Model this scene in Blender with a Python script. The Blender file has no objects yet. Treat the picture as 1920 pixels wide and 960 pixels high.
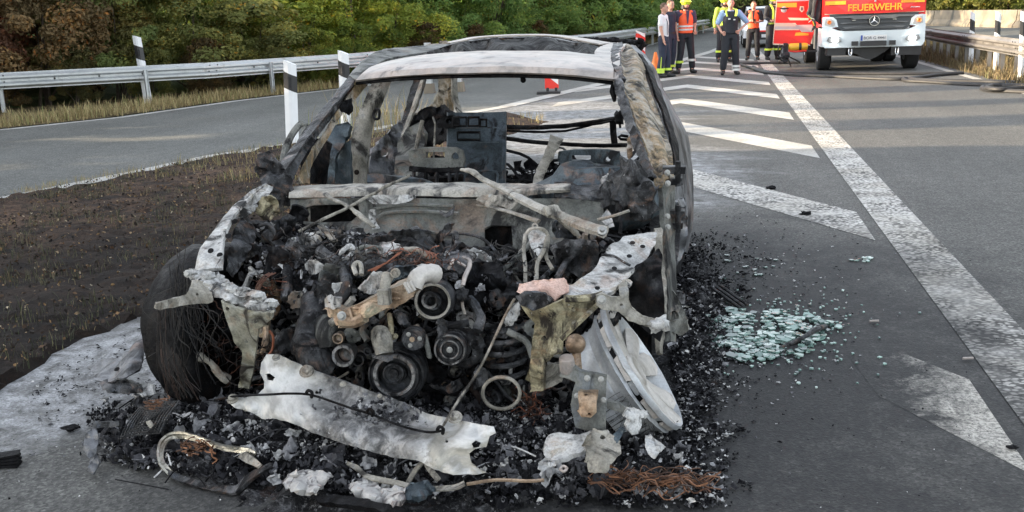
import bpy, bmesh, math, random
import numpy as np
from mathutils import Vector, Matrix, noise, geometry
R=math.radians
scene=bpy.context.scene
col=scene.collection
# ---------------------------------------------------------------- camera
F=1900.;CP=R(13.56);CYW=R(11.54);CRL=R(2.0);CH=1.55
_cp,_sp=math.cos(CP),math.sin(CP);_cy,_sy=math.cos(CYW),math.sin(CYW);_cr,_sr=math.cos(CRL),math.sin(CRL)
fw=Vector((-_sy*_cp,_cy*_cp,-_sp)); rt=Vector((_cy,_sy,0)); up=rt.cross(fw)
X=rt*_cr-up*_sr; Yc=rt*_sr+up*_cr
cam_d=bpy.data.cameras.new('camera'); cam=bpy.data.objects.new('camera',cam_d); col.objects.link(cam)
m=Matrix((X,Yc,-fw)).transposed().to_4x4(); m.translation=Vector((0,0,CH)); cam.matrix_world=m
cam_d.lens=36*F/1920; cam_d.sensor_width=36; cam_d.clip_end=2000; cam_d.clip_start=.05
scene.camera=cam
# ---------------------------------------------------------------- light
SUN_EL=R(15); SUN_DIR=Vector((-.98,-.17,0)).normalized()   # towards the sun
w=bpy.data.worlds.new('World'); scene.world=w; w.use_nodes=True
nt=w.node_tree; nt.nodes.clear()
sky=nt.nodes.new('ShaderNodeTexSky'); sky.sky_type='NISHITA'; sky.sun_disc=False
sky.sun_elevation=SUN_EL; sky.sun_rotation=math.atan2(SUN_DIR.x,SUN_DIR.y); sky.altitude=100; sky.air_density=1; sky.dust_density=1.5
bg=nt.nodes.new('ShaderNodeBackground'); bg.inputs[1].default_value=.15
wo=nt.nodes.new('ShaderNodeOutputWorld'); hs=nt.nodes.new('ShaderNodeHueSaturation'); hs.inputs['Saturation'].default_value=.34; nt.links.new(sky.outputs[0],hs.inputs['Color']); nt.links.new(hs.outputs[0],bg.inputs[0]); nt.links.new(bg.outputs[0],wo.inputs[0])
sd=bpy.data.lights.new('sun','SUN'); sd.energy=3.6; sd.angle=R(.6); sd.color=(1,.8,.55)
so=bpy.data.objects.new('sun',sd); col.objects.link(so)
dv=Vector((SUN_DIR.x*math.cos(SUN_EL),SUN_DIR.y*math.cos(SUN_EL),math.sin(SUN_EL)))
so.rotation_euler=dv.to_track_quat('Z','Y').to_euler()
scene.view_settings.view_transform='Standard'; scene.view_settings.look='None'
scene.view_settings.exposure=2.3; scene.view_settings.gamma=1
try: scene.cycles.max_bounces=6; scene.cycles.diffuse_bounces=3
except Exception: pass
# ---------------------------------------------------------------- pixel helpers (1920x960 photo pixel -> point in the place)
def ray(px,py):
    a0=(px-960)/F;b0=(py-480)/F
    a=a0*_cr-b0*_sr;b=b0*_cr+a0*_sr
    f=_cp-b*_sp; u=-_sp-b*_cp
    return Vector((f*-_sy+a*_cy, f*_cy+a*_sy, u))
O=Vector((0,0,CH))
def G(px,py,z=0.):
    r=ray(px,py); return O+r*((z-CH)/r.z)
def A(px,py,Y):
    r=ray(px,py); return O+r*(Y/r.y)
def PXM(Y): return F/Y          # rough pixels per metre at depth Y
# ---------------------------------------------------------------- objects
rng=random.Random(7)
def tag(o,label=None,cat=None,group=None,kind=None):
    if label: o['label']=label
    if cat: o['category']=cat
    if group: o['group']=group
    if kind: o['kind']=kind
    return o
OFF={}
def empty(name,loc,label=None,cat=None,group=None,rz=0.):
    o=bpy.data.objects.new(name,None); col.objects.link(o); o.location=loc; o.rotation_euler=(0,0,rz); o.empty_display_size=.1
    if rz==0.: OFF[o]=Vector(loc)
    return tag(o,label,cat,group)
class MB:
    def __init__(s): s.v=[];s.f=[];s.t=[]
    def add(s,vs,fs,tone=None):
        n=len(s.v); s.v+= [Vector(v) for v in vs]; s.f+=[tuple(i+n for i in f) for f in fs]
        s.t+= [rng.random() if tone is None else tone]*len(fs); return s
    def box(s,c,sz,rot=None,tone=None,taper=1.):
        c=Vector(c); M=rot if rot else Matrix.Identity(3)
        vs=[]
        for z in(-.5,.5):
            k=taper if z>0 else 1.
            for x,y in((-.5,-.5),(.5,-.5),(.5,.5),(-.5,.5)): vs.append(c+M@Vector((x*sz[0]*k,y*sz[1]*k,z*sz[2])))
        return s.add(vs,[(3,2,1,0),(4,5,6,7),(0,1,5,4),(1,2,6,5),(2,3,7,6),(3,0,4,7)],tone)
    def tube(s,pts,r,n=8,tone=None,cap=True,flat=1.,smooth=0):
        pts=[Vector(p) for p in pts]
        if smooth: pts=catmull(pts,smooth)
        k=len(pts); rs=r if isinstance(r,(list,tuple)) else [r]*k
        if len(rs)!=k: rs=[rs[min(len(rs)-1,int(i*(len(rs)-1)/max(1,k-1)+.5))] for i in range(k)]
        vs=[];fs=[];u=None
        for i,p in enumerate(pts):
            d=(pts[min(i+1,k-1)]-pts[max(i-1,0)])
            d=d.normalized() if d.length>1e-9 else Vector((0,0,1))
            if u is None:
                u=d.cross(Vector((0,0,1)))
                if u.length<.1: u=d.cross(Vector((0,1,0)))
            u=(u-d*u.dot(d)); u=u.normalized() if u.length>1e-6 else d.orthogonal().normalized()
            v=d.cross(u)
            for j in range(n):
                a=2*math.pi*(j+.5)/n; vs.append(p+(u*math.cos(a)+v*math.sin(a)*flat)*rs[i])
        for i in range(k-1):
            for j in range(n): fs.append((i*n+j,i*n+(j+1)%n,(i+1)*n+(j+1)%n,(i+1)*n+j))
        if cap: fs.append(tuple(range(n))[::-1]); fs.append(tuple((k-1)*n+j for j in range(n)))
        return s.add(vs,fs,tone)
    def lathe(s,o,ax,prof,n=24,tone=None,arc=None):
        o=Vector(o);ax=Vector(ax).normalized();u=ax.orthogonal().normalized();v=ax.cross(u)
        vs=[];fs=[];k=len(prof)
        for r,h in prof:
            for j in range(n):
                a=2*math.pi*j/n; vs.append(o+ax*h+(u*math.cos(a)+v*math.sin(a))*max(r,1e-4))
        for i in range(k-1):
            for j in range(n): fs.append((i*n+j,i*n+(j+1)%n,(i+1)*n+(j+1)%n,(i+1)*n+j))
        return s.add(vs,fs,tone)
    def ball(s,c,r,n=8,sc=(1,1,1),rot=None,tone=None,nz=0.):
        c=Vector(c);M=rot if rot else Matrix.Identity(3);vs=[];fs=[];sd=rng.random()*50
        for i in range(n+1):
            th=math.pi*i/n
            for j in range(2*n):
                ph=math.pi*j/n
                d=Vector((math.sin(th)*math.cos(ph),math.sin(th)*math.sin(ph),math.cos(th)))
                k=1+nz*noise.noise(d*2.2+Vector((sd,sd,sd)))
                vs.append(c+M@Vector((d.x*sc[0],d.y*sc[1],d.z*sc[2]))*r*k)
        for i in range(n):
            for j in range(2*n): fs.append((i*2*n+j,(i+1)*2*n+j,(i+1)*2*n+(j+1)%(2*n),i*2*n+(j+1)%(2*n)))
        return s.add(vs,fs,tone)
    def build(s,name,mat,parent=None,smooth=True,rough=0.,rs=9.,ang=None,off=None):
        me=bpy.data.meshes.new(name)
        o0=off if off is not None else (OFF.get(parent,Vector()) if parent else Vector())
        V=[v-o0 for v in s.v]
        if rough:
            V=[v+Vector(noise.noise_vector(v*rs))*rough for v in V]
        me.from_pydata([tuple(v) for v in V],[],s.f); me.validate()
        if len(me.polygons)==len(s.t):
            at=me.attributes.new('tone','FLOAT','FACE'); at.data.foreach_set('value',s.t)
        if smooth: me.polygons.foreach_set('use_smooth',[True]*len(me.polygons)); 
        me.materials.append(mat)
        o=bpy.data.objects.new(name,me); col.objects.link(o)
        if parent: o.parent=parent; OFF[o]=o0
        if ang is None and smooth and len(me.polygons)<60000 and name not in('burnt_tyre','ash_bed'): ang=38
        if ang: 
            bpy_ang(o,ang)
        return o
def bpy_ang(o,deg):
    me=o.data; bm=bmesh.new(); bm.from_mesh(me); c=R(deg)
    for e in bm.edges:
        if len(e.link_faces)==2 and e.calc_face_angle(0)>c: e.smooth=False
    bm.to_mesh(me); bm.free()
def catmull(p,n):
    if len(p)<3: return [p[0].lerp(p[-1],i/n) for i in range(n+1)]
    q=[p[0]*2-p[1]]+p+[p[-1]*2-p[-2]]; out=[]
    for i in range(1,len(q)-2):
        for j in range(n):
            t=j/n;a,b,c,d=q[i-1:i+3]
            out.append(.5*((2*b)+(c-a)*t+(2*a-5*b+4*c-d)*t*t+(3*b-a-3*c+d)*t**3))
    out.append(p[-1]); return out
def resample(pts,n):
    L=[0]
    for a,b in zip(pts,pts[1:]): L.append(L[-1]+(b-a).length)
    out=[]
    for i in range(n):
        t=L[-1]*i/(n-1)
        k=max(0,min(len(pts)-2,next((j for j in range(1,len(L)) if L[j]>=t-1e-9),len(L)-1)-1))
        d=L[k+1]-L[k]; out.append(pts[k].lerp(pts[k+1],(t-L[k])/d if d>0 else 0))
    return out
def shell(vs,fs,thick,mb,tone=None):
    """give an open sheet (verts, faces) a real thickness and add it to mb"""
    n=len(vs); nm=[Vector() for _ in vs]
    for f in fs:
        a,b,c=vs[f[0]],vs[f[1]],vs[f[2]]; k=(b-a).cross(c-a)
        for i in f: nm[i]+=k
    nm=[k.normalized() if k.length>0 else Vector((0,0,1)) for k in nm]
    ed={}
    for f in fs:
        for i in range(len(f)):
            e=(f[i],f[(i+1)%len(f)]); ed[e]=ed.get(e,0)+1
    out=[tuple(f) for f in fs]+[tuple(i+n for i in f[::-1]) for f in fs]
    for (a,b) in ed:
        if (b,a) not in ed: out.append((b,a,a+n,b+n))
    mb.add([v+k*thick*.5 for v,k in zip(vs,nm)]+[v-k*thick*.5 for v,k in zip(vs,nm)],out,tone)
def fnoise(p,oct=4):
    return noise.fractal(p,1.,2.,oct)
def loft(rows,thick=.004,nu=24,nv=None,amp=.004,fs_=8.,holes=0.,edge=.0,mb=None,seed=0.,bulge=None):
    """rows: polylines of points, a smooth sheet is drawn through them; crumpled by amp"""
    mb=mb or MB(); rows=[resample(catmull([Vector(p) for p in r],6) if len(r)>2 else [Vector(p) for p in r],nu) for r in rows]
    nv=nv or max(4,6*(len(rows)-1)); cols=[]
    for i in range(nu):
        c=[r[i] for r in rows]; cols.append(resample(catmull(c,6) if len(c)>2 else c,nv))
    vs=[];fs=[]
    S=Vector((seed,seed*1.7,0))
    for i in range(nu):
        for j in range(nv):
            p=cols[i][j]
            a=cols[min(i+1,nu-1)][j]-cols[max(i-1,0)][j]; b=cols[i][min(j+1,nv-1)]-cols[i][max(j-1,0)]
            n=a.cross(b); n=n.normalized() if n.length>0 else Vector((0,0,1))
            d=fnoise(p*fs_+S)*amp + (bulge(j/(nv-1),i/(nu-1)) if bulge else 0)
            q=p+n*d
            if edge and (i in(0,nu-1) or j in(0,nv-1)): q=q+Vector(noise.noise_vector(p*25+S))*edge
            vs.append(q)
    for i in range(nu-1):
        for j in range(nv-1):
            if holes and 0<i<nu-2 and 0<j<nv-2 and noise.noise(cols[i][j]*17+S)>1-holes: continue
            fs.append((i*nv+j,(i+1)*nv+j,(i+1)*nv+j+1,i*nv+j+1))
    shell(vs,fs,thick,mb); return mb
def pinp(x,y,P):
    c=False;j=len(P)-1
    for i in range(len(P)):
        if (P[i][1]>y)!=(P[j][1]>y) and x<(P[j][0]-P[i][0])*(y-P[i][1])/(P[j][1]-P[i][1])+P[i][0]: c=not c
        j=i
    return c
def plate(out,sp=8.,thick=.004,amp=.006,fs_=9.,holes=(),seed=0.,mb=None,jag=0.,rnd=0):
    """plate traced as an outline of (px,py,Y): each vertex at its own real depth, interior interpolated, crumpled, thickened"""
    mb=mb or MB(); P=[]
    r=random.Random(int(seed*100)+len(out))
    for i,a in enumerate(out):
        b=out[(i+1)%len(out)]; L=math.hypot(b[0]-a[0],b[1]-a[1]); n=max(1,int(L/sp))
        for k in range(n):
            t=k/n; j=jag if k else jag*.3
            P.append((a[0]+(b[0]-a[0])*t+r.uniform(-j,j),a[1]+(b[1]-a[1])*t+r.uniform(-j,j)))
    A3=np.array([(a[0],a[1],1) for a in out],float); yy=np.array([a[2] for a in out],float)
    def Yat(x,y):
        d=(A3[:,0]-x)**2+(A3[:,1]-y)**2+4; w=1/d**1.5; return float((w*yy).sum()/w.sum())
    H=[]
    for h in holes:
        if len(h)==3 and not isinstance(h[0],(tuple,list)): H.append([(h[0]+h[2]*math.cos(a)*(1+.15*math.sin(3*a)),h[1]+h[2]*math.sin(a)) for a in [2*math.pi*k/9 for k in range(9)]])
        else: H.append([tuple(q[:2]) for q in h])
    pts=[Vector(p) for p in P]; ed=[(i,(i+1)%len(P)) for i in range(len(P))]
    for h in H:
        n=len(pts); pts+=[Vector(q) for q in h]; ed+=[(n+i,n+(i+1)%len(h)) for i in range(len(h))]
    x0=min(p[0] for p in P);x1=max(p[0] for p in P);y0=min(p[1] for p in P);y1=max(p[1] for p in P)
    y=y0+sp*.5;k=0
    while y<y1:
        x=x0+sp*(.5 if k%2 else 1.)
        while x<x1:
            q=(x+r.uniform(-.2,.2)*sp,y+r.uniform(-.2,.2)*sp)
            if pinp(q[0],q[1],P) and not any(pinp(q[0],q[1],h) for h in H): pts.append(Vector(q))
            x+=sp
        y+=sp;k+=1
    v2,e2,f2,_,_,_=geometry.delaunay_2d_cdt(pts,ed,[],0,.01)
    S=Vector((seed,seed*1.3,seed*.7)); vs=[]
    for q in v2:
        p=A(q.x,q.y,Yat(q.x,q.y)); d=fnoise(p*fs_+S)*amp
        vs.append(p+(p-O).normalized()*d)
    fs=[]
    for f in f2:
        cx=sum(v2[i].x for i in f)/3;cy=sum(v2[i].y for i in f)/3
        if pinp(cx,cy,P) and not any(pinp(cx,cy,h) for h in H): fs.append(tuple(f))
    shell(vs,fs,thick,mb); return mb
def flake(mb,p,s,tone=None,n=3,flat=.5,nrm=None,asp=None):
    """one crumpled scrap of sheet or ash"""
    M=Matrix.Rotation(rng.uniform(0,6.28),3,'Z')@Matrix.Rotation(rng.gauss(0,flat),3,'X')@Matrix.Rotation(rng.gauss(0,flat),3,'Y')
    sx=s*rng.uniform(.6,1.3); sy=s*(asp if asp else rng.uniform(.3,1.)); b1=rng.uniform(-1,1);b2=rng.uniform(-1,1);ph=rng.random()*6
    vs=[];fs=[]
    for i in range(n+1):
        for j in range(n+1):
            u=i/n-.5;v=j/n-.5
            k=1-.5*max(0,abs(u)+abs(v)-.55)+rng.uniform(-.16,.16)
            z=b1*u*u+b2*v*v+.22*math.sin(7*u+ph)*math.cos(6*v+ph)+rng.uniform(-.09,.09)
            vs.append(p+M@Vector((u*sx*k,v*sy*k,z*s)))
    for i in range(n):
        for j in range(n): fs.append((i*(n+1)+j,(i+1)*(n+1)+j,(i+1)*(n+1)+j+1,i*(n+1)+j+1))
    mb.add(vs,fs,rng.random() if tone is None else tone)
def evalmesh(o):
    dg=bpy.context.evaluated_depsgraph_get(); me=bpy.data.meshes.new_from_object(o.evaluated_get(dg)); return me
# ---------------------------------------------------------------- materials
class NT:
    def __init__(s,name):
        s.m=bpy.data.materials.new(name); s.m.use_nodes=True; s.t=s.m.node_tree; s.t.nodes.clear()
        s.b=s.n('ShaderNodeBsdfPrincipled'); o=s.n('ShaderNodeOutputMaterial'); s.l(s.b.outputs[0],o.inputs[0]); s.out=o
    def n(s,t,**k):
        x=s.t.nodes.new(t)
        for a,b in k.items(): setattr(x,a,b)
        return x
    def l(s,a,b): s.t.links.new(a,b)
    def coord(s,world=False):
        if world: return s.n('ShaderNodeNewGeometry').outputs['Position']
        return s.n('ShaderNodeTexCoord').outputs['Object']
    def noise(s,vec,scale,det=6,rough=.6,dist=0.,sc=None):
        if sc:
            mp=s.n('ShaderNodeMapping'); mp.inputs['Scale'].default_value=sc; s.l(vec,mp.inputs[0]); vec=mp.outputs[0]
        x=s.n('ShaderNodeTexNoise'); x.inputs['Scale'].default_value=scale; x.inputs['Detail'].default_value=det; x.inputs['Roughness'].default_value=rough; x.inputs['Distortion'].default_value=dist
        s.l(vec,x.inputs['Vector']); return x.outputs['Fac']
    def ramp(s,fac,stops,interp='LINEAR'):
        x=s.n('ShaderNodeValToRGB'); r=x.color_ramp; r.interpolation=interp
        while len(r.elements)<len(stops): r.elements.new(.5)
        for e,(p,c) in zip(r.elements,stops): e.position=p; e.color=(c if len(c)==4 else tuple(c)+(1,)) if isinstance(c,(tuple,list)) else (c,c,c,1)
        s.l(fac,x.inputs[0]); return x.outputs[0]
    def mix(s,f,a,b,mode='MIX'):
        x=s.n('ShaderNodeMix',data_type='RGBA',blend_type=mode)
        for v,i in((f,0),(a,6),(b,7)):
            if hasattr(v,'is_output'): s.l(v,x.inputs[i])
            else: x.inputs[i].default_value=v if i==0 else (tuple(v)+(1,) if isinstance(v,(tuple,list)) else (v,v,v,1))
        return x.outputs[2]
    def math(s,op,a,b=0.,c=0.,clamp=False):
        x=s.n('ShaderNodeMath',operation=op,use_clamp=clamp)
        for v,i in((a,0),(b,1),(c,2)):
            if hasattr(v,'is_output'): s.l(v,x.inputs[i])
            else: x.inputs[i].default_value=v
        return x.outputs[0]
    def bump(s,h,st=.3,d=.01,prev=None):
        x=s.n('ShaderNodeBump'); x.inputs['Strength'].default_value=st; x.inputs['Distance'].default_value=d; s.l(h,x.inputs['Height'])
        if prev is not None: s.l(prev,x.inputs['Normal'])
        return x.outputs[0]
    def fin(s,colr,rough=.7,metal=0.,nrm=None,spec=.5):
        b=s.b
        for v,k in((colr,'Base Color'),(rough,'Roughness'),(metal,'Metallic'),(spec,'Specular IOR Level')):
            if hasattr(v,'is_output'): s.l(v,b.inputs[k])
            else: b.inputs[k].default_value=(tuple(v)+(1,) if isinstance(v,(tuple,list)) else v)
        if nrm is not None: s.l(nrm,b.inputs['Normal'])
        return s.m
def plain(name,c,rough=.5,metal=0.,spec=.5,var=.12,scale=6,bump=.0):
    t=NT(name); f=t.noise(t.coord(),scale); k=t.ramp(f,[(.3,tuple(x*(1-var) for x in c)),(.7,tuple(min(1,x*(1+var)) for x in c))])
    return t.fin(k,rough,metal,t.bump(t.noise(t.coord(),scale*12),bump,.004) if bump else None,spec)
def burnt(name,stops,scale=7.,soot=.5,sootc=(.012,.012,.014),rough=(.45,.9),metal=0.,bump=.5,sc=None,dist=.6,bs=60.,ash=None,spec=.3,tint=.28,mott=1.):
    """fire-worn metal: base patches by noise, soot over it, ash specks"""
    t=NT(name); c=t.coord(); f=t.noise(c,scale,8,.62,dist,sc); k=t.ramp(f,stops)
    f2=t.noise(c,scale*.9+.7,10,.66,1.1,(1,1,.6)); a=.72-.44*soot
    ox=t.noise(c,scale*.8,8,.68,1.); k=t.mix(t.math('MULTIPLY',t.ramp(ox,[(.54,0.),(.62,1.)]),tint),k,(.26,.12,.05),'MIX'); k=t.mix(t.math('MULTIPLY',t.ramp(ox,[(.34,1.),(.42,0.)]),tint),k,(.16,.19,.24))
    sm=t.ramp(f2,[(a-.06,0.),(a+.04,1.)]); k=t.mix(sm,k,sootc)
    fine=t.noise(c,bs*2.2,4,.7); k=t.mix(.45*mott,k,t.ramp(fine,[(.34,.25),(.5,.9),(.66,1.25)]),'MULTIPLY')
    st=t.noise(c,scale*3.3,10,.78,1.2); k=t.mix(.28*mott,k,t.ramp(st,[(.38,.2),(.5,.9),(.6,1.15)]),'MULTIPLY')
    if ash: 
        f3=t.noise(c,scale*6,6,.75,.3); k=t.mix(t.ramp(f3,[(ash,0.),(ash+.07,1.)]),k,(.52,.52,.53))
    rr=t.ramp(f2,[(.3,rough[0]),(.7,rough[1])])
    nb=t.bump(t.noise(c,bs,8,.7),bump,.005,t.bump(t.noise(c,scale*3,6,.7),bump*.7,.01))
    return t.fin(k,rr,metal,nb,spec)
def toned(name,stops,rough=.8,bump=.3,scale=30.,metal=0.,spec=.5,var=(.6,1.25)):
    """colour picked per scrap by the face attribute tone"""
    t=NT(name); a=t.n('ShaderNodeAttribute',attribute_name='tone'); k=t.ramp(a.outputs['Fac'],stops)
    n=t.noise(t.coord(),scale,6,.7,.4); k=t.mix(1.,k,t.ramp(n,[(.3,var[0]),(.7,var[1])]),'MULTIPLY')
    return t.fin(k,rough,metal,t.bump(n,bump,.004),spec)
W=lambda g,b=1.0:(g,g,g*b)
M={}
M['ash']=burnt('burnt_metal_ash_white',[(.28,(.08,.08,.08)),(.42,(.3,.3,.29)),(.56,(.5,.5,.49)),(.66,(.33,.3,.25)),(.76,(.18,.17,.15))],9,.36,(.03,.03,.03),ash=.64)
M['roofm']=burnt('burnt_roof_metal',[(.3,(.2,.185,.17)),(.43,(.34,.31,.29)),(.54,(.43,.37,.33)),(.62,(.27,.25,.23)),(.74,(.38,.35,.33))],4,.2,(.09,.085,.085),(.3,.5),.35,.14,(1,1,1),.6,35,mott=.35,tint=.12)
M['rustash']=burnt('burnt_pillar_rust',[(.3,(.05,.04,.03)),(.4,(.22,.18,.12)),(.47,(.36,.33,.28)),(.54,(.3,.22,.13)),(.61,(.11,.09,.055)),(.7,(.38,.37,.34))],7,.34,(.018,.017,.015),ash=.64,sc=(1.6,1.2,.5))
M['tan']=burnt('scorched_tan_metal',[(.3,(.08,.075,.06)),(.48,(.25,.235,.2)),(.64,(.38,.36,.32)),(.74,(.16,.15,.13))],6,.34,(.03,.028,.025),ash=.66)
M['yell']=burnt('scorched_primer_metal',[(.28,(.06,.045,.025)),(.42,(.22,.19,.11)),(.52,(.33,.3,.2)),(.6,(.12,.1,.06)),(.7,(.38,.37,.33))],8,.4,(.025,.02,.015),ash=.66,tint=.4)
M['greyp']=burnt('scorched_grey_panel',[(.3,(.05,.05,.045)),(.5,(.13,.135,.125)),(.66,(.22,.22,.2)),(.8,(.1,.1,.1))],5,.35,(.02,.02,.02))
M['beam']=burnt('cowl_beam_ash',[(.25,(.1,.1,.09)),(.42,(.27,.26,.23)),(.58,(.42,.4,.36)),(.7,(.2,.19,.17))],6,.36,(.05,.05,.05),sc=(.35,1,1),ash=.66)
M['slate']=burnt('scorched_blue_steel',[(.3,(.03,.04,.045)),(.5,(.065,.085,.1)),(.7,(.1,.13,.15))],6,.35,(.012,.013,.015),(.35,.6),.4)
M['char']=burnt('charred_black',[(.3,(.002,.002,.0025)),(.5,(.008,.008,.009)),(.64,(.022,.022,.024)),(.74,(.07,.07,.07))],9,.4,(.0015,.0015,.002),(.4,.85),0,.9,spec=.12,tint=.06)
M['charm']=burnt('sooty_metal',[(.3,(.014,.014,.015)),(.5,(.05,.052,.055)),(.62,(.13,.13,.135)),(.72,(.36,.36,.37))],10,.4,(.006,.006,.007),(.3,.7),.25,.9,ash=.64)
M['sidep']=burnt('burnt_side_panel',[(.3,(.05,.05,.055)),(.5,(.14,.145,.155)),(.68,(.24,.245,.255))],4,.34,(.02,.02,.022),(.3,.6),.3,.3)
M['yellgrey']=burnt('scorched_grey_green_bracket',[(.3,(.09,.08,.06)),(.44,(.27,.26,.2)),(.56,(.36,.355,.3)),(.66,(.2,.185,.12)),(.76,(.42,.42,.38))],7,.28,(.04,.035,.03),(.35,.6),.2,.3,ash=.68)
M['copper']=burnt('heat_tinted_steel',[(.28,(.07,.05,.035)),(.42,(.26,.18,.12)),(.54,(.36,.27,.19)),(.64,(.17,.16,.11)),(.76,(.3,.31,.27))],9,.28,(.03,.025,.02),(.3,.55),.45,.35)
M['pink']=burnt('pink_scaled_plate',[(.3,(.42,.27,.22)),(.5,(.62,.44,.37)),(.68,(.6,.52,.47)),(.8,(.3,.27,.26))],8,.15,(.08,.07,.07),ash=.66)
M['plate']=burnt('white_scorched_plate',[(.25,(.1,.1,.095)),(.4,(.3,.29,.27)),(.5,(.6,.6,.58)),(.66,(.66,.66,.64)),(.76,(.34,.31,.22))],5,.22,(.1,.1,.1),(.3,.6),.3,.35,ash=.68)
M['alloy']=burnt('ash_white_alloy',[(.3,(.22,.2,.17)),(.46,(.4,.38,.35)),(.6,(.5,.47,.44)),(.74,(.3,.25,.2))],6,.1,(.2,.18,.16),(.35,.6),.15,.12,bs=40,tint=.08,mott=.45)
M['barrel']=burnt('alloy_barrel',[(.3,(.22,.23,.24)),(.5,(.4,.42,.44)),(.62,(.48,.5,.51)),(.75,(.27,.26,.25))],5,.08,(.16,.16,.16),(.25,.5),.3,.1,tint=.08,mott=.45)
M['tyre']=burnt('burnt_tyre_cord',[(.3,(.003,.003,.0035)),(.5,(.008,.008,.009)),(.66,(.02,.018,.016)),(.8,(.05,.04,.03))],14,.25,(.003,.003,.003),(.35,.8),0,.9,sc=(1,1,.25),spec=.15,tint=.03)
M['wire']=toned('wire_copper',[(0,(.006,.006,.007)),(.5,(.02,.017,.015)),(.8,(.06,.03,.02)),(1,(.24,.08,.04))],.6,.2)
M['copperwire']=toned('bare_copper_wire',[(0,(.025,.016,.012)),(.5,(.09,.042,.024)),(1,(.26,.12,.06))],.5,.2)
M['debris']=toned('ash_and_char_scraps',[(0,(.003,.003,.004)),(.42,(.012,.012,.014)),(.64,(.05,.05,.055)),(.8,(.17,.17,.18)),(.9,(.4,.4,.4)),(1,(.64,.63,.61))],.75,.5,60,spec=.1,var=(.45,1.4))
M['darkdebris']=toned('charred_scraps',[(0,(.003,.003,.004)),(.6,(.012,.012,.014)),(.85,(.05,.052,.056)),(.95,(.2,.2,.21)),(1,(.5,.5,.49))],.7,.5,40,spec=.1)
M['bolt']=plain('bolt_head_metal',(.28,.28,.27),.4,.6)
M['hub']=burnt('sooty_pulley_metal',[(.3,(.015,.015,.017)),(.5,(.045,.047,.05)),(.68,(.1,.1,.105))],16,.4,(.008,.008,.009),(.35,.7),.4,.5,tint=.15,ash=.68)
M['hubring']=burnt('worn_pulley_rim',[(.3,(.05,.05,.05)),(.5,(.17,.17,.17)),(.68,(.26,.25,.24))],18,.38,(.015,.015,.016),(.35,.7),.5,.4,tint=.3)
M['blackrub']=plain('black_rubber',(.015,.015,.016),.7,var=.3,scale=14,bump=.2)
M['white']=plain('white_plastic',(.72,.73,.74),.45,var=.06)
M['blackp']=plain('black_plastic',(.02,.02,.022),.4)
M['galv']=None
M["polish"]=burnt("heat_coloured_chrome",[(.25,(.12,.11,.09)),(.42,(.42,.4,.34)),(.55,(.55,.53,.46)),(.68,(.25,.22,.3)),(.8,(.5,.36,.28))],5,.2,(.03,.03,.03),(.18,.45),.8,.3)
def galv():
    t=NT('galvanised_steel'); c=t.coord(True); k=t.ramp(t.noise(c,3.,6,.6,0,(1,1,3)),[(.3,(.42,.44,.45)),(.55,(.56,.58,.59)),(.75,(.48,.49,.48))])
    k=t.mix(.25,k,t.ramp(t.noise(c,40,5,.7),[(.3,.5),(.7,1.)]),'MULTIPLY')
    k=t.mix(t.ramp(t.noise(c,2.,6,.6,0,(4,4,.6)),[(.58,0.),(.72,.5)]),k,(.2,.19,.16))
    return t.fin(k,.42,.55,t.bump(t.noise(c,60),.08,.004))
M['galv']=galv(); M['galvshade']=plain('shade_darkened_rail_steel',(.2,.19,.18),.5,.5,var=.3,scale=3,bump=.1)  # right rail steel darkened in colour, standing in for its shaded faces
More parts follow.
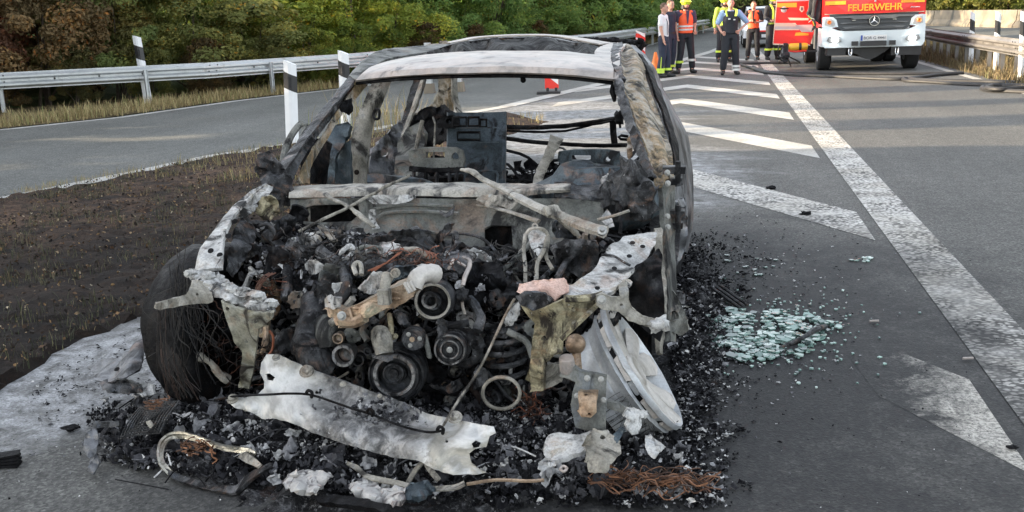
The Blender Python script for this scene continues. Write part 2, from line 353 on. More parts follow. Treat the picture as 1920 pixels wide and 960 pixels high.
# ================================================================ SETTING
def stain(t,colr,rough,soot=True,foam=True,sk=1.):
    """soot round the wreck and dried extinguishing foam: marks that stay on the road"""
    c=t.coord(True); sp=t.n('ShaderNodeSeparateXYZ'); t.l(c,sp.inputs[0]); x,y=sp.outputs[0],sp.outputs[1]
    def ell(cx,cy,rx,ry,nz,sc,lo,hi,stretch=None):
        dx=t.math('DIVIDE',t.math('SUBTRACT',x,cx),rx); dy=t.math('DIVIDE',t.math('SUBTRACT',y,cy),ry)
        d=t.math('SQRT',t.math('ADD',t.math('MULTIPLY',dx,dx),t.math('MULTIPLY',dy,dy)))
        n=t.noise(c,sc,7,.65,.6,stretch); d=t.math('ADD',d,t.math('MULTIPLY',t.math('SUBTRACT',n,.5),nz))
        return t.ramp(d,[(lo,1.),(hi,0.)])
    if foam:
        f1=ell(-2.85,3.95,.85,1.2,1.5,2.2,.5,.85); f2=ell(-2.3,14.2,2.4,4.6,1.5,1.1,.5,.95,(.5,1.6,1)); f3=ell(-.6,9.6,1.3,2.6,1.6,1.6,.4,.9,(.6,1.5,1))
        fm=t.math('MAXIMUM',f1,t.math('MULTIPLY',t.math('MAXIMUM',f2,f3),.75))
        g=t.noise(c,9,8,.7,.5); fm=t.math('MULTIPLY',fm,t.ramp(g,[(.36,.1),(.6,1.)])); 
        fm=t.math('MULTIPLY',fm,t.ramp(t.noise(c,75,6,.8),[(.36,.15),(.56,1.)])); fm=t.math('MULTIPLY',fm,t.ramp(t.noise(c,3.2,7,.75,.5),[(.36,.3),(.5,1.)])); colr=t.mix(t.math('MULTIPLY',fm,.9),colr,(.44,.45,.47)); rough=t.math('MULTIPLY_ADD',fm,-.35,rough,clamp=True) if not hasattr(rough,'is_output') else rough
    if soot:
        s1=ell(-.35,4.7,2.35,3.5,1.1,1.6,.58,1.); s2=ell(-.9,4.4,1.5,2.6,.6,3.,.7,1.)
        sm=t.math('MAXIMUM',t.math('MULTIPLY',s1,.97*sk),t.math('MULTIPLY',s2,.92))
        gg=t.noise(c,16,8,.72,.3); sm=t.math('MULTIPLY',sm,t.ramp(gg,[(.3,1.),(.56,.8),(.68,.4)])); sm=t.math('MULTIPLY',sm,t.ramp(t.noise(c,2.2,8,.72,1.2),[(.36,.66),(.5,1.)]))
        s4=ell(.0,4.7,.95,2.,.5,2.4,.66,1.); sm=t.math('MAXIMUM',sm,t.math('MULTIPLY',s4,.8 if foam else 1.))
        colr=t.mix(sm,colr,(.016,.0165,.018))
    return colr,rough
def asphalt(name,base,warm=1.,near=False):
    t=NT(name); c=t.coord(True)
    k=t.ramp(t.noise(c,.6,6,.6),[(.3,(base*.84*warm,base*.83,base*.77)),(.7,(base*1.18*warm,base*1.16,base*1.08))])
    v=t.n('ShaderNodeTexVoronoi'); v.inputs['Scale'].default_value=95; t.l(c,v.inputs['Vector'])
    st=t.ramp(v.outputs['Color'],[(.15,.45),(.6,1.),(.93,1.7)]); k=t.mix(.8,k,st,'MULTIPLY')
    k=t.mix(.8,k,t.ramp(t.noise(c,55,4,.8),[(.25,.2),(.5,.9),(.75,2.)]),'MULTIPLY'); k=t.mix(.6,k,t.ramp(t.noise(c,9,6,.75),[(.3,.6),(.7,1.4)]),'MULTIPLY')
    # long worn wheel tracks
    k=t.mix(.5,k,t.ramp(t.noise(c,1.,5,.6,0,(1.2,.08,1)),[(.35,.72),(.65,1.15)]),'MULTIPLY')
    k,r=stain(t,k,.72)
    if near:   # same tarmac with a remnant of worn paint on it
        sx=t.n('ShaderNodeSeparateXYZ'); t.l(c,sx.inputs[0]); e=t.math('ADD',t.math('SUBTRACT',sx.outputs[0],t.math('MULTIPLY',t.math('SUBTRACT',sx.outputs[1],3.6),.12)),t.math('MULTIPLY',t.math('SUBTRACT',t.noise(c,7,9,.8,.5),.5),1.1))
        mk=t.math('MULTIPLY',t.ramp(e,[(.72,0.),(1.,1.)]),t.ramp(t.noise(c,60,6,.8),[(.38,.1),(.56,1.)]),clamp=True); k=t.mix(mk,k,t.mix(t.noise(c,5,6,.7),(.3,.28,.24),(.62,.6,.55)))
    h=t.noise(c,110,3,.7)
    nb=t.bump(h,.55,.006,t.bump(v.outputs['Distance'],.35,.004))
    return t.fin(k,r if hasattr(r,'is_output') else .8,0,nb,.3)
M['asph']=asphalt('road_asphalt',.1,1.0); M['asph2']=asphalt('ramp_asphalt',.12,.96)
M['paintnear']=asphalt('worn_out_paint',.1,1.0,True)
def marking(nm='road_paint',gapk=1.,br=1.):
    t=NT(nm); c=t.coord(True)
    k=t.ramp(t.noise(c,3,6,.6),[(.3,(.56*br,.55*br,.52*br)),(.7,(.7*br,.69*br,.66*br))])
    v=t.n('ShaderNodeTexVoronoi'); v.inputs['Scale'].default_value=42; mp=t.n('ShaderNodeMapping'); mp.inputs['Scale'].default_value=(.8,1.25,1); t.l(c,mp.inputs[0]); t.l(mp.outputs[0],v.inputs['Vector'])
    gap=t.ramp(v.outputs['Distance'],[(.34,0.),(.56,1.)]); wear=t.ramp(t.noise(c,2.6,8,.75,.3),[(.36,.3),(.58,1.)])
    gp=t.math('MULTIPLY',t.math('MULTIPLY',gap,wear),gapk); k=t.mix(gp,k,(.085,.083,.08))
    k=t.mix(t.ramp(t.noise(c,18,8,.8),[(.55,0.),(.68,.9)]),k,(.13,.13,.125))
    k=t.mix(.55,k,t.ramp(t.noise(c,1.1,6,.7),[(.35,(.5,.46,.38)),(.6,(1,1,1))]),'MULTIPLY')
    k,r=stain(t,k,.6,foam=False,sk=1.0)
    return t.fin(k,.75,0,t.bump(v.outputs['Distance'],-.8,.006),.25)
M['paint']=marking(); M['paintclean']=marking('smooth_road_paint',.3,.76)
def soil(name,stops,scale=5):
    t=NT(name); c=t.coord(True); k=t.ramp(t.noise(c,scale,10,.72,.5),stops)
    k=t.mix(.8,k,t.ramp(t.noise(c,.9,6,.7,.6),[(.36,.3),(.52,.9),(.66,1.7)]),'MULTIPLY'); k=t.mix(.9,k,t.ramp(t.noise(c,38,8,.8),[(.34,.15),(.5,.9),(.66,2.)]),'MULTIPLY')
    if name=='burnt_soil':   # scorched black towards where the fire was
        dv_=t.n('ShaderNodeVectorMath',operation='DISTANCE'); t.l(c,dv_.inputs[0]); dv_.inputs[1].default_value=(-2.2,4.9,0); dd=t.math('ADD',dv_.outputs['Value'],t.math('MULTIPLY',t.math('SUBTRACT',t.noise(c,1.6,7,.7,.5),.5),2.6)); dd=t.math('DIVIDE',dd,6.)
        k=t.mix(t.ramp(dd,[(.3,.75),(.62,0.)]),k,(.012,.01,.009))
    return t.fin(k,.92,0,t.bump(t.noise(c,45,8,.75),.9,.02),.2)
M['burntsoil']=soil('burnt_soil',[(.3,(.012,.009,.008)),(.44,(.03,.021,.016)),(.54,(.085,.052,.034)),(.62,(.035,.025,.019)),(.74,(.16,.11,.07))],4)
M['verge']=soil('verge_soil',[(.3,(.06,.05,.025)),(.5,(.13,.1,.05)),(.7,(.2,.155,.08))],2)
M['bank']=soil('green_bank',[(.3,(.04,.065,.022)),(.55,(.075,.11,.036)),(.75,(.12,.13,.05))],1.5)
def sheet2d(name,poly,z,mat,kind='structure',label=None):
    me=bpy.data.meshes.new(name); pts=[Vector(p[:2]) for p in poly]
    v,e,f,_,_,_=geometry.delaunay_2d_cdt(pts,[(i,(i+1)%len(pts)) for i in range(len(pts))],[],1,1e-4)
    me.from_pydata([(p.x,p.y,z) for p in v],[],[tuple(q) for q in f]); me.materials.append(mat); me.validate()
    # faces up
    if me.polygons and me.polygons[0].normal.z<0: me.flip_normals()
    o=bpy.data.objects.new(name,me); col.objects.link(o); return tag(o,label,kind=kind)
# ground with rising banks
def gh(x,y):
    # left bank beyond the guardrail
    P=[(-30,4),(-14.5,15.2),(-11.2,18.8),(-9.6,21.),(-7.6,24.2),(-4.6,33.2),(-3.0,42.6),(-.6,61),(2.,90),(6,140)]
    best=1e9;sgn=0
    for a,b in zip(P,P[1:]):
        ax,ay=a;bx,by=b;dx,dy=bx-ax,by-ay;t=max(0,min(1,((x-ax)*dx+(y-ay)*dy)/(dx*dx+dy*dy)))
        qx,qy=ax+dx*t,ay+dy*t;d=math.hypot(x-qx,y-qy)
        if d<best: best=d; sgn=(dx*(y-ay)-dy*(x-ax))
    h=-.03
    if sgn>0 and best>2.2:
        k=min(1,(best-2.2)/11); h+= 4.6*k*k*(3-2*k)
    if y>95: k=min(1,(y-95)/40); h=max(h,7*k*k*(3-2*k))
    # right far bank behind the concrete barrier
    d2=((x-14.5)*9+(y-53)*2.6)/9.37
    if d2>5 and y>15:
        k=min(1,(d2-5)/12); h=max(h,5.*k*k*(3-2*k))
    return h
def ground():
    xs=[-400,-200,-110,-70,-50]+[-40+i*2 for i in range(48)]+[60,80,120,200,400]
    ys=[-300,-120,-60,-30]+[-14+i*2.5 for i in range(64)]+[160,200,300,600]
    vs=[];fs=[]
    for y in ys:
        for x in xs:
            vs.append((x,y,gh(x,y)+(noise.noise(Vector((x*.3,y*.3,0)))*.25 if gh(x,y)>.3 else 0)))
    n=len(xs)
    for j in range(len(ys)-1):
        for i in range(n-1): fs.append((j*n+i,j*n+i+1,(j+1)*n+i+1,(j+1)*n+i))
    me=bpy.data.meshes.new('ground'); me.from_pydata(vs,[],fs); me.materials.append(M['bank']); me.polygons.foreach_set('use_smooth',[True]*len(fs))
    o=bpy.data.objects.new('ground',me); col.objects.link(o); tag(o,kind='structure')
ground()
road_l=[(-60,-22),(-16.5,9.2),(-13.2,12.5),(-11.15,14.3),(-10.2,15.9),(-9.5,18.9),(-8.2,22),(-2.95,41.4),(-.15,75.7),(3,96)]
sheet2d('road',[(-60,-40),(5.3,-40),(5.3,18),(5.25,30),(5.6,45),(7.5,60),(12,96)]+road_l[::-1],0,M['asph'])
sheet2d('exit_ramp',[(-60,-38),(-14,-6),(-8.6,5.6),(-6.65,8.1),(-6.2,9.75),(-5.8,11.1),(-5.35,12.),(-4.6,14),(-3.5,16.7),(-2.2,22.3),(-.1,36.3),(1.,48)]+[(-2.3,44)]+road_l[:8][::-1],.004,M['asph2'])
def strip2d(name,pts,w,z=.0062,mat='paintclean'):
    P=[Vector(p) for p in pts]; L=[];Rr=[]
    for i,p in enumerate(P):
        d=(P[min(i+1,len(P)-1)]-P[max(i-1,0)]).normalized(); n=Vector((-d.y,d.x))*w*.5; L.append(p+n); Rr.append(p-n)
    me=bpy.data.meshes.new(name); k=len(P)
    me.from_pydata([(p.x,p.y,z) for p in L+Rr],[],[(i,k+i,k+i+1,i+1) for i in range(k-1)]); me.materials.append(M[mat])
    o=bpy.data.objects.new(name,me); col.objects.link(o); return tag(o,kind='structure')
strip2d('lane_line',[(1.29,-6+i*3) for i in range(30)],.31,z=.0042,mat='paint')
strip2d('edge_line',[(4.87,-6+3*i) for i in range(12)]+[(4.9,34),(5.2,45),(7.1,60),(11,92)],.16)
strip2d('ramp_edge_line',[(-20,-12),(-12.3,-.5),(-8.1,5.9),(-6.54,8.23),(-6.11,9.79),(-5.83,11.06),(-5.36,11.9),(-4.6,14),(-3.43,16.78)],.24)
strip2d('gore_line',[(-3.43,16.8),(-2.18,22.38),(-.03,36.3),(.95,46)],.3,.0085)
strip2d('ramp_outer_line',[(-60+.3,-22+.2),(-16.3,9.3),(-13,12.6),(-11.0,14.3),(-10.05,15.9),(-9.35,18.9),(-8.05,22),(-2.85,41.4),(-.05,75.7)],.18)
for yb in (6.85,10.6,14.17,17.4,20.3,23.2,26.1,29,32):
    ax=-.55; s=1.68; th=.95 if yb<16 else .85
    bxr=1.05; pts=[(bxr,yb),(bxr,yb+th),(ax,yb+th+s*(bxr-ax)),(ax,yb+s*(bxr-ax))]
    ya=yb+s*(bxr-ax)
    # left arm back down to the gore line
    def gx(y): return -3.43+(y-16.8)*.174
    xl=ax-.1
    for _ in range(40):
        yy=ya-1.68*(ax-xl)
        if xl<gx(yy)+.15 or ax-xl>2.2 or yy<15.5: break
        xl-=.05
    if ya-1.68*(ax-xl)>15 and xl<ax-.15:
        yl=ya-1.68*(ax-xl); pts=pts[:3]+[(xl,yl+th),(xl,yl),(ax,ya)]
    if ax>gx(ya) : sheet2d('chevron_marking',pts,.003,M['paint'] if yb<9 else M['paintclean'])
# remnant of the nearest chevron: only its right tip is still white, the rest is burnt away
sheet2d('chevron_marking',[(1.05,3.35),(1.05,4.25),(.62,4.9),(.6,4.5),(.66,4.02)],.0012,M['paintnear'])
# burnt island of soil
isl=[(-3.1,-8),(-3.06,3.5),(-3.14,4.3),(-3.02,4.9),(-2.95,7),(-2.8,10),(-2.55,13.2),(-2.3,14.4),(-3.2,15.6),(-4.3,13.8),(-5.1,11.95),(-5.62,11.06),(-5.9,9.8),(-6.32,8.3),(-7.9,5.9),(-12.1,-.4),(-17,-8)]
def island():
    pts=[];n=len(isl);rr=random.Random(3)
    for i,a in enumerate(isl):
        b=isl[(i+1)%n];L=math.hypot(b[0]-a[0],b[1]-a[1]);k=max(1,int(L/.12)) if a[1]>-1 else 2
        for j in range(k): pts.append((a[0]+(b[0]-a[0])*j/k+(rr.uniform(-.035,.035) if j else 0),a[1]+(b[1]-a[1])*j/k))
    ed=[(i,(i+1)%len(pts)) for i in range(len(pts))]; V=[Vector(p) for p in pts]; inner=[]
    y=-8
    while y<15.6:
        s=.07 if 2<y<9 else (.16 if y<12 and y>0 else .4)
        x=-17.
        while x<-2.2:
            q=(x+rr.uniform(-.3,.3)*s,y+rr.uniform(-.3,.3)*s)
            if pinp(q[0],q[1],pts) and (x>-9 or rr.random()<.1): V.append(Vector(q))
            x+=s
        y+=s
    v,e,f,_,_,_=geometry.delaunay_2d_cdt(V,ed,[],1,1e-4); nb=len(pts)
    bs=set(tuple(round(c,4) for c in p) for p in pts); vs=[]
    for p in v:
        b=tuple(round(c,4) for c in p) in bs
        q=Vector((p.x,p.y,0))
        vs.append((p.x,p.y,-.005 if b else .035+.03*fnoise(q*1.4)+.03*abs(fnoise(q*9))+rr.uniform(0,.016)))
    me=bpy.data.meshes.new('burnt_soil'); me.from_pydata(vs,[],[tuple(q) for q in f]); me.materials.append(M['burntsoil'])
    if me.polygons[0].normal.z<0: me.flip_normals()
    o=bpy.data.objects.new('burnt_soil',me); col.objects.link(o); tag(o,kind='structure')
island()
M['litter']=toned('dry_leaf_litter',[(0,(.01,.008,.006)),(.5,(.035,.022,.014)),(.75,(.12,.065,.03)),(.9,(.26,.16,.07)),(1,(.42,.36,.26))],.9,.2)
M['drygrass']=toned('dry_grass',[(0,(.16,.12,.05)),(.5,(.3,.23,.1)),(.8,(.42,.34,.17)),(1,(.2,.24,.07))],.8,.1)
M['greengrass']=toned('burnt_edge_grass',[(0,(.02,.022,.012)),(.5,(.06,.07,.03)),(.8,(.13,.12,.06)),(1,(.24,.19,.1))],.8,.1)
def blades(mb,p,h,n,spread=.05,w=.004):
    for _ in range(n):
        a=rng.uniform(0,6.28); l=rng.uniform(.5,1)*h; lean=rng.uniform(.05,.7)*l; b=Vector((p[0]+rng.gauss(0,spread),p[1]+rng.gauss(0,spread),p[2] if len(p)>2 else 0))
        d=Vector((math.cos(a),math.sin(a),0)); s=Vector((-d.y,d.x,0))*w
        vs=[b-s,b+s,b+d*lean*.35+Vector((0,0,l*.6))+s*.7,b+d*lean*.35+Vector((0,0,l*.6))-s*.7,b+d*lean+Vector((0,0,l))]
        mb.add(vs,[(0,1,2,3),(3,2,4)],None)
mb=MB()
for _ in range(20000):
    y=2.6+ (rng.random()**1.5)*8.5; x=rng.uniform(-8,-2.95)
    if pinp(x,y,isl): 
        t=rng.random(); flake(mb,Vector((x,y,.05+.02*rng.random())),rng.uniform(.007,.028),t**1.7 if rng.random()<.85 else rng.uniform(.6,1),n=1 if rng.random()<.6 else 2,flat=.8)
tag(mb.build('leaf_litter',M['litter']),'scorched leaves and black scraps littering the burnt soil island','leaf litter',kind='stuff')
mb=MB()
for _ in range(5200):
    y=2.8+ (rng.random())*8.5; x=rng.uniform(-8,-2.95)
    if pinp(x,y,isl) and noise.noise(Vector((x*1.3,y*1.3,4)))>-.05: blades(mb,(x,y,.03),rng.uniform(.03,.12),5,.03,.0022)
tag(mb.build('sparse_grass',M['greengrass'],smooth=False),'sparse scorched grass stalks on the burnt soil island','grass',kind='stuff')
mb=MB()
for _ in range(520):
    t=rng.random(); y=9+t*6.2; 
    x=rng.uniform(-6.2,-2.3)
    if pinp(x,y,isl): blades(mb,(x,y,.03),rng.uniform(.05,.16),7,.06,.003)
for _ in range(60): blades(mb,(rng.gauss(-4.6,.35),rng.gauss(13.6,.6),.03),rng.uniform(.3,.8),4,.08,.004)
for _ in range(260):   # tufts along the white ramp line
    t=rng.random(); a=Vector((-7.9,5.9)).lerp(Vector((-5.3,11.9)),t); blades(mb,(a.x+rng.uniform(.05,.35),a.y,.02),rng.uniform(.04,.1),5,.05,.002)
tag(mb.build('dry_grass',M['drygrass'],smooth=False),'dry yellow grass at the far tip of the soil island behind the wreck','dry grass',kind='stuff')
# verges
vl=[(p[0]-.12,p[1]+.05) for p in road_l[1:]]
sheet2d('left_verge',vl+[(1.5,97),(-2.6,76),(-5.4,43),(-10.6,24),(-13.4,18.5),(-19,12.5)],.006,M['verge'])
sheet2d('right_verge',[(5.2,-30),(5.15,10),(5.12,31),(5.5,45),(7.4,60.2),(9.,60.2),(8.,44),(7.4,30),(7.2,20),(7.2,-30)],.008,M['verge'])
sheet2d('side_road',[(7.2,-30),(7.2,20),(7.4,30),(8.,44),(9.,60),(8.4,75),(10.2,75),(12.1,60),(14.3,51.5),(20,31.8),(29,-2)],.002,M['asph2'])
mb=MB()
vpath=[Vector(p) for p in [(-18,10.8),(-13.2,12.7),(-11.3,14.5),(-10.35,16.1),(-9.65,19),(-8.35,22.1),(-3.1,41.4),(-.4,70)]]
for _ in range(3000):
    i=rng.choices(range(7),[5,4,4,6,8,14,8])[0]; t=rng.random(); a=vpath[i].lerp(vpath[i+1],t); dd=(vpath[i+1]-vpath[i]).normalized(); nrm=Vector((-dd.y,dd.x)); 
    q=a+nrm*(abs(rng.gauss(0,.75))+.02); blades(mb,(q.x,q.y,.0),rng.uniform(.07,.3),5,.1,.006)
tag(mb.build('verge_grass',M['drygrass'],smooth=False),'dry tan grass along the foot of the left guardrail','verge grass',kind='stuff')
mb=MB()
for _ in range(7000):
    y=rng.uniform(14,36); x=rng.uniform(5.2,7.); hh=.26 if x<5.5 else .5
    blades(mb,(x,y,0),rng.uniform(.4,1)*hh,4,.1,.007)
M['browngrass']=toned('brown_grass',[(0,(.06,.045,.022)),(.5,(.13,.095,.045)),(.85,(.22,.165,.08)),(1,(.1,.11,.04))],.8,.1)
tag(mb.build('tall_dry_grass',M['browngrass'],smooth=False),'tall dry brown grass below the right guardrail','dry grass',kind='stuff')

# ---------------------------------------------------------------- guardrails
def wbeam(mb,a,b,z0,nrm,sc=1.):
    prof=[(0,0),(.0,.02),(.075,.065),(.075,.1),(.0,.135),(.0,.175),(.075,.21),(.075,.245),(.0,.29),(.0,.31)]
    vs=[]
    for p in (a,b):
        for d,h in prof: vs.append(Vector((p.x,p.y,z0+h*sc))+nrm*d)
        for d,h in prof: vs.append(Vector((p.x,p.y,z0+h*sc))+nrm*(d-.006))
    k=len(prof);fs=[]
    for i in range(k-1):
        fs.append((i,i+1,2*k+i+1,2*k+i)); fs.append((k+i+1,k+i,3*k+i,3*k+i+1))
    fs+=[(0,2*k,3*k,k),(k-1,2*k-1,4*k-1,3*k-1)]
    mb.add(vs,fs)
def guardrail(path,side,mat,label,pstep,seg=4.,gap=.3,nshow=99):
    P=[Vector(p) for p in path]; tot=[0]
    for a,b in zip(P,P[1:]): tot.append(tot[-1]+(b-a).length)
    def at(s):
        for i in range(1,len(P)):
            if s<=tot[i] or i==len(P)-1:
                d=(P[i]-P[i-1]).normalized(); return P[i-1]+d*(s-tot[i-1]),d
    root=empty('guardrail',(P[0].x,P[0].y,0),label,'guardrail')
    s=0;mesh=None
    while s<tot[-1]-.5:
        e=min(s+seg,tot[-1]); a,d=at(s); b,_=at(e); d=(b-a).normalized(); n=Vector((d.y,-d.x))*side; n3=Vector((n.x,n.y,0))
        m=MB(); wbeam(m,a+n*.0,b+d*.04+n*.0,.44+(.004 if int(s/seg)%2 else 0),n3); m.build('rail_beam',mat,root,smooth=False)
        if (a-Vector((0,0))).length<32:
            m=MB()
            for hx in (.15,.32):
                for z in (.5,.58,.7):
                    q=a+d*hx+n*(.02 if z==.58 else .076); m.lathe((q.x,q.y,z),n3,[(0,.012),(.012,.01),(.014,0)],8)
            for hx in (1.2,2.,2.8):
                q=a+d*hx+n*.004; m.lathe((q.x,q.y,.6),n3,[(0,.006),(.02,.004),(.02,0)],8)
            o=m.build('bolts',M['blackp'],root); o['kind']='stuff'
        s=e
    s=1.55
    while s<tot[-1]:
        a,d=at(s); n=Vector((d.y,-d.x))*side; q=a-n*.08; ang=math.atan2(d.y,d.x); Rm=Matrix.Rotation(ang,3,'Z')
        m=MB(); c=Vector((q.x,q.y,.3))
        m.box(c,(.055,.006,.75),Rm); m.box(c+Rm@Vector((.03,-.0,0)),(.006,.075,.75),Rm); m.box(c+Rm@Vector((-.03,0,0)),(.006,.075,.75),Rm)
        m.build('rail_post',mat,root,smooth=False); s+=pstep
lr=[(-22,8.6),(-16.4,14.1),(-13.54,17.0),(-11.1,18.2),(-9.3,20.2),(-7.75,22.9),(-4.1,33.1),(-2.55,42.8),(-.4,61)]
guardrail(lr,1,M['galv'],'long left galvanised guardrail in front of the bushes beside the exit ramp',2.67)
rr_=[(5.42,8),(5.42,14),(5.4,20),(5.42,26),(5.75,36),(6.6,50),(8.2,62)]
guardrail(rr_,-1,M['galvshade'],'galvanised guardrail with closely spaced posts right of the fire truck',1.0)
# concrete barrier of separate precast blocks
croot=empty('concrete_barrier',(13.,56.,0),'sunlit weathered concrete barrier with dark patches right of the fire truck','barrier')
def conc():
    t=NT('weathered_concrete'); c=t.coord(True); k=t.ramp(t.noise(c,1.2,6,.6),[(.35,(.13,.11,.085)),(.6,(.22,.185,.135)),(.75,(.16,.145,.12))])
    k=t.mix(t.ramp(t.noise(c,1.1,6,.7,0,(1,1,.25)),[(.56,0.),(.62,.85)]),k,(.05,.055,.05))
    return t.fin(k,.85,0,t.bump(t.noise(c,25),.3,.01))
M['conc']=conc()
a=Vector((9.6,68));b=Vector((21.,28.)); L=(b-a).length;d=(b-a).normalized(); ang=math.atan2(d.y,d.x);Rm=Matrix.Rotation(ang,3,'Z'); k=0
while k*4<L-4:
    c0=a+d*(k*4+2); m=MB(); vs=[]
    for xx in(-1.97,1.97):
        for y,z in((-.32,0),(-.32,.1),(-.14,.36),(-.1,.82),(.1,.82),(.14,.36),(.32,.1),(.32,0)): vs.append(Vector((c0.x,c0.y,0))+Rm@Vector((xx,y,z)))
    m.add(vs,[(i,i+1,8+i+1,8+i) for i in range(7)]+[(7,0,8,15),(0,7,6,5,4,3,2,1),(8,9,10,11,12,13,14,15)])
    m.build('barrier_block',M['conc'],croot,smooth=False); k+=1
# ---------------------------------------------------------------- delineator posts
M['refl']=plain('orange_reflector',(.7,.3,.05),.3)
def delineator(loc,label,rz=0.,h=1.05,tilt=0.,grp='roadside delineator posts',sc=1.):
    r=empty('delineator_post',loc,label,'delineator post',grp,rz); r.rotation_euler=(0,tilt,rz); OFF[r]=Vector()
    def prof(z,w=.082,dp=.06): return [(-w,-dp*.4,z),(-.02,-dp,z),(.02,-dp,z),(w,-dp*.4,z),(w*.6,dp,z),(-w*.6,dp,z)]
    def seg(z0,z1,s0=0.,s1=0.,e=0.):
        a=[Vector((x*(1+e),y*(1+e),z0-(s0*x/.082))) for x,y,_ in prof(0)]; b=[Vector((x*(1+e),y*(1+e),z1-(s1*x/.082))) for x,y,_ in prof(0)]
        m=MB(); m.add([v*sc if False else v for v in a+b],[(i,(i+1)%6,6+(i+1)%6,6+i) for i in range(6)]+[(5,4,3,2,1,0),(6,7,8,9,10,11)]); return m
    seg(0,h*.66,0,.035).build('lower_post',M['white'],r,smooth=False)
    seg(h*.66,h*.86,.035,.035,.03).build('black_band',M['blackp'],r,smooth=False)
    seg(h*.86,h,.035,.03).build('top_cap',M['white'],r,smooth=False)
    m=MB(); m.box((0,-.062,h*.76),(.035,.012,.13)); m.build('reflector',M['blackrub'],r,smooth=False)
    return r
def onx(px,py,X_): 
    r=ray(px,py); return O+r*(X_/r.x)
p=G(549,268); delineator((p.x,p.y,0),'near black and white delineator post left of the wreck, nearest to the soil island line',.25,1.02,.05)
p=G(650,232); delineator((p.x,p.y,0),'delineator post seen just behind the roof corner and left front pillar of the wreck',.1,1.05,.03)
p=A(268,100,18.75); delineator((p.x,p.y,0),'white topped delineator post standing behind the left guardrail',.3,1.32,-.06)
p=A(923,50,33.5); delineator((p.x,p.y,0),'small far delineator post above the middle of the wreck roof, before dark bushes',.2,1.22)
p=A(1110,45,38); delineator((p.x,p.y,0),'farthest tiny delineator post behind the left guardrail, right of the wreck roof',.2,1.1)
for px,l in((1825,'left one of the two black and white posts behind the right guardrail'),(1873,'right one of the two black and white posts behind the right guardrail'),(1921,'delineator post cut by the right edge of the photo behind the guardrail')):
    Yd=24.5 if px==1825 else (22. if px==1873 else 20.); p=A(px,50,Yd); zt=A(px,23,Yd).z; delineator((p.x,p.y,0),l,.1,zt,-.03).scale=(.66,.66,1)
# sign leg behind wreck
m=MB(); p=G(806,175)
r=empty('sign_post',(p.x,p.y,0),'grey square steel post seen through the left rear window of the wreck','post')
m.box((p.x,p.y,.5),(.11,.11,1.0)); m.build('steel_leg',M['galv'],r,smooth=False); m=MB(); m.box((p.x,p.y,.1),(.2,.2,.2),taper=.8); m.build('footing',M['conc'],r,smooth=False)
p2=G(862,172); r=empty('sign_post',(p2.x,p2.y,0),'second grey steel post, behind the rear pillar of the wreck','post')
m=MB(); m.box((p2.x,p2.y,.5),(.1,.1,1.0)); m.build('steel_leg',M['galv'],r,smooth=False); m=MB(); m.box((p2.x,p2.y,.1),(.2,.2,.2),taper=.8); m.build('footing',M['conc'],r,smooth=False)
# ---------------------------------------------------------------- beacons
M['red']=plain('red_reflective',(.72,.03,.02),.35,var=.06); M['whiter']=plain('white_reflective',(.75,.74,.72),.35,var=.05)
def beacon(p,label,h=1.0,rz=0.):
    r=empty('warning_beacon',(p.x,p.y,0),label,'warning beacon','red and white warning beacons',rz); OFF[r]=Vector()
    m=MB(); m.box((-.06,0,.025),(.44,.3,.05)); m.build('foot_plate',M['blackrub'],r,smooth=False)
    m=MB(); m.box((-.08,0,.07),(.05,.05,.1)); m.box((.08,0,.07),(.05,.05,.1)); m.build('bracket',M['blackp'],r,smooth=False)
    m=MB(); m.box((0,0,.1+h*.5),(.26,.035,h)); m.build('panel',M['red'],r,smooth=False)
    for k in range(4):
        z=.1+h*(.1+.25*k); a=.11
        m=MB(); m.add([(-.125,-.02,z+.2),(.125,-.02,z),(.125,-.02,z+.12),(-.125,-.02,z+.32)] if z+.32<.1+h else [(-.125,-.02,z+.16),(.125,-.02,z),(.125,-.02,z+.1),(-.125,-.02,z+.2)],[(0,1,2,3)]); m.build('white_stripe',M['whiter'],r,smooth=False)
beacon(G(1035,176),'red and white beacon standing on the road seen through the windscreen opening',.72,.1)
beacon(G(1201,122),'red and white beacon right of the wreck roof, left of the group of men',.75,.1)
# orange lamp beside the man
M['orange']=plain('orange_plastic',(.8,.22,.04),.4)
p=G(1229,133); r=empty('traffic_cone',(p.x,p.y,0),'small orange cone half hidden behind the man in the white shirt','traffic cone')
m=MB(); m.box((p.x,p.y,.02),(.32,.32,.04)); m.build('base',M['orange'],r,smooth=False); m=MB(); m.lathe((p.x,p.y,.04),(0,0,1),[(.13,0),(.03,.42),(0,.42)],16); m.build('cone_body',M['orange'],r)

# ---------------------------------------------------------------- vegetation
def leafmat():
    t=NT('leaves'); a=t.n('ShaderNodeAttribute',attribute_name='tone'); oi=t.n('ShaderNodeObjectInfo')
    k=t.mix(1.,oi.outputs['Color'],t.ramp(a.outputs['Fac'],[(0,(.75,.85,.7)),(.4,(1.05,1.12,.9)),(.75,(1.5,1.4,1.)),(.92,(2.4,2.,1.1)),(1,(2.6,1.5,.7))]),'MULTIPLY')
    tr=t.n('ShaderNodeBsdfTranslucent'); t.l(k,tr.inputs[0]); t.fin(k,.6,0,None,.25)
    mx=t.n('ShaderNodeMixShader'); mx.inputs[0].default_value=.5; t.l(t.b.outputs[0],mx.inputs[1]); t.l(tr.outputs[0],mx.inputs[2]); t.l(mx.outputs[0],t.out.inputs[0]); return t.m
M['leaf']=leafmat(); M['bark']=plain('bark',(.07,.055,.04),.9,var=.4,scale=12,bump=.4)
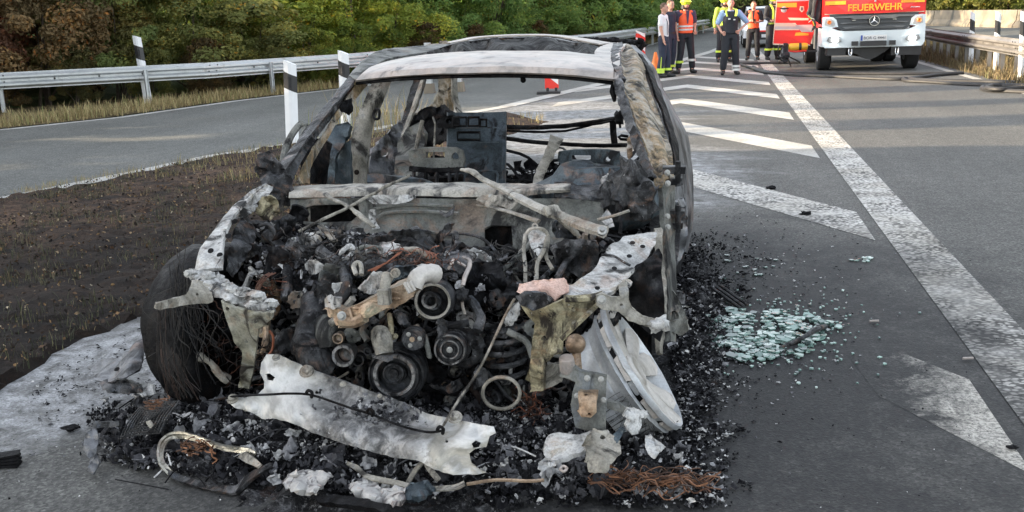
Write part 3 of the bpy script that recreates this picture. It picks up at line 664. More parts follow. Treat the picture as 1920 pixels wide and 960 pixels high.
def bush_mesh(seed,n,rad,hgt,ls,low=None,vis=2.4,nclump=90):
    r=np.random.RandomState(seed)
    # clumps spread through an uneven volume
    cl=[]
    while len(cl)<nclump:
        z=r.uniform(.12,1)**.9*hgt; q=rad*(math.sqrt(max(.05,1-((z/hgt-.42)/.62)**2)))
        a=r.uniform(0,6.283); rr=q*math.sqrt(r.uniform(.15,1)); cl.append((rr*math.cos(a),rr*math.sin(a),z,r.uniform(.16,.38)*rad*.8,r.uniform(0,1)))
    cl=np.array(cl); wgt=np.where(cl[:,2]<vis,3.,.8); idx=r.choice(len(cl),n,p=wgt/wgt.sum()); c=cl[idx]
    d=r.normal(size=(n,3)); d/=np.linalg.norm(d,axis=1)[:,None]; rad_=c[:,3:4]*(r.uniform(0.,1,(n,1))**.4)
    pos=c[:,:3]+d*rad_*np.array([1,1,.75]); pos[:,2]=np.abs(pos[:,2])+.02
    sz=ls*r.uniform(.6,1.5,n)*np.where(pos[:,2]>vis+.6,2.2,1.)
    u=r.normal(size=(n,3)); u/=np.linalg.norm(u,axis=1)[:,None]; nn=d+r.normal(size=(n,3))*.6+np.array([0,0,.4]); nn/=np.linalg.norm(nn,axis=1)[:,None]
    v=np.cross(nn,u); v/=np.linalg.norm(v,axis=1)[:,None]; u=np.cross(v,nn)
    s=sz[:,None]; bend=nn*s*.18
    P=np.stack([pos-u*s*.6,pos-v*s*.32+bend,pos+u*s*.62,pos+v*s*.32+bend],1).reshape(-1,3)
    F_=np.arange(n*4).reshape(n,4)
    me=bpy.data.meshes.new('crown'); me.from_pydata(P.tolist(),[],F_.tolist())
    tone=np.clip(c[:,4]*.55+r.uniform(0,.42,n)+(r.uniform(0,1,n)>.975)*.5,0,1); at=me.attributes.new('tone','FLOAT','FACE'); at.data.foreach_set('value',tone.astype(np.float32)); me.materials.append(M['leaf'])
    m=MB()
    for k in range(7):
        c1=cl[r.randint(len(cl))]; m.tube([(0.1*r.normal(),.1*r.normal(),-.05),(c1[0]*.3,c1[1]*.3,c1[2]*.45),(c1[0],c1[1],c1[2])],[.035,.02,.006],5,smooth=4)
    tm=bpy.data.meshes.new('stem'); tm.from_pydata([tuple(v) for v in m.v],[],m.f); tm.materials.append(M['bark'])
    return me,tm
BM=[bush_mesh(i,17000,1.5,3.6,.07) for i in range(4)]
BF=[bush_mesh(10+i,7000,1.9,4.2,.13,vis=3.) for i in range(3)]
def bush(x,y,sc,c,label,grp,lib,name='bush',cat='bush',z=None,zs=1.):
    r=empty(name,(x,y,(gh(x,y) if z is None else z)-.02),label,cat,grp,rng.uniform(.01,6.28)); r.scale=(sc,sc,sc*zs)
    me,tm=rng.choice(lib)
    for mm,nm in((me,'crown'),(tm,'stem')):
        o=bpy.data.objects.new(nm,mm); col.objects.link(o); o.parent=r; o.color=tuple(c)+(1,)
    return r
ords='first second third fourth fifth sixth seventh eighth ninth tenth eleventh twelfth thirteenth fourteenth fifteenth sixteenth seventeenth eighteenth nineteenth twentieth'.split()
hp=[(-24,12.2),(-18.5,16.2),(-14.6,18.4),(-12.2,19.9),(-10.6,21.8),(-8.9,25.),(-5.8,33.8),(-4.3,43.2),(-2.4,58),(0,80)]
def along(P,s):
    P=[Vector(p) for p in P]
    for a,b in zip(P,P[1:]):
        L=(b-a).length
        if s<=L: return a.lerp(b,s/L),(b-a).normalized()
        s-=L
    return P[-1],(P[-1]-P[-2]).normalized()
def hue(px):
    # what grows where along the hedge
    if px<40: return [(.11,.055,.045)]
    if px<150: return [(.1,.07,.045),(.1,.09,.045),(.09,.1,.045)]
    if px<330: return [(.1,.105,.04),(.11,.095,.045),(.095,.11,.045)]
    if px<520: return [(.09,.12,.038),(.11,.11,.045)]
    if px<780: return [(.125,.145,.035),(.11,.145,.036)]
    return [(.075,.115,.04),(.085,.125,.042)]
def topx(x,y,z=1.):
    v=Vector((x,y,z))-O; return 960+F*(v.dot(X))/v.dot(fw)
s=0;i=0
while s<62:
    for row in (0,1):
        q,d=along(hp,s+row*.8); n=Vector((-d.y,d.x)); q=q+n*(row*1.7+rng.uniform(-.3,.25)); px=topx(q.x,q.y)
        c=tuple(v*1.95 for v in rng.choice(hue(px))); sc=rng.uniform(.8,1.1)*(1.0 if row==0 else 1.15)
        lab=('%s bush from the left in the %s row behind the left guardrail, %s'%(ords[i] if i<20 else 'far '+ords[i-20],'front' if row==0 else 'back','reddish brown' if c[0]>c[1] else ('yellowish green' if c[0]>.13 else 'dull green')))
        near=q.length<36
        bush(q.x,q.y,sc,c,lab,'bushes behind the left guardrail',BM if near else BF,zs=(1.25 if i%4==1 else (.62 if i%4==3 else .72)) if q.y>19.5 else 1.02)
    s+=1.55 if s<30 else 2.3; i+=1
# low undergrowth shrubs in front, under the rail
s=3;i=0
while s<34:
    q,d=along(hp,s); n=Vector((-d.y,d.x)); q=q-n*rng.uniform(.75,1.); px=topx(q.x,q.y)
    c=rng.choice(hue(px)+[(.1,.07,.04)]); bush(q.x,q.y,rng.uniform(.28,.4),c,'%s low shrub from the left growing under the rail of the left guardrail'%(ords[i] if i<20 else 'far '+ords[i-20]),'low shrubs under the left guardrail',BM); s+=1.25; i+=1
# tall trees of the same wood on the bank (their shade falls over the wreck)
def tree_mesh(seed):
    r=random.Random(seed); me,_=bush_mesh(seed,7000,2.6,6.,.24,vis=0,nclump=60)
    return me
TM=[tree_mesh(31+i) for i in range(2)]
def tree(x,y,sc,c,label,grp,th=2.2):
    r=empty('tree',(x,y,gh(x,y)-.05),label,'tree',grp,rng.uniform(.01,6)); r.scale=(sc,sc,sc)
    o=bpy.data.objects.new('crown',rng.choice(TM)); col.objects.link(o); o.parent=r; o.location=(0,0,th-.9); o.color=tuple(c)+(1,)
    m=MB(); m.tube([(0,0,-.3),(.06,.03,th*.6),(.1,-.05,th+2.2),(.05,0,th+3.6)],[.2,.15,.09,.03],9,smooth=4)
    for k in range(6):
        a=k*1.1+rng.random(); z=th+.3*k; m.tube([(.08,0,z),(math.cos(a)*.8,math.sin(a)*.8,z+.8),(math.cos(a)*1.6,math.sin(a)*1.6,z+1.5)],[.07,.045,.012],6,smooth=3)
    m.build('trunk',M['bark'],r,off=Vector())
# wood far ahead and behind the right barrier
k=0
for i in range(26):
    t=i/25; x=-6+t*34; y=104+8*math.sin(i*1.9); 
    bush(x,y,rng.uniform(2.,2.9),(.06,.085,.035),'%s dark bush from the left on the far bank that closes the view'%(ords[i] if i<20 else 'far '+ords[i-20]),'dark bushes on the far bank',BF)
for i in range(22):
    t=i/21; a=Vector((12.,73)).lerp(Vector((27,27)),t); off=rng.uniform(0,2.5); q=a+Vector((.96,.27))*off
    bush(q.x,q.y,rng.uniform(1.,1.6),rng.choice([(.1,.12,.035),(.12,.125,.04),(.075,.1,.04)]),'%s sunlit bush from the left behind the concrete barrier'%(ords[i] if i<20 else 'far '+ords[i-20]),'sunlit bushes behind the concrete barrier',BF)
for i in range(16):
    t=i/15; a=Vector((17.5,74)).lerp(Vector((33,27)),t)
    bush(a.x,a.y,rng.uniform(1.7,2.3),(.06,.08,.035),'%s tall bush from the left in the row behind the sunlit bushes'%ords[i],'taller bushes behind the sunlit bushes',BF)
TREES=[(-17,-1.5,1.15),(-17.5,2.5,1.2),(-17.2,5.6,1.1),(-21,-6,1.3),(-18.5,-5,1.2),(-17.8,-9,1.3),(-22.5,3,1.2),(-23,-12,1.3),(-24,0,1.3)]
for i,(x,y) in enumerate(((-16.2,10.4),(-16,12.9),(-15.6,15.6),(-17.5,19.8))):  # out-of-view stretched bushes added to lay thin shade bands on the lane
    bush(x,y,.42,(.09,.12,.04),'%s unseen slender tree from the near end, added to cast shade bands on the lane'%ords[i],'unseen slender trees added for shade bands',BF,name='added_shade_tree',cat='tree',zs=3.3)
for i,(x,y) in enumerate(((-19,6.4),(-18.6,8.6),(-18.8,10.8),(-20.4,12.6))):  # out-of-view bushes added to keep sun off the ramp, not the lane
    bush(x,y,.95,(.09,.12,.04),'%s unseen round bush from the near end, added to shade the ramp'%ords[i],'unseen bushes added to shade the ramp',BF)
for i,(x,y,sc) in enumerate(TREES):
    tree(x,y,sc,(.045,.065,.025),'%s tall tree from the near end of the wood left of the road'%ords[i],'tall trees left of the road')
# ================================================================ BURNT CAR
car=empty('burnt_car',(-1.1,4.9,0),'burnt-out car shell without bonnet, doors or glass, standing on ash','car')
def T(l): return [A(*p) for p in l]
def disc(mb,px,py,Y,rp,prof,ax=(0.1,-1,.12),n=28,tone=None):
    """lathe centred on a photo point; prof in units of the disc radius"""
    c=A(px,py,Y); r=rp*(c-O).dot(fw)/F; mb.lathe(c,ax,[(a*r,b*r) for a,b in prof],n,tone); return c,r
def bolt(parent,px,py,Y,rp=4,ax=(.1,-1,.2),name='bolt'):
    m=MB(); disc(m,px,py,Y,rp,[(1.5,0),(1.5,.3),(1,.35),(1,1.1),(.8,1.3),(0,1.3)],ax,10); return m.build(name,M['bolt'],parent)
# --- roof
mb=loft([T([(668,152,4.76),(760,143,4.73),(860,138.5,4.7),(960,137.5,4.69),(1060,141,4.7),(1150,150,4.72)]),
         T([(676,143,4.78),(765,133,4.74),(860,128,4.72),(960,127,4.71),(1060,130,4.72),(1150,140,4.74)]),
         T([(700,126,4.98),(775,116,4.98),(865,110,4.98),(960,108,4.98),(1060,112,4.98),(1146,122,4.98)]),
         T([(748,111,5.4),(800,104,5.38),(870,98.5,5.34),(960,96.5,5.32),(1050,99,5.34),(1116,104,5.4)])],.012,60,16,.004,5,seed=1)
roof=mb.build('roof',M['roofm'],car)
mb=loft([T([(668,155,4.8),(760,147,4.78),(860,142.5,4.76),(960,141.5,4.76),(1060,145,4.76),(1150,155,4.76)]),
         T([(675,150,4.95),(765,142,4.95),(860,138,4.95),(960,137,4.95),(1060,141,4.95),(1146,150,4.95)])],.02,50,5,.003,9,seed=2)
mb.tube(T([(668,156,4.78),(760,148,4.75),(860,143.5,4.73),(960,142.5,4.72),(1060,146,4.73),(1150,156,4.74)]),.008,6,smooth=5)
mb.build('roof_header',M['char'],roof)
m=MB(); m.tube(T([(980,143,4.75),(981,150,4.75)]),.012,8); m.ball(A(981,150,4.75),.014,5); m.build('mirror_stub',M['char'],roof)
# rear roof bow, centre bow, side rails around the sunroof opening
mb=loft([T([(846,81,6.7),(900,71,6.75),(970,67,6.8),(1040,68.5,6.75),(1125,84,6.5)]),T([(835,80.5,6.9),(890,70,7.0),(965,65.5,7.0),(1045,66.5,7.0),(1140,82,6.7)]),T([(830,81,7.1),(890,70,7.15),(965,65,7.15),(1045,66,7.15),(1150,81,6.8)])],.008,50,6,.002,7,seed=3)
mb.build('roof_bow',M['roofm'],roof)
mb=loft([T([(800,100,6.2),(852,84,6.3),(905,76,6.3),(961,72,6.3),(1040,75,6.25),(1108,89,6.0)]),T([(795,99,6.25),(850,82.5,6.35),(904,74.3,6.35),(961,70,6.35),(1041,73.2,6.3),(1112,88,6.05)])],.012,40,4,.002,9,seed=4); mb.build('sunroof_frame',M['charm'],roof)
m=MB(); m.add(T([(745,112,5.5),(1120,106,5.5),(1120,92,6.7),(845,84,6.9)])+[p-Vector((0,0,.03)) for p in T([(745,112,5.5),(1120,106,5.5),(1120,92,6.7),(845,84,6.9)])],[(0,1,2,3),(7,6,5,4)])
mb=plate([(744,113,5.42),(800,105,5.4),(870,99,5.38),(960,97,5.36),(1050,99,5.38),(1114,105,5.42),(1122,88,6.2),(1060,74,6.6),(960,69,6.7),(890,74,6.6),(840,86,6.3),(790,101,5.8)],9,.01,.004,7,seed=5); mb.build('sunroof_cassette',M['char'],roof)
mb=loft([T([(668,152,4.76),(690,132,5.0),(730,112,5.5),(800,100,6.1),(850,86,6.6)]),T([(656,146,4.82),(676,122,5.2),(712,97,5.8),(765,90,6.6),(850,83,7.0)]),T([(655,150,4.9),(672,128,5.3),(706,103,5.9),(760,94,6.7),(845,88,7.1)])],.015,40,12,.006,9,seed=6,edge=.003)
mb.build('left_roof_rail',M['greyp'],car)
mb=loft([T([(1114,104,5.4),(1118,94,5.8),(1140,84,6.4),(1160,82,6.8)]),T([(1148,150,4.74),(1150,122,5.0),(1152,100,5.6),(1168,84,6.4)]),T([(1160,150,4.72),(1163,120,4.98),(1164,98,5.5),(1176,84,6.3)])],.015,36,12,.005,9,seed=7)
mb.build('right_roof_rail',M['roofm'],car)
mb=loft([T([(1150,84,6.4),(1146,104,5.4),(1150,128,4.92),(1160,152,4.72)]),T([(1168,82,6.4),(1164,104,5.35),(1166,128,4.9),(1172,152,4.7)])],.02,40,6,.012,18,seed=8,edge=.006); mb.build('melted_roof_gutter',M['charm'],car)
mb=MB()
for p,q in (((770,84,7.0),(810,80,7.0)),((1120,80,7.1),(1150,76,7.1)),((1160,86,6.9),(1200,82,6.8))):
    pass
for i in range(60):
    t=rng.random(); p=A(1130+75*t,77+6*t+rng.uniform(-4,4)*(1-.3*t),6.95); mb.ball(p,rng.uniform(.012,.028),4,(1.4,1,.8),nz=.8)
for i in range(40): p=A(990+140*rng.random(),68+8*rng.random(),7.15); mb.ball(p,rng.uniform(.01,.02),4,(1.6,1,.6),nz=.8)
o=mb.build('molten_rear_trim',M['char'],car); tag(o,kind='stuff')
m=MB(); m.tube(T([(1197,95,6.7),(1204,84,6.7),(1203,78,6.7),(1195,76,6.7)]),.02,6,smooth=4); m.build('trim_hook',M['char'],car)
m=MB(); m.box(A(831,81,6.9),(.05,.04,.03)); m.tube(T([(800,86,7.0),(832,83,6.95),(850,83,6.9)]),.01,6); m.build('aerial_foot',M['tan'],car)
# --- left front pillar
mb=loft([T([(668,150,4.78),(630,196,4.6),(590,246,4.4),(555,295,4.2),(522,340,4.05)]),
         T([(655,146,4.84),(617,190,4.66),(577,240,4.47),(540,290,4.27),(510,330,4.12)]),
         T([(664,160,4.94),(640,196,4.74),(600,250,4.54),(566,300,4.34),(545,345,4.2)])],.01,50,14,.005,14,seed=9,edge=.003)
pl=mb.build('front_pillar',M['charm'],car); pl['label']='soot-blackened left windscreen pillar'
mb=loft([T([(690,158,4.9),(666,186,4.8),(640,214,4.7),(612,262,4.55),(583,312,4.4),(580,345,4.3)]),T([(668,156,4.84),(640,196,4.72),(606,250,4.53),(574,300,4.34),(556,345,4.2)])],.008,44,8,.004,14,seed=10,edge=.005)
mb.build('pillar_lining',M['rustash'],pl)
mb=plate([(640,190,4.7),(660,184,4.72),(662,208,4.72),(655,216,4.72),(648,212,4.7),(636,206,4.7)],4,.012,.01,20,seed=11,jag=1); mb.build('melted_clip',M['char'],pl)
m=MB(); m.tube(T([(532,305,4.35),(537,275,4.4),(549,250,4.45),(563,233,4.5),(571,233,4.5),(573,240,4.5),(566,262,4.42),(552,285,4.35)]),[.02,.018,.016,.016,.014,.014,.014,.012],8,smooth=5); m.build('door_frame_remnant',M['greyp'],car)
mb=plate([(482,290,4.05),(505,282,4.1),(520,300,4.1),(548,335,4.05),(552,360,4.02),(545,385,4.0),(520,380,4.0),(495,350,4.0),(478,315,4.05)],6,.01,.035,16,seed=12,jag=3); mb.build('melted_pillar_foot',M['charm'],car)
# --- remaining pillars on the left
mb=loft([T([(700,152,5.45),(683,190,5.35),(668,225,5.3),(658,270,5.25),(658,345,5.2)]),T([(718,150,5.45),(704,190,5.36),(690,225,5.3),(681,275,5.25),(683,345,5.2)]),T([(735,148,5.5),(717,190,5.42),(702,225,5.36),(692,275,5.3),(690,345,5.26)])],.01,46,12,.003,9,seed=13,edge=.002)
bp=mb.build('centre_pillar',M['tan'],car); bp['label']='pale scorched left centre pillar'
m=MB(); m.tube(T([(704,205,5.3),(711,207,5.28),(710,222,5.28),(702,222,5.28),(700,214,5.3),(704,205,5.3)]),.008,6,smooth=4); m.build('belt_anchor',M['char'],bp)
m=MB(); disc(m,669,323,5.19,5,[(1,0),(1,.2),(0,.2)],(0,-1,.2),12); m.build('slot',M['char'],bp)
mb=loft([T([(776,150,6.3),(764,190,6.2),(752,235,6.1),(735,270,6.0)]),T([(800,149,6.3),(786,190,6.2),(768,225,6.1),(752,262,6.0)])],.018,36,8,.008,12,seed=14,edge=.005); mb.build('rear_door_pillar',M['charm'],car)
mb=loft([T([(790,149,6.25),(777,188,6.15),(762,232,6.05),(745,268,5.95)]),T([(796,149,6.22),(784,188,6.12),(768,232,6.02),(750,270,5.92)])],.01,30,5,.004,12,seed=15); mb.build('window_channel',M['tan'],car)
mb=loft([T([(822,142,6.9),(820,180,6.85),(800,205,6.75),(772,216,6.6),(760,232,6.5)]),T([(850,141,6.9),(850,180,6.85),(850,205,6.8),(845,225,6.7),(840,240,6.6)])],.02,40,14,.012,11,seed=16,edge=.006); mb.build('rear_pillar',M['rustash'],car)
mb=loft([T([(846,142,6.86),(848,180,6.8),(856,205,6.75),(860,216,6.7)]),T([(856,142,6.9),(858,180,6.84),(864,205,6.8),(868,216,6.75)])],.014,24,5,.004,9,seed=17); mb.build('rear_pillar_flange',M['tan'],car)
# left door shells, dark
mb=plate([(583,258,4.7),(610,262,4.7),(622,270,4.7),(612,345,4.7),(560,345,4.5),(565,300,4.6)],9,.02,.008,8,seed=18,jag=1); mb.build('door_lining',M['char'],car)
mb=plate([(608,300,5.0),(618,250,5.1),(632,234,5.15),(650,229,5.15),(660,236,5.15),(655,255,5.1),(640,278,5.05),(630,300,5.0),(628,345,5.0),(600,345,5.0)],8,.03,.02,9,seed=19,jag=1.5); mb.build('door_lining',M['slate'],car)
mb=plate([(620,345,5.1),(625,295,5.1),(645,270,5.1),(658,262,5.1),(660,345,5.1)],9,.02,.02,9,seed=20,jag=1); mb.build('door_lining',M['slate'],car)
mb=plate([(690,325,5.5),(700,280,5.6),(712,262,5.7),(735,240,5.8),(750,226,5.9),(755,240,5.9),(748,270,5.8),(742,300,5.7),(740,345,5.6),(690,345,5.5)],6,.02,.03,12,holes=[(719,285,8),(724,300,5)],seed=21,jag=2.5); mb.build('rear_door_shell',M['sidep'],car)
mb=plate([(765,232,6.4),(790,205,6.5),(830,196,6.6),(850,212,6.5),(845,260,6.2),(770,290,6.2),(755,265,6.2)],7,.03,.05,12,seed=22,jag=3); mb.build('melted_quarter_lining',M['char'],car)
# --- right front pillar, rail and body side
mb=loft([T([(1150,150,4.72),(1162,196,4.55),(1176,240,4.4),(1195,290,4.22),(1216,335,4.06)]),T([(1166,148,4.7),(1178,196,4.52),(1193,240,4.36),(1212,290,4.18),(1228,332,4.03)])],.02,54,8,.009,26,seed=23,edge=.006)
pr=mb.build('front_pillar',M['charm'],car); pr['label']='right windscreen pillar with rusty tan outer skin and charred inner edge'
mb=loft([T([(1156,84,6.3),(1163,104,5.5),(1165,150,4.74),(1180,196,4.55),(1197,245,4.38),(1215,290,4.2),(1229,334,4.04)]),
         T([(1172,86,6.2),(1182,110,5.4),(1183,150,4.9),(1196,190,4.66),(1214,240,4.46),(1230,292,4.24),(1238,350,4.04)]),
         T([(1186,90,6.1),(1204,118,5.4),(1204,150,5.0),(1216,190,4.74),(1234,240,4.5),(1250,285,4.3),(1256,335,4.1)]),
         T([(1184,92,6.2),(1206,122,5.5),(1212,150,5.12),(1226,190,4.82),(1244,240,4.56),(1260,285,4.34),(1262,338,4.14)])],.008,64,26,.003,9,seed=24,edge=.002,bulge=lambda u,v:-.012*math.sin(u*9.4))
mb.build('pillar_skin',M['rustash'],pr)
m=MB(); m.tube(T([(1150,158,4.74),(1150,172,4.74),(1152,190,4.72)]),[.012,.02,.008],6); m.build('hanging_clip',M['char'],pr)
mb=loft([T([(1180,88,6.4),(1206,120,5.9),(1214,150,5.7),(1232,200,5.6),(1250,250,5.5),(1262,300,5.45),(1262,400,5.4),(1262,470,5.4)]),
         T([(1188,87,6.6),(1222,122,6.1),(1236,160,6.0),(1258,210,5.9),(1272,250,5.85),(1280,300,5.8),(1282,400,5.75),(1276,470,5.7)]),
         T([(1190,88,6.8),(1226,130,6.3),(1244,170,6.2),(1272,226,6.2),(1289,262,6.2),(1297,320,6.1),(1298,400,6.05),(1286,474,6.0)])],.014,60,20,.01,5,seed=25,edge=.003)
qp=mb.build('body_side',M['sidep'],car)
mb=loft([T([(1196,100,6.0),(1212,130,5.6),(1226,170,5.3),(1244,220,5.1),(1258,270,4.9),(1264,330,4.8)]),T([(1204,104,6.1),(1222,134,5.7),(1236,170,5.45),(1255,220,5.25),(1268,270,5.05),(1272,330,4.95)])],.012,40,6,.006,9,seed=26); mb.build('door_aperture_seal',M['char'],car)
mb=plate([(1246,430,4.9),(1262,380,5.),(1280,370,5.2),(1290,420,5.4),(1284,470,5.4),(1268,500,5.2),(1250,500,4.9)],7,.012,.03,12,seed=27,jag=2); mb.build('rear_wing_remnant',M['sidep'],car)
# sill edge strip + hinge pillar on the right
mb=loft([T([(1226,430,3.95),(1228,480,3.85),(1232,540,3.7),(1228,600,3.62),(1236,662,3.55)]),T([(1240,430,3.95),(1243,480,3.86),(1248,540,3.72),(1246,600,3.66),(1242,664,3.56)])],.016,50,7,.009,13,seed=28,edge=.006); mb.build('sill_edge',M['tan'],car)
mb=loft([T([(1236,330,4.1),(1240,400,4.02),(1244,460,3.98),(1248,560,3.9),(1250,640,3.85)]),T([(1262,330,4.2),(1263,400,4.15),(1262,460,4.1),(1264,560,4.1),(1262,640,4.05)])],.02,50,9,.006,9,seed=29,edge=.003); hpil=mb.build('hinge_pillar',M['greyp'],car)
for py in (318,400,560):
    m=MB(); m.box(A(1264,py,4.12),(.09,.05,.03)); m.box(A(1262,py+22,4.12),(.08,.05,.025)); m.lathe(A(1271,py+8,4.1),(0,0,1),[(.012,-.05),(.012,.05),(0,.05)],10); m.build('door_hinge',M['charm'],hpil,rough=.004,rs=40)
    bolt(hpil,1251,py+6,4.0,4,(.5,-1,.1),'hinge_bolt'); bolt(hpil,1252,py+26,4.0,4,(.5,-1,.1),'hinge_bolt')
mb=plate([(1243,548,3.95),(1262,545,4.0),(1272,560,4.0),(1290,600,4.0),(1292,618,4.0),(1278,628,4.0),(1255,620,3.95),(1243,590,3.9)],6,.012,.016,12,seed=30,jag=1.5,holes=[(1262,592,9)]); mb.build('lower_hinge_plate',M['greyp'],car)
# --- cowl beam and firewall
mb=loft([T([(545,352,4.12),(640,347,4.1),(760,345,4.08),(880,345,4.08),(980,346,4.06),(1070,346,4.05)]),T([(543,361,4.0),(640,357,3.98),(760,355,3.98),(880,356,3.98),(980,357,3.98),(1070,352,3.98)]),T([(541,372,3.98),(640,369,3.96),(760,367,3.96),(880,370,3.96),(980,366,3.97),(1068,358,3.99)])],.01,70,14,.004,8,seed=31,edge=.003)
cb=mb.build('cowl_beam',M['beam'],car)
mb=loft([T([(1040,347,4.12),(1080,346,4.12),(1130,350,4.1)]),T([(1040,362,4.02),(1090,360,4.02),(1135,366,4.0)]),T([(1040,372,4.0),(1090,374,4.0),(1135,378,4.0)])],.015,20,10,.014,12,seed=32,edge=.01); mb.build('cowl_end_piece',M['charm'],cb)
mb=plate([(684,366,3.93),(780,366,3.93),(779,372,3.93),(760,380,3.9),(740,383,3.9),(700,382,3.9),(690,376,3.9)],5,.008,.008,14,seed=33,jag=1,holes=[(770,370,2)]); mb.build('torn_bracket',M['ash'],cb)
mb=plate([(892,374,3.9),(905,366,3.93),(965,366,3.93),(980,372,3.9),(968,384,3.88),(955,396,3.86),(945,388,3.86),(930,386,3.88),(918,390,3.86),(905,382,3.88)],5,.008,.012,14,seed=34,jag=1.5); mb.build('torn_bracket',M['tan'],cb)
for px,py in((920,368),(957,370)): bolt(cb,px,py,3.9,3)
mb=plate([(545,374,3.99),(690,371,3.98),(880,373,3.98),(1060,372,3.99),(1130,378,4.0),(1140,470,3.9),(1060,520,3.85),(900,500,3.85),(700,470,3.85),(600,450,3.9),(548,430,3.95)],12,.014,.012,5,holes=[[(567,392),(590,384),(640,383),(672,386),(676,402),(660,416),(600,418),(566,414)],[(908,430),(920,424),(960,424),(962,460),(950,476),(910,470)]],seed=35)
fwall=mb.build('firewall',M['greyp'],car)
for pts in ([(700,392,3.94),(760,384,3.93),(850,386,3.93)],[(700,425,3.9),(720,400,3.91),(790,396,3.91),(860,400,3.91)],[(700,440,3.9),(780,434,3.89),(860,440,3.89)]):
    m=MB(); m.tube(T(pts),.012,6,smooth=5,flat=.6); m.build('pressed_rib',M['greyp'],fwall)
mb=plate([(556,385,4.1),(700,380,4.1),(700,440,4.1),(556,440,4.1)],20,.01,.01,5,seed=36); mb.build('inner_bulkhead',M['char'],fwall)
mb=plate([(895,415,4.0),(975,415,4.0),(975,490,4.0),(895,490,4.0)],20,.01,.01,5,seed=37); mb.build('inner_bulkhead',M['char'],fwall)
m=MB(); m.tube(T([(579,386,4.0),(580,416,3.99)]),.006,6); m.build('strut_rod',M['tan'],fwall)
mb=plate([(692,394,3.88),(704,393,3.88),(705,402,3.88),(703,412,3.88),(712,428,3.86),(700,430,3.86),(692,416,3.87)],4,.008,.01,15,seed=38,holes=[(698,400,2.5),(697,411,2.5)]); mb.build('hinge_bracket',M['ash'],fwall)
mb=plate([(824,394,3.88),(836,400,3.86),(850,390,3.88),(853,386,3.88),(850,402,3.86),(838,408,3.85),(826,402,3.86)],4,.006,.01,15,seed=39); mb.build('wiring_clip',M['charm'],fwall)
# --- wiper arms and rods
def arm(pts,r,mat,name='wiper_arm',flat=.5):
    m=MB(); m.tube(T(pts),r,8,smooth=6,flat=flat); return m.build(name,mat,car,rough=.003,rs=30)
wa=arm([(866,318,4.05),(885,322,4.0),(905,336,3.95),(950,358,3.86),(1000,385,3.74),(1050,405,3.66),(1100,425,3.6),(1136,436,3.58)],[.012,.018,.016,.02,.026,.032,.034,.036],M['tan'],flat=.55)
m=MB(); disc(m,1129,433,3.55,9,[(1,-.6),(1,.3),(.6,.5),(.5,1.2),(0,1.2)],(.1,-.8,.6),14); m.build('pivot_nut',M['bolt'],wa)
m=MB(); m.tube(T([(1032,389,3.68),(1036,396,3.67),(1040,404,3.66)]),.034,8,flat=.5); m.build('arm_joint',M['tan'],wa)
arm([(610,364,3.9),(625,374,3.85),(655,388,3.8),(680,408,3.74),(702,426,3.7)],[.014,.012,.01,.014,.01],M['tan'])
arm([(768,329,3.98),(720,352,3.9),(660,385,3.8),(600,414,3.7),(560,434,3.66)],.006,M['tan'],'thin_rod',1.)
arm([(895,385,3.9),(930,390,3.85),(970,402,3.8),(1010,415,3.75)],[.008,.012,.013,.015],M['tan'])
arm([(1035,395,3.8),(1050,412,3.75),(1075,432,3.7),(1088,446,3.68)],[.01,.008,.012,.008],M['tan'],'linkage_rod',1.)
arm([(1008,438,3.75),(990,462,3.7),(960,490,3.6),(930,520,3.5)],.01,M['greyp'],'linkage_rod',1.)
mb=plate([(990,440,3.66),(1000,430,3.68),(1020,432,3.68),(1028,445,3.66),(1022,470,3.62),(1010,482,3.6),(996,465,3.62)],4,.01,.016,16,seed=40,holes=[(1012,465,3)]); wm=mb.build('wiper_motor_bracket',M['ash'],car)
for pts in ([(985,440,3.66),(982,470,3.6),(985,500,3.55),(985,530,3.5)],[(1026,445,3.66),(1020,470,3.6),(1008,492,3.55),(1006,525,3.5)],[(986,440,3.66),(995,430,3.67),(1018,430,3.67),(1028,446,3.66),(1024,480,3.6),(1036,505,3.56)]):
    m=MB(); m.tube(T(pts),.008,6,smooth=5); m.build('bracket_strap',M['tan'],wm)
m=MB(); c,r_=disc(m,1003,424,3.7,6,[(1,-.3),(1,.3),(.5,.3),(.5,-.3)],(0,-1,.4),12); m.build('strap_eye',M['tan'],wm)
# --- steering airbag lump and melted dash
mb=MB(); mb.ball(A(1120,372,4.3),.19,12,(1.5,.8,.8),nz=.25); mb.ball(A(1088,375,4.25),.12,10,(1.3,.8,.7),nz=.3); mb.ball(A(1150,385,4.2),.12,10,(1.1,.8,.8),nz=.3); mb.build('charred_dashboard_lump',M['slate'],car,rough=.02,rs=8)
m=MB(); m.tube(T([(1101,392,4.1),(1104,372,4.12),(1120,356,4.14),(1142,350,4.16)]),.006,6,smooth=5); m.build('airbag_seam',M['charm'],car)
mb=plate([(1125,410,3.95),(1138,392,3.98),(1145,400,3.96),(1152,425,3.9),(1140,428,3.9)],5,.006,.02,15,seed=41); mb.build('ash_shred',M['ash'],car)
for k,(px,py) in enumerate(((1150,338),(1160,352),(1148,365),(1175,345),(1190,360),(1182,330),(1200,350),(1170,372),(1208,372),(1192,385))):
    mb=MB(); mb.ball(A(px,py,4.05-.01*k),.035+.012*(k%3),6,(1,.8,1.1),nz=.7); mb.tube([A(px-10,py+5,4.02),A(px+6,py-4,4.0),A(px+10,py+12,4.0)],.008,5,smooth=3); mb.build('molten_hinge_metal',M['charm'],car,rough=.012,rs=30)
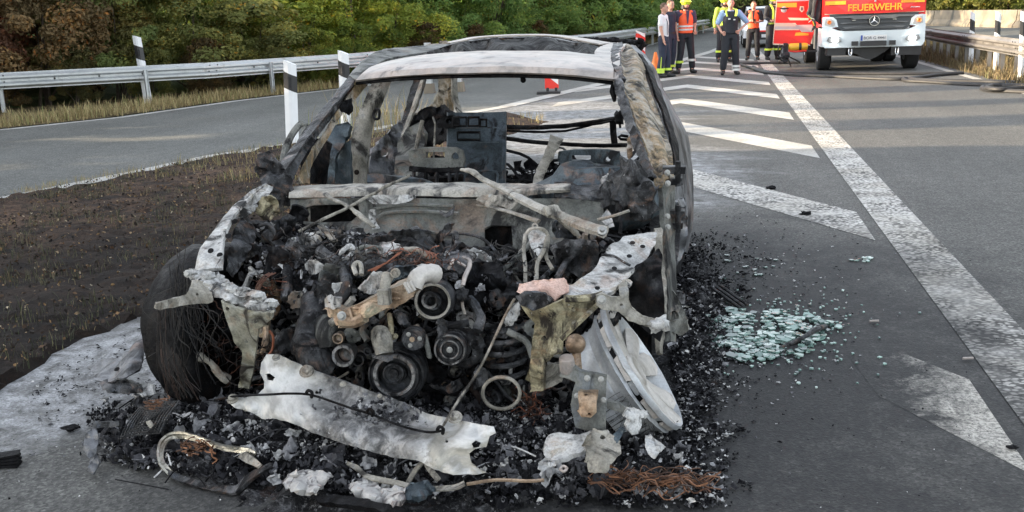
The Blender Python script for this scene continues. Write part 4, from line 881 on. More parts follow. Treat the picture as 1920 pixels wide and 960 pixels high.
mb=plate([(1128,335,4.1),(1140,325,4.1),(1152,328,4.1),(1150,345,4.08),(1160,352,4.05),(1158,372,4.0),(1142,378,4.0),(1124,370,4.0),(1130,350,4.05)],5,.02,.02,16,seed=42,jag=2,holes=[(1140,336,3)]); mb.build('grey_molten_casting',M['ash'],car)
m=MB(); m.tube(T([(1164,360,4.0),(1163,390,3.95),(1164,420,3.9),(1162,440,3.85)]),.008,6); m.build('standing_rod',M['char'],car)
m=MB(); m.tube(T([(1120,412,3.85),(1150,405,3.85),(1180,395,3.85)]),.006,6,smooth=3); m.build('small_rod',M['tan'],car)
# --- interior
seat=MB(); c=[A(842,214,5.5),A(946,213,5.5),A(943,350,5.2),A(842,350,5.2)]
mb=loft([[c[0],c[3]],[c[1],c[2]]],.03,20,14,.003,6,seed=43); sp=mb.build('rear_seat_panel',M['slate'],car)
m=MB(); m.tube([c[3],c[0],c[1],c[2]],.016,8); m.build('panel_rim',M['slate'],sp)
for y in (240,268,276,284,292,314,328): 
    m=MB(); m.tube(T([(868 if y>300 else 855,y,5.36),(935,y-1,5.36)]),.006,6,flat=.6); m.build('panel_rib',M['slate'],sp)
m=MB(); m.tube(T([(868,345,5.15),(872,330,5.16),(890,322,5.18),(930,322,5.18),(932,345,5.15)]),.007,6,smooth=3); m.build('panel_pressing',M['slate'],sp)
m=MB()
for x0,x1,y0,y1 in((850,874,220,236),(878,898,220,236),(900,912,224,238),(858,900,248,262)):
    m.tube(T([(x0,y0,5.38),(x1,y0,5.38),(x1,y1,5.36),(x0,y1,5.36),(x0,y0,5.38)]),.007,6)
m.build('latch_frame',M['char'],sp)
mb=plate([(822,222,5.45),(858,217,5.45),(862,232,5.42),(860,240,5.4),(826,240,5.4)],6,.03,.008,10,seed=44,holes=[(842,229,5)]); mb.build('seat_bracket',M['char'],car)
for i,(pts,mat,yy) in enumerate((([(768,282),(795,276),(855,276),(868,282),(872,300),(868,316),(780,312),(768,300)],'greyp',5.0),([(1048,284),(1075,280),(1140,280),(1162,284),(1166,300),(1160,318),(1060,316),(1046,300)],'slate',5.0))):
    hl=[[(800,284),(835,284),(835,296),(800,296)],(855,292,7)] if i==0 else [[(1072,290),(1108,290),(1108,300),(1072,300)],(1140,298,5)]
    mb=plate([(x,y,yy) for x,y in pts],6,.03,.006,8,seed=45+i,holes=hl); s_=mb.build('front_seat_frame',M[mat],car)
    x0=pts[0][0]
    for dx in (8,30,52,74,90): 
        m=MB(); m.tube(T([(x0+dx,312,yy),(x0+dx+rng.uniform(-4,4),348,yy-.1)]),.011,6); m.build('seat_strut',M['char' if dx%4 else 'charm'],s_)
    m=MB(); m.tube(T([(x0,316,yy-.03),(x0+50,320,yy-.03),(x0+104,318,yy-.03)]),.014,6,smooth=3); m.build('seat_crossbar',M['char'],s_)
    m=MB(); m.tube(T([(x0-6,335,yy+.1),(x0+40,338,yy+.1),(x0+100,333,yy+.1)]),.02,6,smooth=3); m.build('seat_crossbar',M['char'],s_)
mb=plate([(740,330,5.3),(745,270,5.6),(765,240,5.7),(790,228,5.7),(800,250,5.6),(790,300,5.4),(780,345,5.2),(742,345,5.2)],7,.03,.02,10,seed=47,jag=1.5); mb.build('seat_side_panel',M['greyp'],car)
m=MB(); m.tube(T([(792,226,5.5),(784,260,5.45),(778,290,5.4),(768,345,5.3)]),.012,6,smooth=3); m.build('belt_stalk',M['tan'],car)
m=MB(); m.tube(T([(812,220,5.5),(816,232,5.4),(813,300,5.3)]),.006,6); m.build('thin_tube',M['tan'],car)
mb=plate([(690,330,4.6),(700,325,4.6),(790,335,4.55),(820,345,4.5),(690,345,4.55)],7,.03,.01,9,seed=48); mb.build('dash_support',M['slate'],car)
# strap leaning across and bars at the tail
mb=loft([T([(1032,252,5.0),(1022,285,4.85),(1008,315,4.7),(998,348,4.5)]),T([(1056,262,5.0),(1040,290,4.85),(1026,315,4.7),(1014,348,4.5)])],.012,26,6,.008,10,seed=49,edge=.006); mb.build('twisted_strap',M['tan'],car)
mb=loft([T([(1006,345,4.4),(990,356,4.2),(972,372,4.05)]),T([(1012,350,4.4),(998,362,4.2),(980,376,4.05)])],.012,12,4,.004,9,seed=50); mb.build('strap_end',M['tan'],car)
for pts,r_ in (([(948,238,6.5),(1000,239,6.6),(1060,236,6.7),(1120,228,6.7),(1160,222,6.6)],.016),([(948,245,6.5),(1010,247,6.6),(1060,245,6.7),(1110,234,6.7),(1150,226,6.6)],.008),([(945,259,6.4),(1000,266,6.5),(1060,270,6.6),(1120,273,6.6),(1175,272,6.5)],.014)):
    m=MB(); m.tube(T(pts),r_,7,smooth=5); m.build('tailgate_bar',M['char'],car,rough=.003,rs=20)
m=MB(); m.tube(T([(1149,226,6.6),(1150,250,6.6),(1153,273,6.6)]),.024,6,flat=.5); m.build('tailgate_post',M['char'],car)
m=MB(); m.tube(T([(1178,256,6.2),(1165,254,6.2),(1160,257,6.2),(1164,261,6.2),(1178,262,6.2)]),.009,6); m.build('tailgate_latch',M['char'],car)
m=MB(); m.ball(A(1162,220,6.5),.04,6,nz=.9); m.tube(T([(1160,215,6.5),(1163,240,6.5)]),.008,5); m.tube(T([(1155,222,6.5),(1175,218,6.5)]),.01,5); m.build('melted_lamp_bracket',M['char'],car)
mb=plate([(1176,262,6.0),(1184,250,6.0),(1186,290,5.8),(1180,300,5.8)],5,.02,.01,10,seed=51); mb.build('rusty_tail_panel',M['copper'],car)
# floor pan and dark cabin interior
mb=MB(); fl=[]
xs=[-2.0+i*.08 for i in range(24)]; ys=[4.1+j*.1 for j in range(30)]
vs=[Vector((x,y,.2+.09*abs(fnoise(Vector((x*3,y*3,2))))+.25*max(0,(y-6.2))*.3+(.22 if x<-1.9 or x>-.28 else 0))) for y in ys for x in xs]
shell(vs,[(j*24+i,j*24+i+1,(j+1)*24+i+1,(j+1)*24+i) for j in range(29) for i in range(23)],.03,mb)
mb.build('floor_pan',M['char'],car)
mb=MB()
for _ in range(1500):
    x=rng.uniform(-1.9,-.35);y=rng.uniform(4.2,6.9); flake(mb,Vector((x,y,.3+.28*rng.random()**2+.08*noise.noise(Vector((x*2,y*2,0))))),rng.uniform(.03,.1),rng.random()**1.6,flat=.8)
for _ in range(90):
    x=rng.uniform(-1.8,-.4);y=rng.uniform(4.3,6.8);p=Vector((x,y,rng.uniform(.3,.62))); d=Vector((max(-.3,min(.3,rng.gauss(0,.2))),rng.gauss(0,.2),rng.gauss(0,.05)))*(.6 if p.x>-.9 else 1); mb.tube([p-d,p+Vector((0,0,.05)),p+d],rng.uniform(.003,.012),5,smooth=3,tone=rng.random()*.8)
tag(mb.build('cabin_debris',M['darkdebris'],car),kind='stuff')
for a,b in (((-1.92,4.2),(-2.0,7.1)),((-.28,4.2),(-.2,6.0))):
    mb=loft([[Vector((a[0],a[1],.08)),Vector((b[0],b[1],.08))],[Vector((a[0],a[1],.36)),Vector((b[0],b[1],.4))]],.06,30,6,.02,5,seed=a[0]); mb.build('door_sill',M['char'],car)
mb=loft([T([(1040,255,7.1),(960,258,7.1),(880,262,7.1)]),[Vector((-.6,7.15,.3)),Vector((-1.2,7.15,.3)),Vector((-1.9,7.15,.3))]],.03,20,8,.02,5,seed=52,edge=.02)
mb=loft([[Vector((-2.0,7.1,.1)),Vector((-1.2,7.2,.1)),Vector((-.3,7.1,.1))],[Vector((-2.0,7.1,.38)),Vector((-1.2,7.2,.4)),Vector((-.3,7.1,.42))]],.04,30,8,.02,5,seed=53); mb.build('rear_bulkhead',M['char'],car)
# left body side low (seen through)
mb=loft([[Vector((-2.02,5.3,.2)),Vector((-2.1,6.2,.25)),Vector((-2.1,7.1,.3))],[Vector((-1.98,5.4,.7)),Vector((-2.08,6.2,.78)),Vector((-2.0,7.05,.8))]],.02,30,10,.02,5,seed=54,edge=.02); mb.build('body_side',M['sidep'],car)
# --- left front wing strut
mb=loft([T([(498,345,3.92),(470,372,3.8),(440,405,3.65),(424,436,3.5),(418,478,3.36),(416,505,3.3)]),T([(474,360,3.85),(440,388,3.74),(408,430,3.55),(384,462,3.42),(378,490,3.33),(378,508,3.3)]),T([(466,370,3.85),(430,400,3.72),(400,440,3.55),(376,470,3.42),(372,492,3.36),(368,512,3.32)])],.014,54,14,.006,9,seed=55,edge=.004)
ls=mb.build('left_wing_strut',M['ash'],car)
mb=plate([(500,345,3.9),(512,350,3.92),(500,375,3.85),(478,395,3.8),(462,408,3.76),(448,410,3.74),(440,400,3.76),(470,370,3.84)],5,.008,.02,12,seed=56,jag=2); mb.build('torn_wing_edge',M['ash'],ls)
mb=plate([(455,408,3.7),(476,425,3.68),(480,445,3.64),(462,480,3.54),(450,500,3.45),(436,520,3.38),(424,505,3.35),(430,470,3.44),(440,430,3.58)],6,.01,.02,10,seed=57,jag=2); mb.build('inner_wing_panel',M['charm'],ls)
for px,py,Y in ((428,442,3.48),(412,478,3.36),(395,470,3.38),(440,415,3.6)):
    m=MB(); disc(m,px,py,Y-.012,4.5,[(1.3,0),(1,.1),(0,.1)],(.1,-.7,.7),12); m.build('strut_hole',M['char'],ls)
mb=plate([(344,510,3.26),(356,505,3.28),(380,508,3.3),(412,515,3.28),(440,540,3.22),(470,555,3.2),(490,556,3.18),(512,568,3.15),(514,584,3.12),(500,586,3.1),(470,580,3.12),(430,565,3.14),(400,552,3.16),(385,540,3.2),(362,525,3.24)],5,.018,.03,16,seed=58,jag=2.5); mc=mb.build('molten_front_corner',M['ash'],ls)
mb=MB()
for k in range(46):
    t=rng.random(); p=A(360+150*t,512+62*t+rng.uniform(-10,8),3.24-.12*t); mb.ball(p,rng.uniform(.008,.022),4,(1.3,1,.7),nz=.9)
tag(mb.build('molten_lumps',M['ash'],ls,rough=.006,rs=40),kind='stuff')
mb=plate([(392,530,3.2),(400,565,3.16),(392,568,3.16),(360,570,3.12),(330,575,3.08),(300,580,3.02),(290,578,3.0),(292,568,3.0),(320,560,3.06),(350,552,3.12),(358,535,3.16),(362,525,3.2)],6,.012,.005,9,seed=59,holes=[(369,553,2.5)]); la=mb.build('left_wing_bracket',M['tan'],car)
bolt(la,352,513,3.22,5)
mb=plate([(416,562,3.14),(440,575,3.12),(480,584,3.1),(514,584,3.08),(512,596,3.1),(496,610,3.12),(486,616,3.13),(480,660,3.2),(475,700,3.26),(468,728,3.3),(448,726,3.28),(452,690,3.24),(456,660,3.2),(440,640,3.17),(430,610,3.15),(422,585,3.14)],6,.014,.006,9,seed=60,holes=[(429,578,3.5),(481,600,3.5),(463,638,3.5)],jag=.6); mb.build('left_front_bracket',M['yellgrey'],car)
# --- right front: ash white wing top, pink plate, yellow bracket
mb=loft([T([(1172,446,3.72),(1140,470,3.6),(1118,500,3.46),(1090,525,3.34),(1062,542,3.26),(1056,555,3.2)]),T([(1200,440,3.76),(1175,470,3.62),(1150,503,3.46),(1125,525,3.34),(1100,545,3.25),(1085,556,3.18)]),T([(1232,436,3.8),(1222,470,3.68),(1196,500,3.52),(1180,520,3.4),(1168,530,3.34),(1135,552,3.2)])],.012,50,18,.009,9,seed=61,edge=.006,bulge=lambda u,v:.012*math.sin(v*12)*u)
rs_=mb.build('right_wing_top',M['ash'],car)
for px,py,Y in ((1186,455,3.67),(1152,503,3.44),(1205,462,3.66),(1120,540,3.26),(1180,480,3.58)):
    m=MB(); disc(m,px,py,Y-.03,4.,[(1.3,0),(.9,.1),(0,.1)],(.1,-.5,.9),10); m.build('hole',M['char'],rs_)
m=MB(); m.tube(T([(1128,478,3.53),(1150,480,3.52),(1170,492,3.5),(1182,498,3.5)]),.005,6,smooth=4); m.build('weld_seam',M['charm'],rs_)
mb=plate([(1158,528,3.32),(1176,522,3.34),(1184,528,3.34),(1180,540,3.3),(1168,534,3.3)],4,.008,.02,20,seed=62,jag=2); mb.build('torn_tab',M['ash'],rs_)
mb=plate([(1196,498,3.5),(1224,478,3.6),(1234,466,3.64),(1242,478,3.62),(1240,510,3.55),(1246,560,3.5),(1246,610,3.5),(1238,640,3.5),(1190,600,3.55),(1180,560,3.55),(1176,520,3.45)],8,.014,.01,6,seed=63); mb.build('inner_wheel_arch',M['rustash' if 0 else 'char'],car)
mb=plate([(970,548,3.14),(974,532,3.16),(1000,527,3.2),(1030,524,3.22),(1058,521,3.24),(1066,534,3.24),(1066,548,3.2),(1050,556,3.16),(1040,566,3.13),(1034,556,3.14),(1020,548,3.14),(1000,556,3.12),(980,553,3.12)],5,.008,.012,14,seed=64,jag=1.5); pk=mb.build('scaled_pink_plate',M['pink'],car)
mb=plate([(968,555,3.12),(990,546,3.1),(1020,548,3.11),(1036,560,3.1),(1030,575,3.1),(1015,585,3.1),(995,580,3.1),(975,570,3.11)],5,.012,.02,16,seed=65,jag=2); mb.build('charred_lump',M['charm'],pk)
mb=plate([(978,572,3.12),(1000,582,3.1),(1030,572,3.08),(1065,556,3.1),(1110,552,3.16),(1128,548,3.2),(1132,556,3.2),(1116,575,3.16),(1096,598,3.14),(1070,625,3.12),(1055,640,3.12),(1054,662,3.12),(1040,664,3.12),(1030,676,3.14),(1000,680,3.16),(996,672,3.16),(998,640,3.14),(1004,605,3.12),(992,590,3.11)],6,.02,.006,9,seed=66,holes=[(1074,577,5),(1021,631,5)],jag=.6); yb_=mb.build('right_front_bracket',M['yell'],car)
m=MB(); m.tube(T([(1060,560,3.07),(1100,560,3.1),(1128,552,3.16)]),.012,6,smooth=3); m.tube(T([(1126,566,3.13),(1090,600,3.1),(1052,636,3.08)]),.009,6); m.build('bracket_flange',M['yell'],yb_)
mb=plate([(1038,600,3.12),(1054,592,3.12),(1056,655,3.12),(1042,664,3.1),(1034,650,3.12)],5,.02,.006,9,seed=67,holes=[(1046,650,3)]); mb.build('bracket_tab',M['yell'],yb_)
mb=plate([(996,680,3.14),(1022,678,3.12),(1022,728,3.16),(998,730,3.18)],7,.05,.004,9,seed=68); mb.build('crash_box',M['yell'],car)
mb=plate([(1024,682,3.16),(1054,680,3.2),(1055,712,3.2),(1024,728,3.18)],6,.03,.006,14,seed=69,jag=1); mb.build('crash_box',M['tan'],car)
mb=plate([(1116,553,3.12),(1130,549,3.14),(1146,556,3.16),(1162,556,3.18),(1160,534,3.24),(1176,532,3.26),(1178,560,3.22),(1185,576,3.22),(1205,592,3.22),(1222,596,3.22),(1242,600,3.22),(1244,612,3.2),(1225,614,3.2),(1200,608,3.2),(1178,600,3.18),(1160,584,3.16),(1130,580,3.12),(1118,572,3.12)],5,.014,.004,9,seed=70,holes=[(1163,573,2.5)]); ra=mb.build('right_wing_bracket',M['tan'],car)
bolt(ra,1128,562,3.1,6); 
mb=MB(); mb.ball(A(1236,608,3.2),.028,6,(1.3,1,.8),nz=.9); mb.ball(A(1228,613,3.2),.02,6,nz=.9); mb.build('molten_tip',M['ash'],ra,rough=.006,rs=50)
mb=plate([(1060,690,3.05),(1075,694,3.05),(1072,708,3.05),(1056,704,3.05)],5,.02,.003,9,seed=71)
# stub: ball joint and white reservoir
m=MB(); m.ball(A(1079,645,3.3),.036,9); m.tube(T([(1080,650,3.3),(1082,680,3.28),(1084,700,3.26)]),.016,8); m.build('tie_rod_end',M['copper'],car)
m=MB(); disc(m,1063,682,3.12,15,[(1,-1.),(1,.5),(.9,.9),(.6,1.),(0,1.)],(0,-.3,1),16); m.build('reservoir_stub',M['roofm'],car)
# --- engine
eng_o=plate([(455,415,3.9),(560,420,3.9),(700,445,3.85),(860,470,3.8),(1000,500,3.75),(1150,470,3.8),(1180,520,3.75),(1190,600,3.75),(1150,700,3.75),(1000,760,3.7),(800,775,3.6),(560,740,3.6),(460,720,3.7),(430,600,3.75),(440,500,3.8)],13,.04,.11,5,seed=72)
eng=eng_o.build('engine',M['char'],car)
mb=plate([(560,500,3.7),(600,470,3.72),(660,445,3.74),(740,438,3.76),(850,452,3.78),(960,490,3.72),(1010,540,3.6),(940,560,3.5),(860,510,3.5),(790,500,3.45),(700,510,3.4),(640,530,3.4),(610,580,3.4),(560,600,3.45),(545,550,3.55)],8,.02,.06,9,seed=73,jag=4); mb.build('melted_engine_cover',M['charm'],eng)
def crumple(px,py,Y,w,h,mat,name,seed,amp=.02,jag=2.,parent=None,rot=0.,sp=5,holes=()):
    r=random.Random(seed); n=9; P=[]
    for k in range(n):
        a=2*math.pi*k/n; q=r.uniform(.7,1.15); x=math.cos(a)*w*q;y=math.sin(a)*h*q; P.append((px+x*math.cos(rot)-y*math.sin(rot),py+x*math.sin(rot)+y*math.cos(rot),Y+r.uniform(-.02,.02)))
    mb=plate(P,sp,.008,amp,14,seed=seed+.5,jag=jag,holes=holes); return mb.build(name,M[mat],parent or eng)
crumple(730,452,3.6,60,16,'charm','melted_cover_flap',101,.03,rot=.05)
crumple(770,440,3.62,55,12,'charm','melted_cover_flap',102,.03,rot=-.1)
crumple(705,530,3.3,34,20,'ash','torn_foil',103,.03,rot=-.5)
crumple(740,515,3.28,40,14,'slate','torn_foil',104,.03,rot=-.4)
crumple(610,550,3.34,26,46,'charm','melted_duct',105,.04,rot=.3)
crumple(640,580,3.28,22,30,'charm','melted_duct',106,.04,rot=.2)
crumple(625,520,3.38,28,26,'greyp','melted_duct',107,.04,rot=.1)
crumple(560,480,3.6,40,30,'charm','melted_duct',108,.05,rot=.1)
crumple(575,450,3.66,34,12,'ash','ash_crust',109,.03)
crumple(520,500,3.55,30,40,'char','melted_duct',110,.05)
crumple(905,530,3.5,42,50,'char','charred_filter_housing',111,.05,sp=7)
crumple(1080,480,3.6,45,40,'charm','brake_servo_remnant',112,.05,sp=7)
crumple(880,600,3.4,30,18,'ash','ash_crust',113,.035,rot=.2)
crumple(930,620,3.4,30,12,'charm','ash_crust',114,.035,rot=.3)
crumple(700,480,3.5,50,18,'ash','ash_crust',115,.035,rot=-.35)
crumple(800,505,3.36,24,9,'ash','torn_foil',116,.02,rot=.2)
crumple(640,470,3.6,16,28,'charm','melted_duct',117,.04,rot=-.6)
crumple(590,500,3.5,20,14,'ash','ash_crust',118,.03)
crumple(510,560,3.5,16,36,'copper','rusty_bracket',119,.03)
crumple(495,535,3.46,14,20,'tan','lamp_motor',120,.03)
crumple(505,390,3.8,24,22,'yell','wing_corner_lump',121,.04)
crumple(560,400,3.85,22,16,'char','wing_corner_lump',122,.04)
crumple(540,420,3.8,20,20,'charm','wing_corner_lump',123,.05)
crumple(1130,455,3.75,24,16,'charm','hanging_shreds',124,.04)
crumple(1060,430,3.8,36,18,'charm','hanging_shreds',125,.04)
# heat exchanger
mb=plate([(612,576,3.2),(622,572,3.2),(655,578,3.16),(690,560,3.14),(735,537,3.14),(775,520,3.16),(788,528,3.16),(782,548,3.16),(765,562,3.15),(700,590,3.12),(662,600,3.14),(640,606,3.16),(628,596,3.18)],5,.07,.003,8,seed=74); hx=mb.build('exhaust_cooler',M['copper'],eng)
for px,py in((668,578),(672,590),(704,566),(707,577),(738,549),(742,560),(765,542)):
    m=MB(); m.ball(A(px,py,3.105),.011,6,(1.5,.3,.6)); m.build('cooler_dimple',M['copper'],hx)
bolt(hx,641,592,3.1,6); 
m=MB(); m.tube(T([(655,578,3.12),(662,602,3.1)]),.007,6); m.tube(T([(640,603,3.12),(665,604,3.11),(684,595,3.1)]),.02,8,smooth=3); m.build('cooler_band',M['copper'],hx)
m=MB(); m.tube(T([(776,540,3.14),(783,520,3.16),(800,512,3.2),(815,514,3.24)]),[.028,.03,.03,.034],12,smooth=4); m.build('cooler_pipe',M['alloy'],hx)
for dx in (0,5,10): 
    m=MB(); m.tube(T([(758+dx,530-dx*.2,3.1),(768+dx,550-dx*.5,3.09)]),.006,6); m.build('clamp_ring',M['alloy'],hx)
m=MB(); m.tube(T([(727,516,3.12),(722,535,3.09),(721,560,3.07)]),[.022,.018,.02],10,smooth=4); m.box(A(721,556,3.06),(.04,.03,.05)); m.build('sensor_pipe',M['tan'],hx)
m=MB(); disc(m,741,512,3.1,9,[(1,-.6),(1,.2),(.7,.3),(.65,.1),(.4,.1),(.35,.5),(0,.5)],n=18); m.build('sensor_ring',M['tan'],hx)
mb=plate([(612,560,3.16),(625,555,3.14),(640,558,3.12),(640,572,3.12),(628,578,3.14),(612,574,3.16)],4,.02,.008,15,seed=75,holes=[(622,566,2),(632,570,2)]); mb.build('cooler_bracket',M['ash'],hx)
# pulleys and rings
def pulley(name,px,py,Y,rp,prof,mat='hub',ax=(.12,-1,.1),n=36,parent=None): m=MB(); disc(m,px,py,Y,rp,prof,ax,n); return m.build(name,M[mat],parent or eng,ang=35)
cp_=pulley('crank_pulley',742,705,3.2,54,[(1,-1.),(1,-.1),(.93,0),(.9,-.15),(.84,-.15),(.8,0),(.72,0),(.68,-.25),(.66,-.5),(.35,-.5),(.33,-.25),(.28,-.2),(.24,-.4),(.1,-.4),(.08,-.3),(0,-.3)])
m=MB(); disc(m,739,704,3.17,47,[(.86,0),(.84,.05),(.72,.04),(.7,-.08),(.86,-.1),(.86,0)],(.12,-1,.1),36); m.build('pulley_ring',M['hubring'],cp_)
m=MB(); disc(m,738,700,3.22,20,[(1,-.5),(1,.2),(.85,.25),(.8,0),(.5,0),(.45,.2),(0,.2)],(.12,-1,.1),24); m.build('pulley_hub',M['hub'],cp_)
tp=pulley('throttle_ring',812,566,3.28,36,[(1.05,-1.2),(1.05,-.2),(.97,0),(.85,.02),(.82,-.2),(.74,-.6),(.46,-.5),(.44,.1),(.4,.18),(.3,.18),(.27,-.3),(0,-.3)],'hub')
m=MB(); disc(m,811,565,3.25,34,[(1,-.1),(1,.03),(.88,.03),(.86,-.1)],(.12,-1,.1),36); m.build('ring_lip',M['tan'],tp)
m=MB(); disc(m,806,563,3.25,17,[(.95,-.2),(.95,.1),(.7,.1),(.68,-.3)],(.12,-1,.1),24); m.build('inner_lip',M['hubring'],tp)
wp=pulley('water_pump_pulley',775,636,3.2,23,[(1,-.8),(1,-.1),(.92,0),(.85,-.06),(.3,-.06),(.28,.05),(0,.05)])
for k,(dx,dy) in enumerate(((-9,-9),(12,-1),(-6,12))): bolt(wp,775+dx,636+dy,3.2,3,(.12,-1,.1))
pulley('pump_centre',773,636,3.19,5,[(1,0),(1,.4),(0,.4)],'copper',parent=wp)
ac=pulley('compressor_pulley',845,656,3.24,32,[(1.1,-1.6),(1.1,-.9),(1,-.85),(1,-.6),(.95,-.58),(.95,-.4),(1,-.38),(1,-.15),(.93,0),(.86,0),(.84,-.2),(.7,-.2),(.68,-.02),(.52,0),(.5,-.14),(.3,-.14),(.28,-.02),(0,-.02)])
bolt(ac,843,656,3.22,4,(.12,-1,.1)); m=MB(); disc(m,843,656,3.21,30,[(.98,-.1),(.98,.02),(.88,.02),(.87,-.1)],(.12,-1,.1),32); m.build('pulley_ring',M['hubring'],ac)
m=MB(); disc(m,843,656,3.21,18,[(1,-.1),(1,.02),(.88,.02),(.87,-.1)],(.12,-1,.1),28); m.build('pulley_ring',M['hubring'],ac)
m=MB(); disc(m,872,655,3.34,34,[(.9,-1),(1,-.8),(1,.3),(.9,.4),(.4,.5)],(.2,-1,.1),24); m.build('compressor_body',M['charm'],ac,rough=.008,rs=20)
for px,py,Y,rp,mt in ((643,668,3.2,20,'hubring'),(633,635,3.22,10,'copper'),(671,676,3.25,11,'hub'),(689,659,3.25,7,'hub')):
    m=MB(); disc(m,px,py,Y,rp,[(1,-2.2),(1.02,-.4),(1.1,-.2),(1.05,.0),(.8,.02),(.78,-.3),(.76,-1.6),(0,-1.8)],(.15,-1,.1),22); m.build('coolant_port',M[mt],eng,ang=40)
m=MB(); m.tube(T([(588,558,3.4),(590,590,3.34),(582,620,3.3),(580,650,3.26),(592,678,3.24),(612,690,3.26)]),[.045,.05,.055,.058,.06,.06],14,smooth=5); pp=m.build('intake_hose',M['hub'],eng,rough=.006,rs=12)
for py in (636,652): 
    m=MB(); m.tube(T([(581,py,3.27),(581,py+7,3.27)]),.068,14); m.build('hose_coupling',M['charm'],pp)
m=MB(); m.tube(T([(612,600,3.3),(612,625,3.26),(613,648,3.25)]),[.035,.04,.034],12,smooth=4); m.build('intake_hose',M['greyp'],eng,rough=.005,rs=20)
m=MB(); m.tube(T([(712,622,3.2),(716,640,3.16),(720,664,3.14)]),[.03,.036,.032],12,smooth=3); p3=m.build('thermostat_neck',M['tan'],eng,rough=.006,rs=20)
mb=plate([(698,664,3.13),(735,668,3.1),(737,674,3.1),(728,678,3.1),(700,670,3.13)],4,.012,.003,9,seed=76); mb.build('neck_flange',M['charm'],p3)
m=MB(); m.tube(T([(730,590,3.3),(733,610,3.24),(734,632,3.2),(742,630,3.18)]),.01,7,smooth=4); m.build('small_pipe',M['yell'],eng)
m=MB(); m.tube(T([(868,482,3.5),(880,488,3.48),(880,500,3.46),(872,518,3.42),(868,535,3.4)]),[.006,.008,.009,.009,.008],7,smooth=5); m.build('white_fuel_pipe',M['roofm'],eng)
m=MB(); m.tube(T([(840,505,3.45),(848,492,3.46),(850,486,3.48)]),.006,6,smooth=3); m.tube(T([(858,492,3.48),(868,496,3.47),(874,500,3.46)]),.005,6); m.build('white_fuel_pipe',M['roofm'],eng)
m=MB(); m.tube(T([(866,535,3.4),(867,570,3.36),(872,590,3.34)]),.006,6,smooth=4); m.build('thin_pipe',M['tan'],eng)
m=MB(); m.tube(T([(636,478,3.45),(645,468,3.46),(658,462,3.48),(662,472,3.46),(655,482,3.44),(642,486,3.42)]),[.006,.01,.012,.012,.012,.006],7,smooth=4); m.build('ash_white_bracket',M['ash'],eng)
m=MB(); m.tube(T([(668,515,3.3),(663,500,3.32),(670,492,3.34),(677,498,3.33),(678,515,3.3)]),.009,7,smooth=4); m.build('lifting_eye',M['tan'],eng)
m=MB(); m.tube(T([(670,470,3.45),(680,463,3.46),(700,464,3.46),(715,466,3.47)]),.009,7,smooth=4); m.tube(T([(670,470,3.45),(674,482,3.43),(684,490,3.42)]),.011,7,smooth=4); m.build('curved_bracket',M['greyp'],eng)
m=MB(); m.tube(T([(600,423,3.65),(612,435,3.62),(628,452,3.58)]),.014,6,flat=.4); m.build('metal_strap',M['tan'],eng)
# suspension spring, drive shaft ring and hoop, right
m=MB(); sps=[]
for k in range(64):
    a=k*.5; sps.append(A(950,668,3.45)+Vector((math.cos(a)*.075,math.sin(a)*.075,-.09+k*.0035)))
m.tube(sps,.011,7); m.build('suspension_spring',M['charm'],car)
crumple(920,665,3.45,26,30,'charm','suspension_arm',126,.04,parent=car)
m=MB(); ring=[]
for k in range(29): a=2*math.pi*k/28; ring.append(A(940+35*math.cos(a),737+30*math.sin(a),3.2))
m.tube(ring,.0065,7); m.build('wire_hoop',M['tan'],car)
m=MB(); sps=[]
for k in range(60):
    a=k*.55; sps.append(A(566,600,3.5)+Vector((math.cos(a)*.05,math.sin(a)*.05,-.1+k*.004)))
m.tube(sps,.01,7); m.build('suspension_spring',M['char'],car)
m=MB(); m.tube(T([(965,560,3.15),(945,596,3.15),(900,690,3.1),(860,750,3.04),(825,808,2.98)]),.0045,6,smooth=4); m.build('bonnet_cable',M['tan'],car)
for pts,r_ in (([(790,470,3.7),(840,440,3.8),(900,445,3.7),(940,480,3.6),(960,470,3.7)],.006),([(700,460,3.6),(760,450,3.6),(800,465,3.55),(830,480,3.5)],.006),([(560,470,3.6),(610,455,3.6),(650,440,3.6)],.008),([(900,475,3.8),(940,480,3.75),(985,470,3.7)],.012),([(1045,520,3.5),(1070,480,3.6),(1100,470,3.65)],.012),([(1040,500,3.6),(1010,530,3.5)],.01)):
    m=MB(); m.tube(T(pts),r_,6,smooth=5); m.build('charred_hose',M['charm'],eng)
# engine bay wires, many thin ones
mb=MB()
def wires(mb,px,py,Y,w,h,n,r=.0016,tone=(.5,1),L=40):
    for _ in range(n):
        x=px+rng.uniform(-w,w);y=py+rng.uniform(-h,h); a=rng.uniform(0,6.28); pts=[]
        for k in range(5):
            pts.append(A(x,y,Y+rng.uniform(-.05,.05))); a+=rng.gauss(0,.7); x+=math.cos(a)*L/4; y+=math.sin(a)*L/5
        mb.tube(pts,r*rng.uniform(.7,1.5),4,smooth=3,tone=rng.uniform(*tone),cap=False)
wires(mb,770,490,3.4,70,16,60); wires(mb,500,545,3.44,14,26,40,L=30); wires(mb,1000,760,3.3,14,26,30,tone=(.7,1)); wires(mb,680,500,3.4,60,30,50,tone=(0,.8)); wires(mb,1020,620,3.5,60,60,40,tone=(0,.6)); wires(mb,940,500,3.55,60,40,40,tone=(0,.7)); wires(mb,480,690,3.35,30,40,40,tone=(.2,.9)); wires(mb,600,480,3.55,60,40,50,tone=(0,.7)); wires(mb,900,590,3.4,60,30,40,tone=(0,.6),L=26)
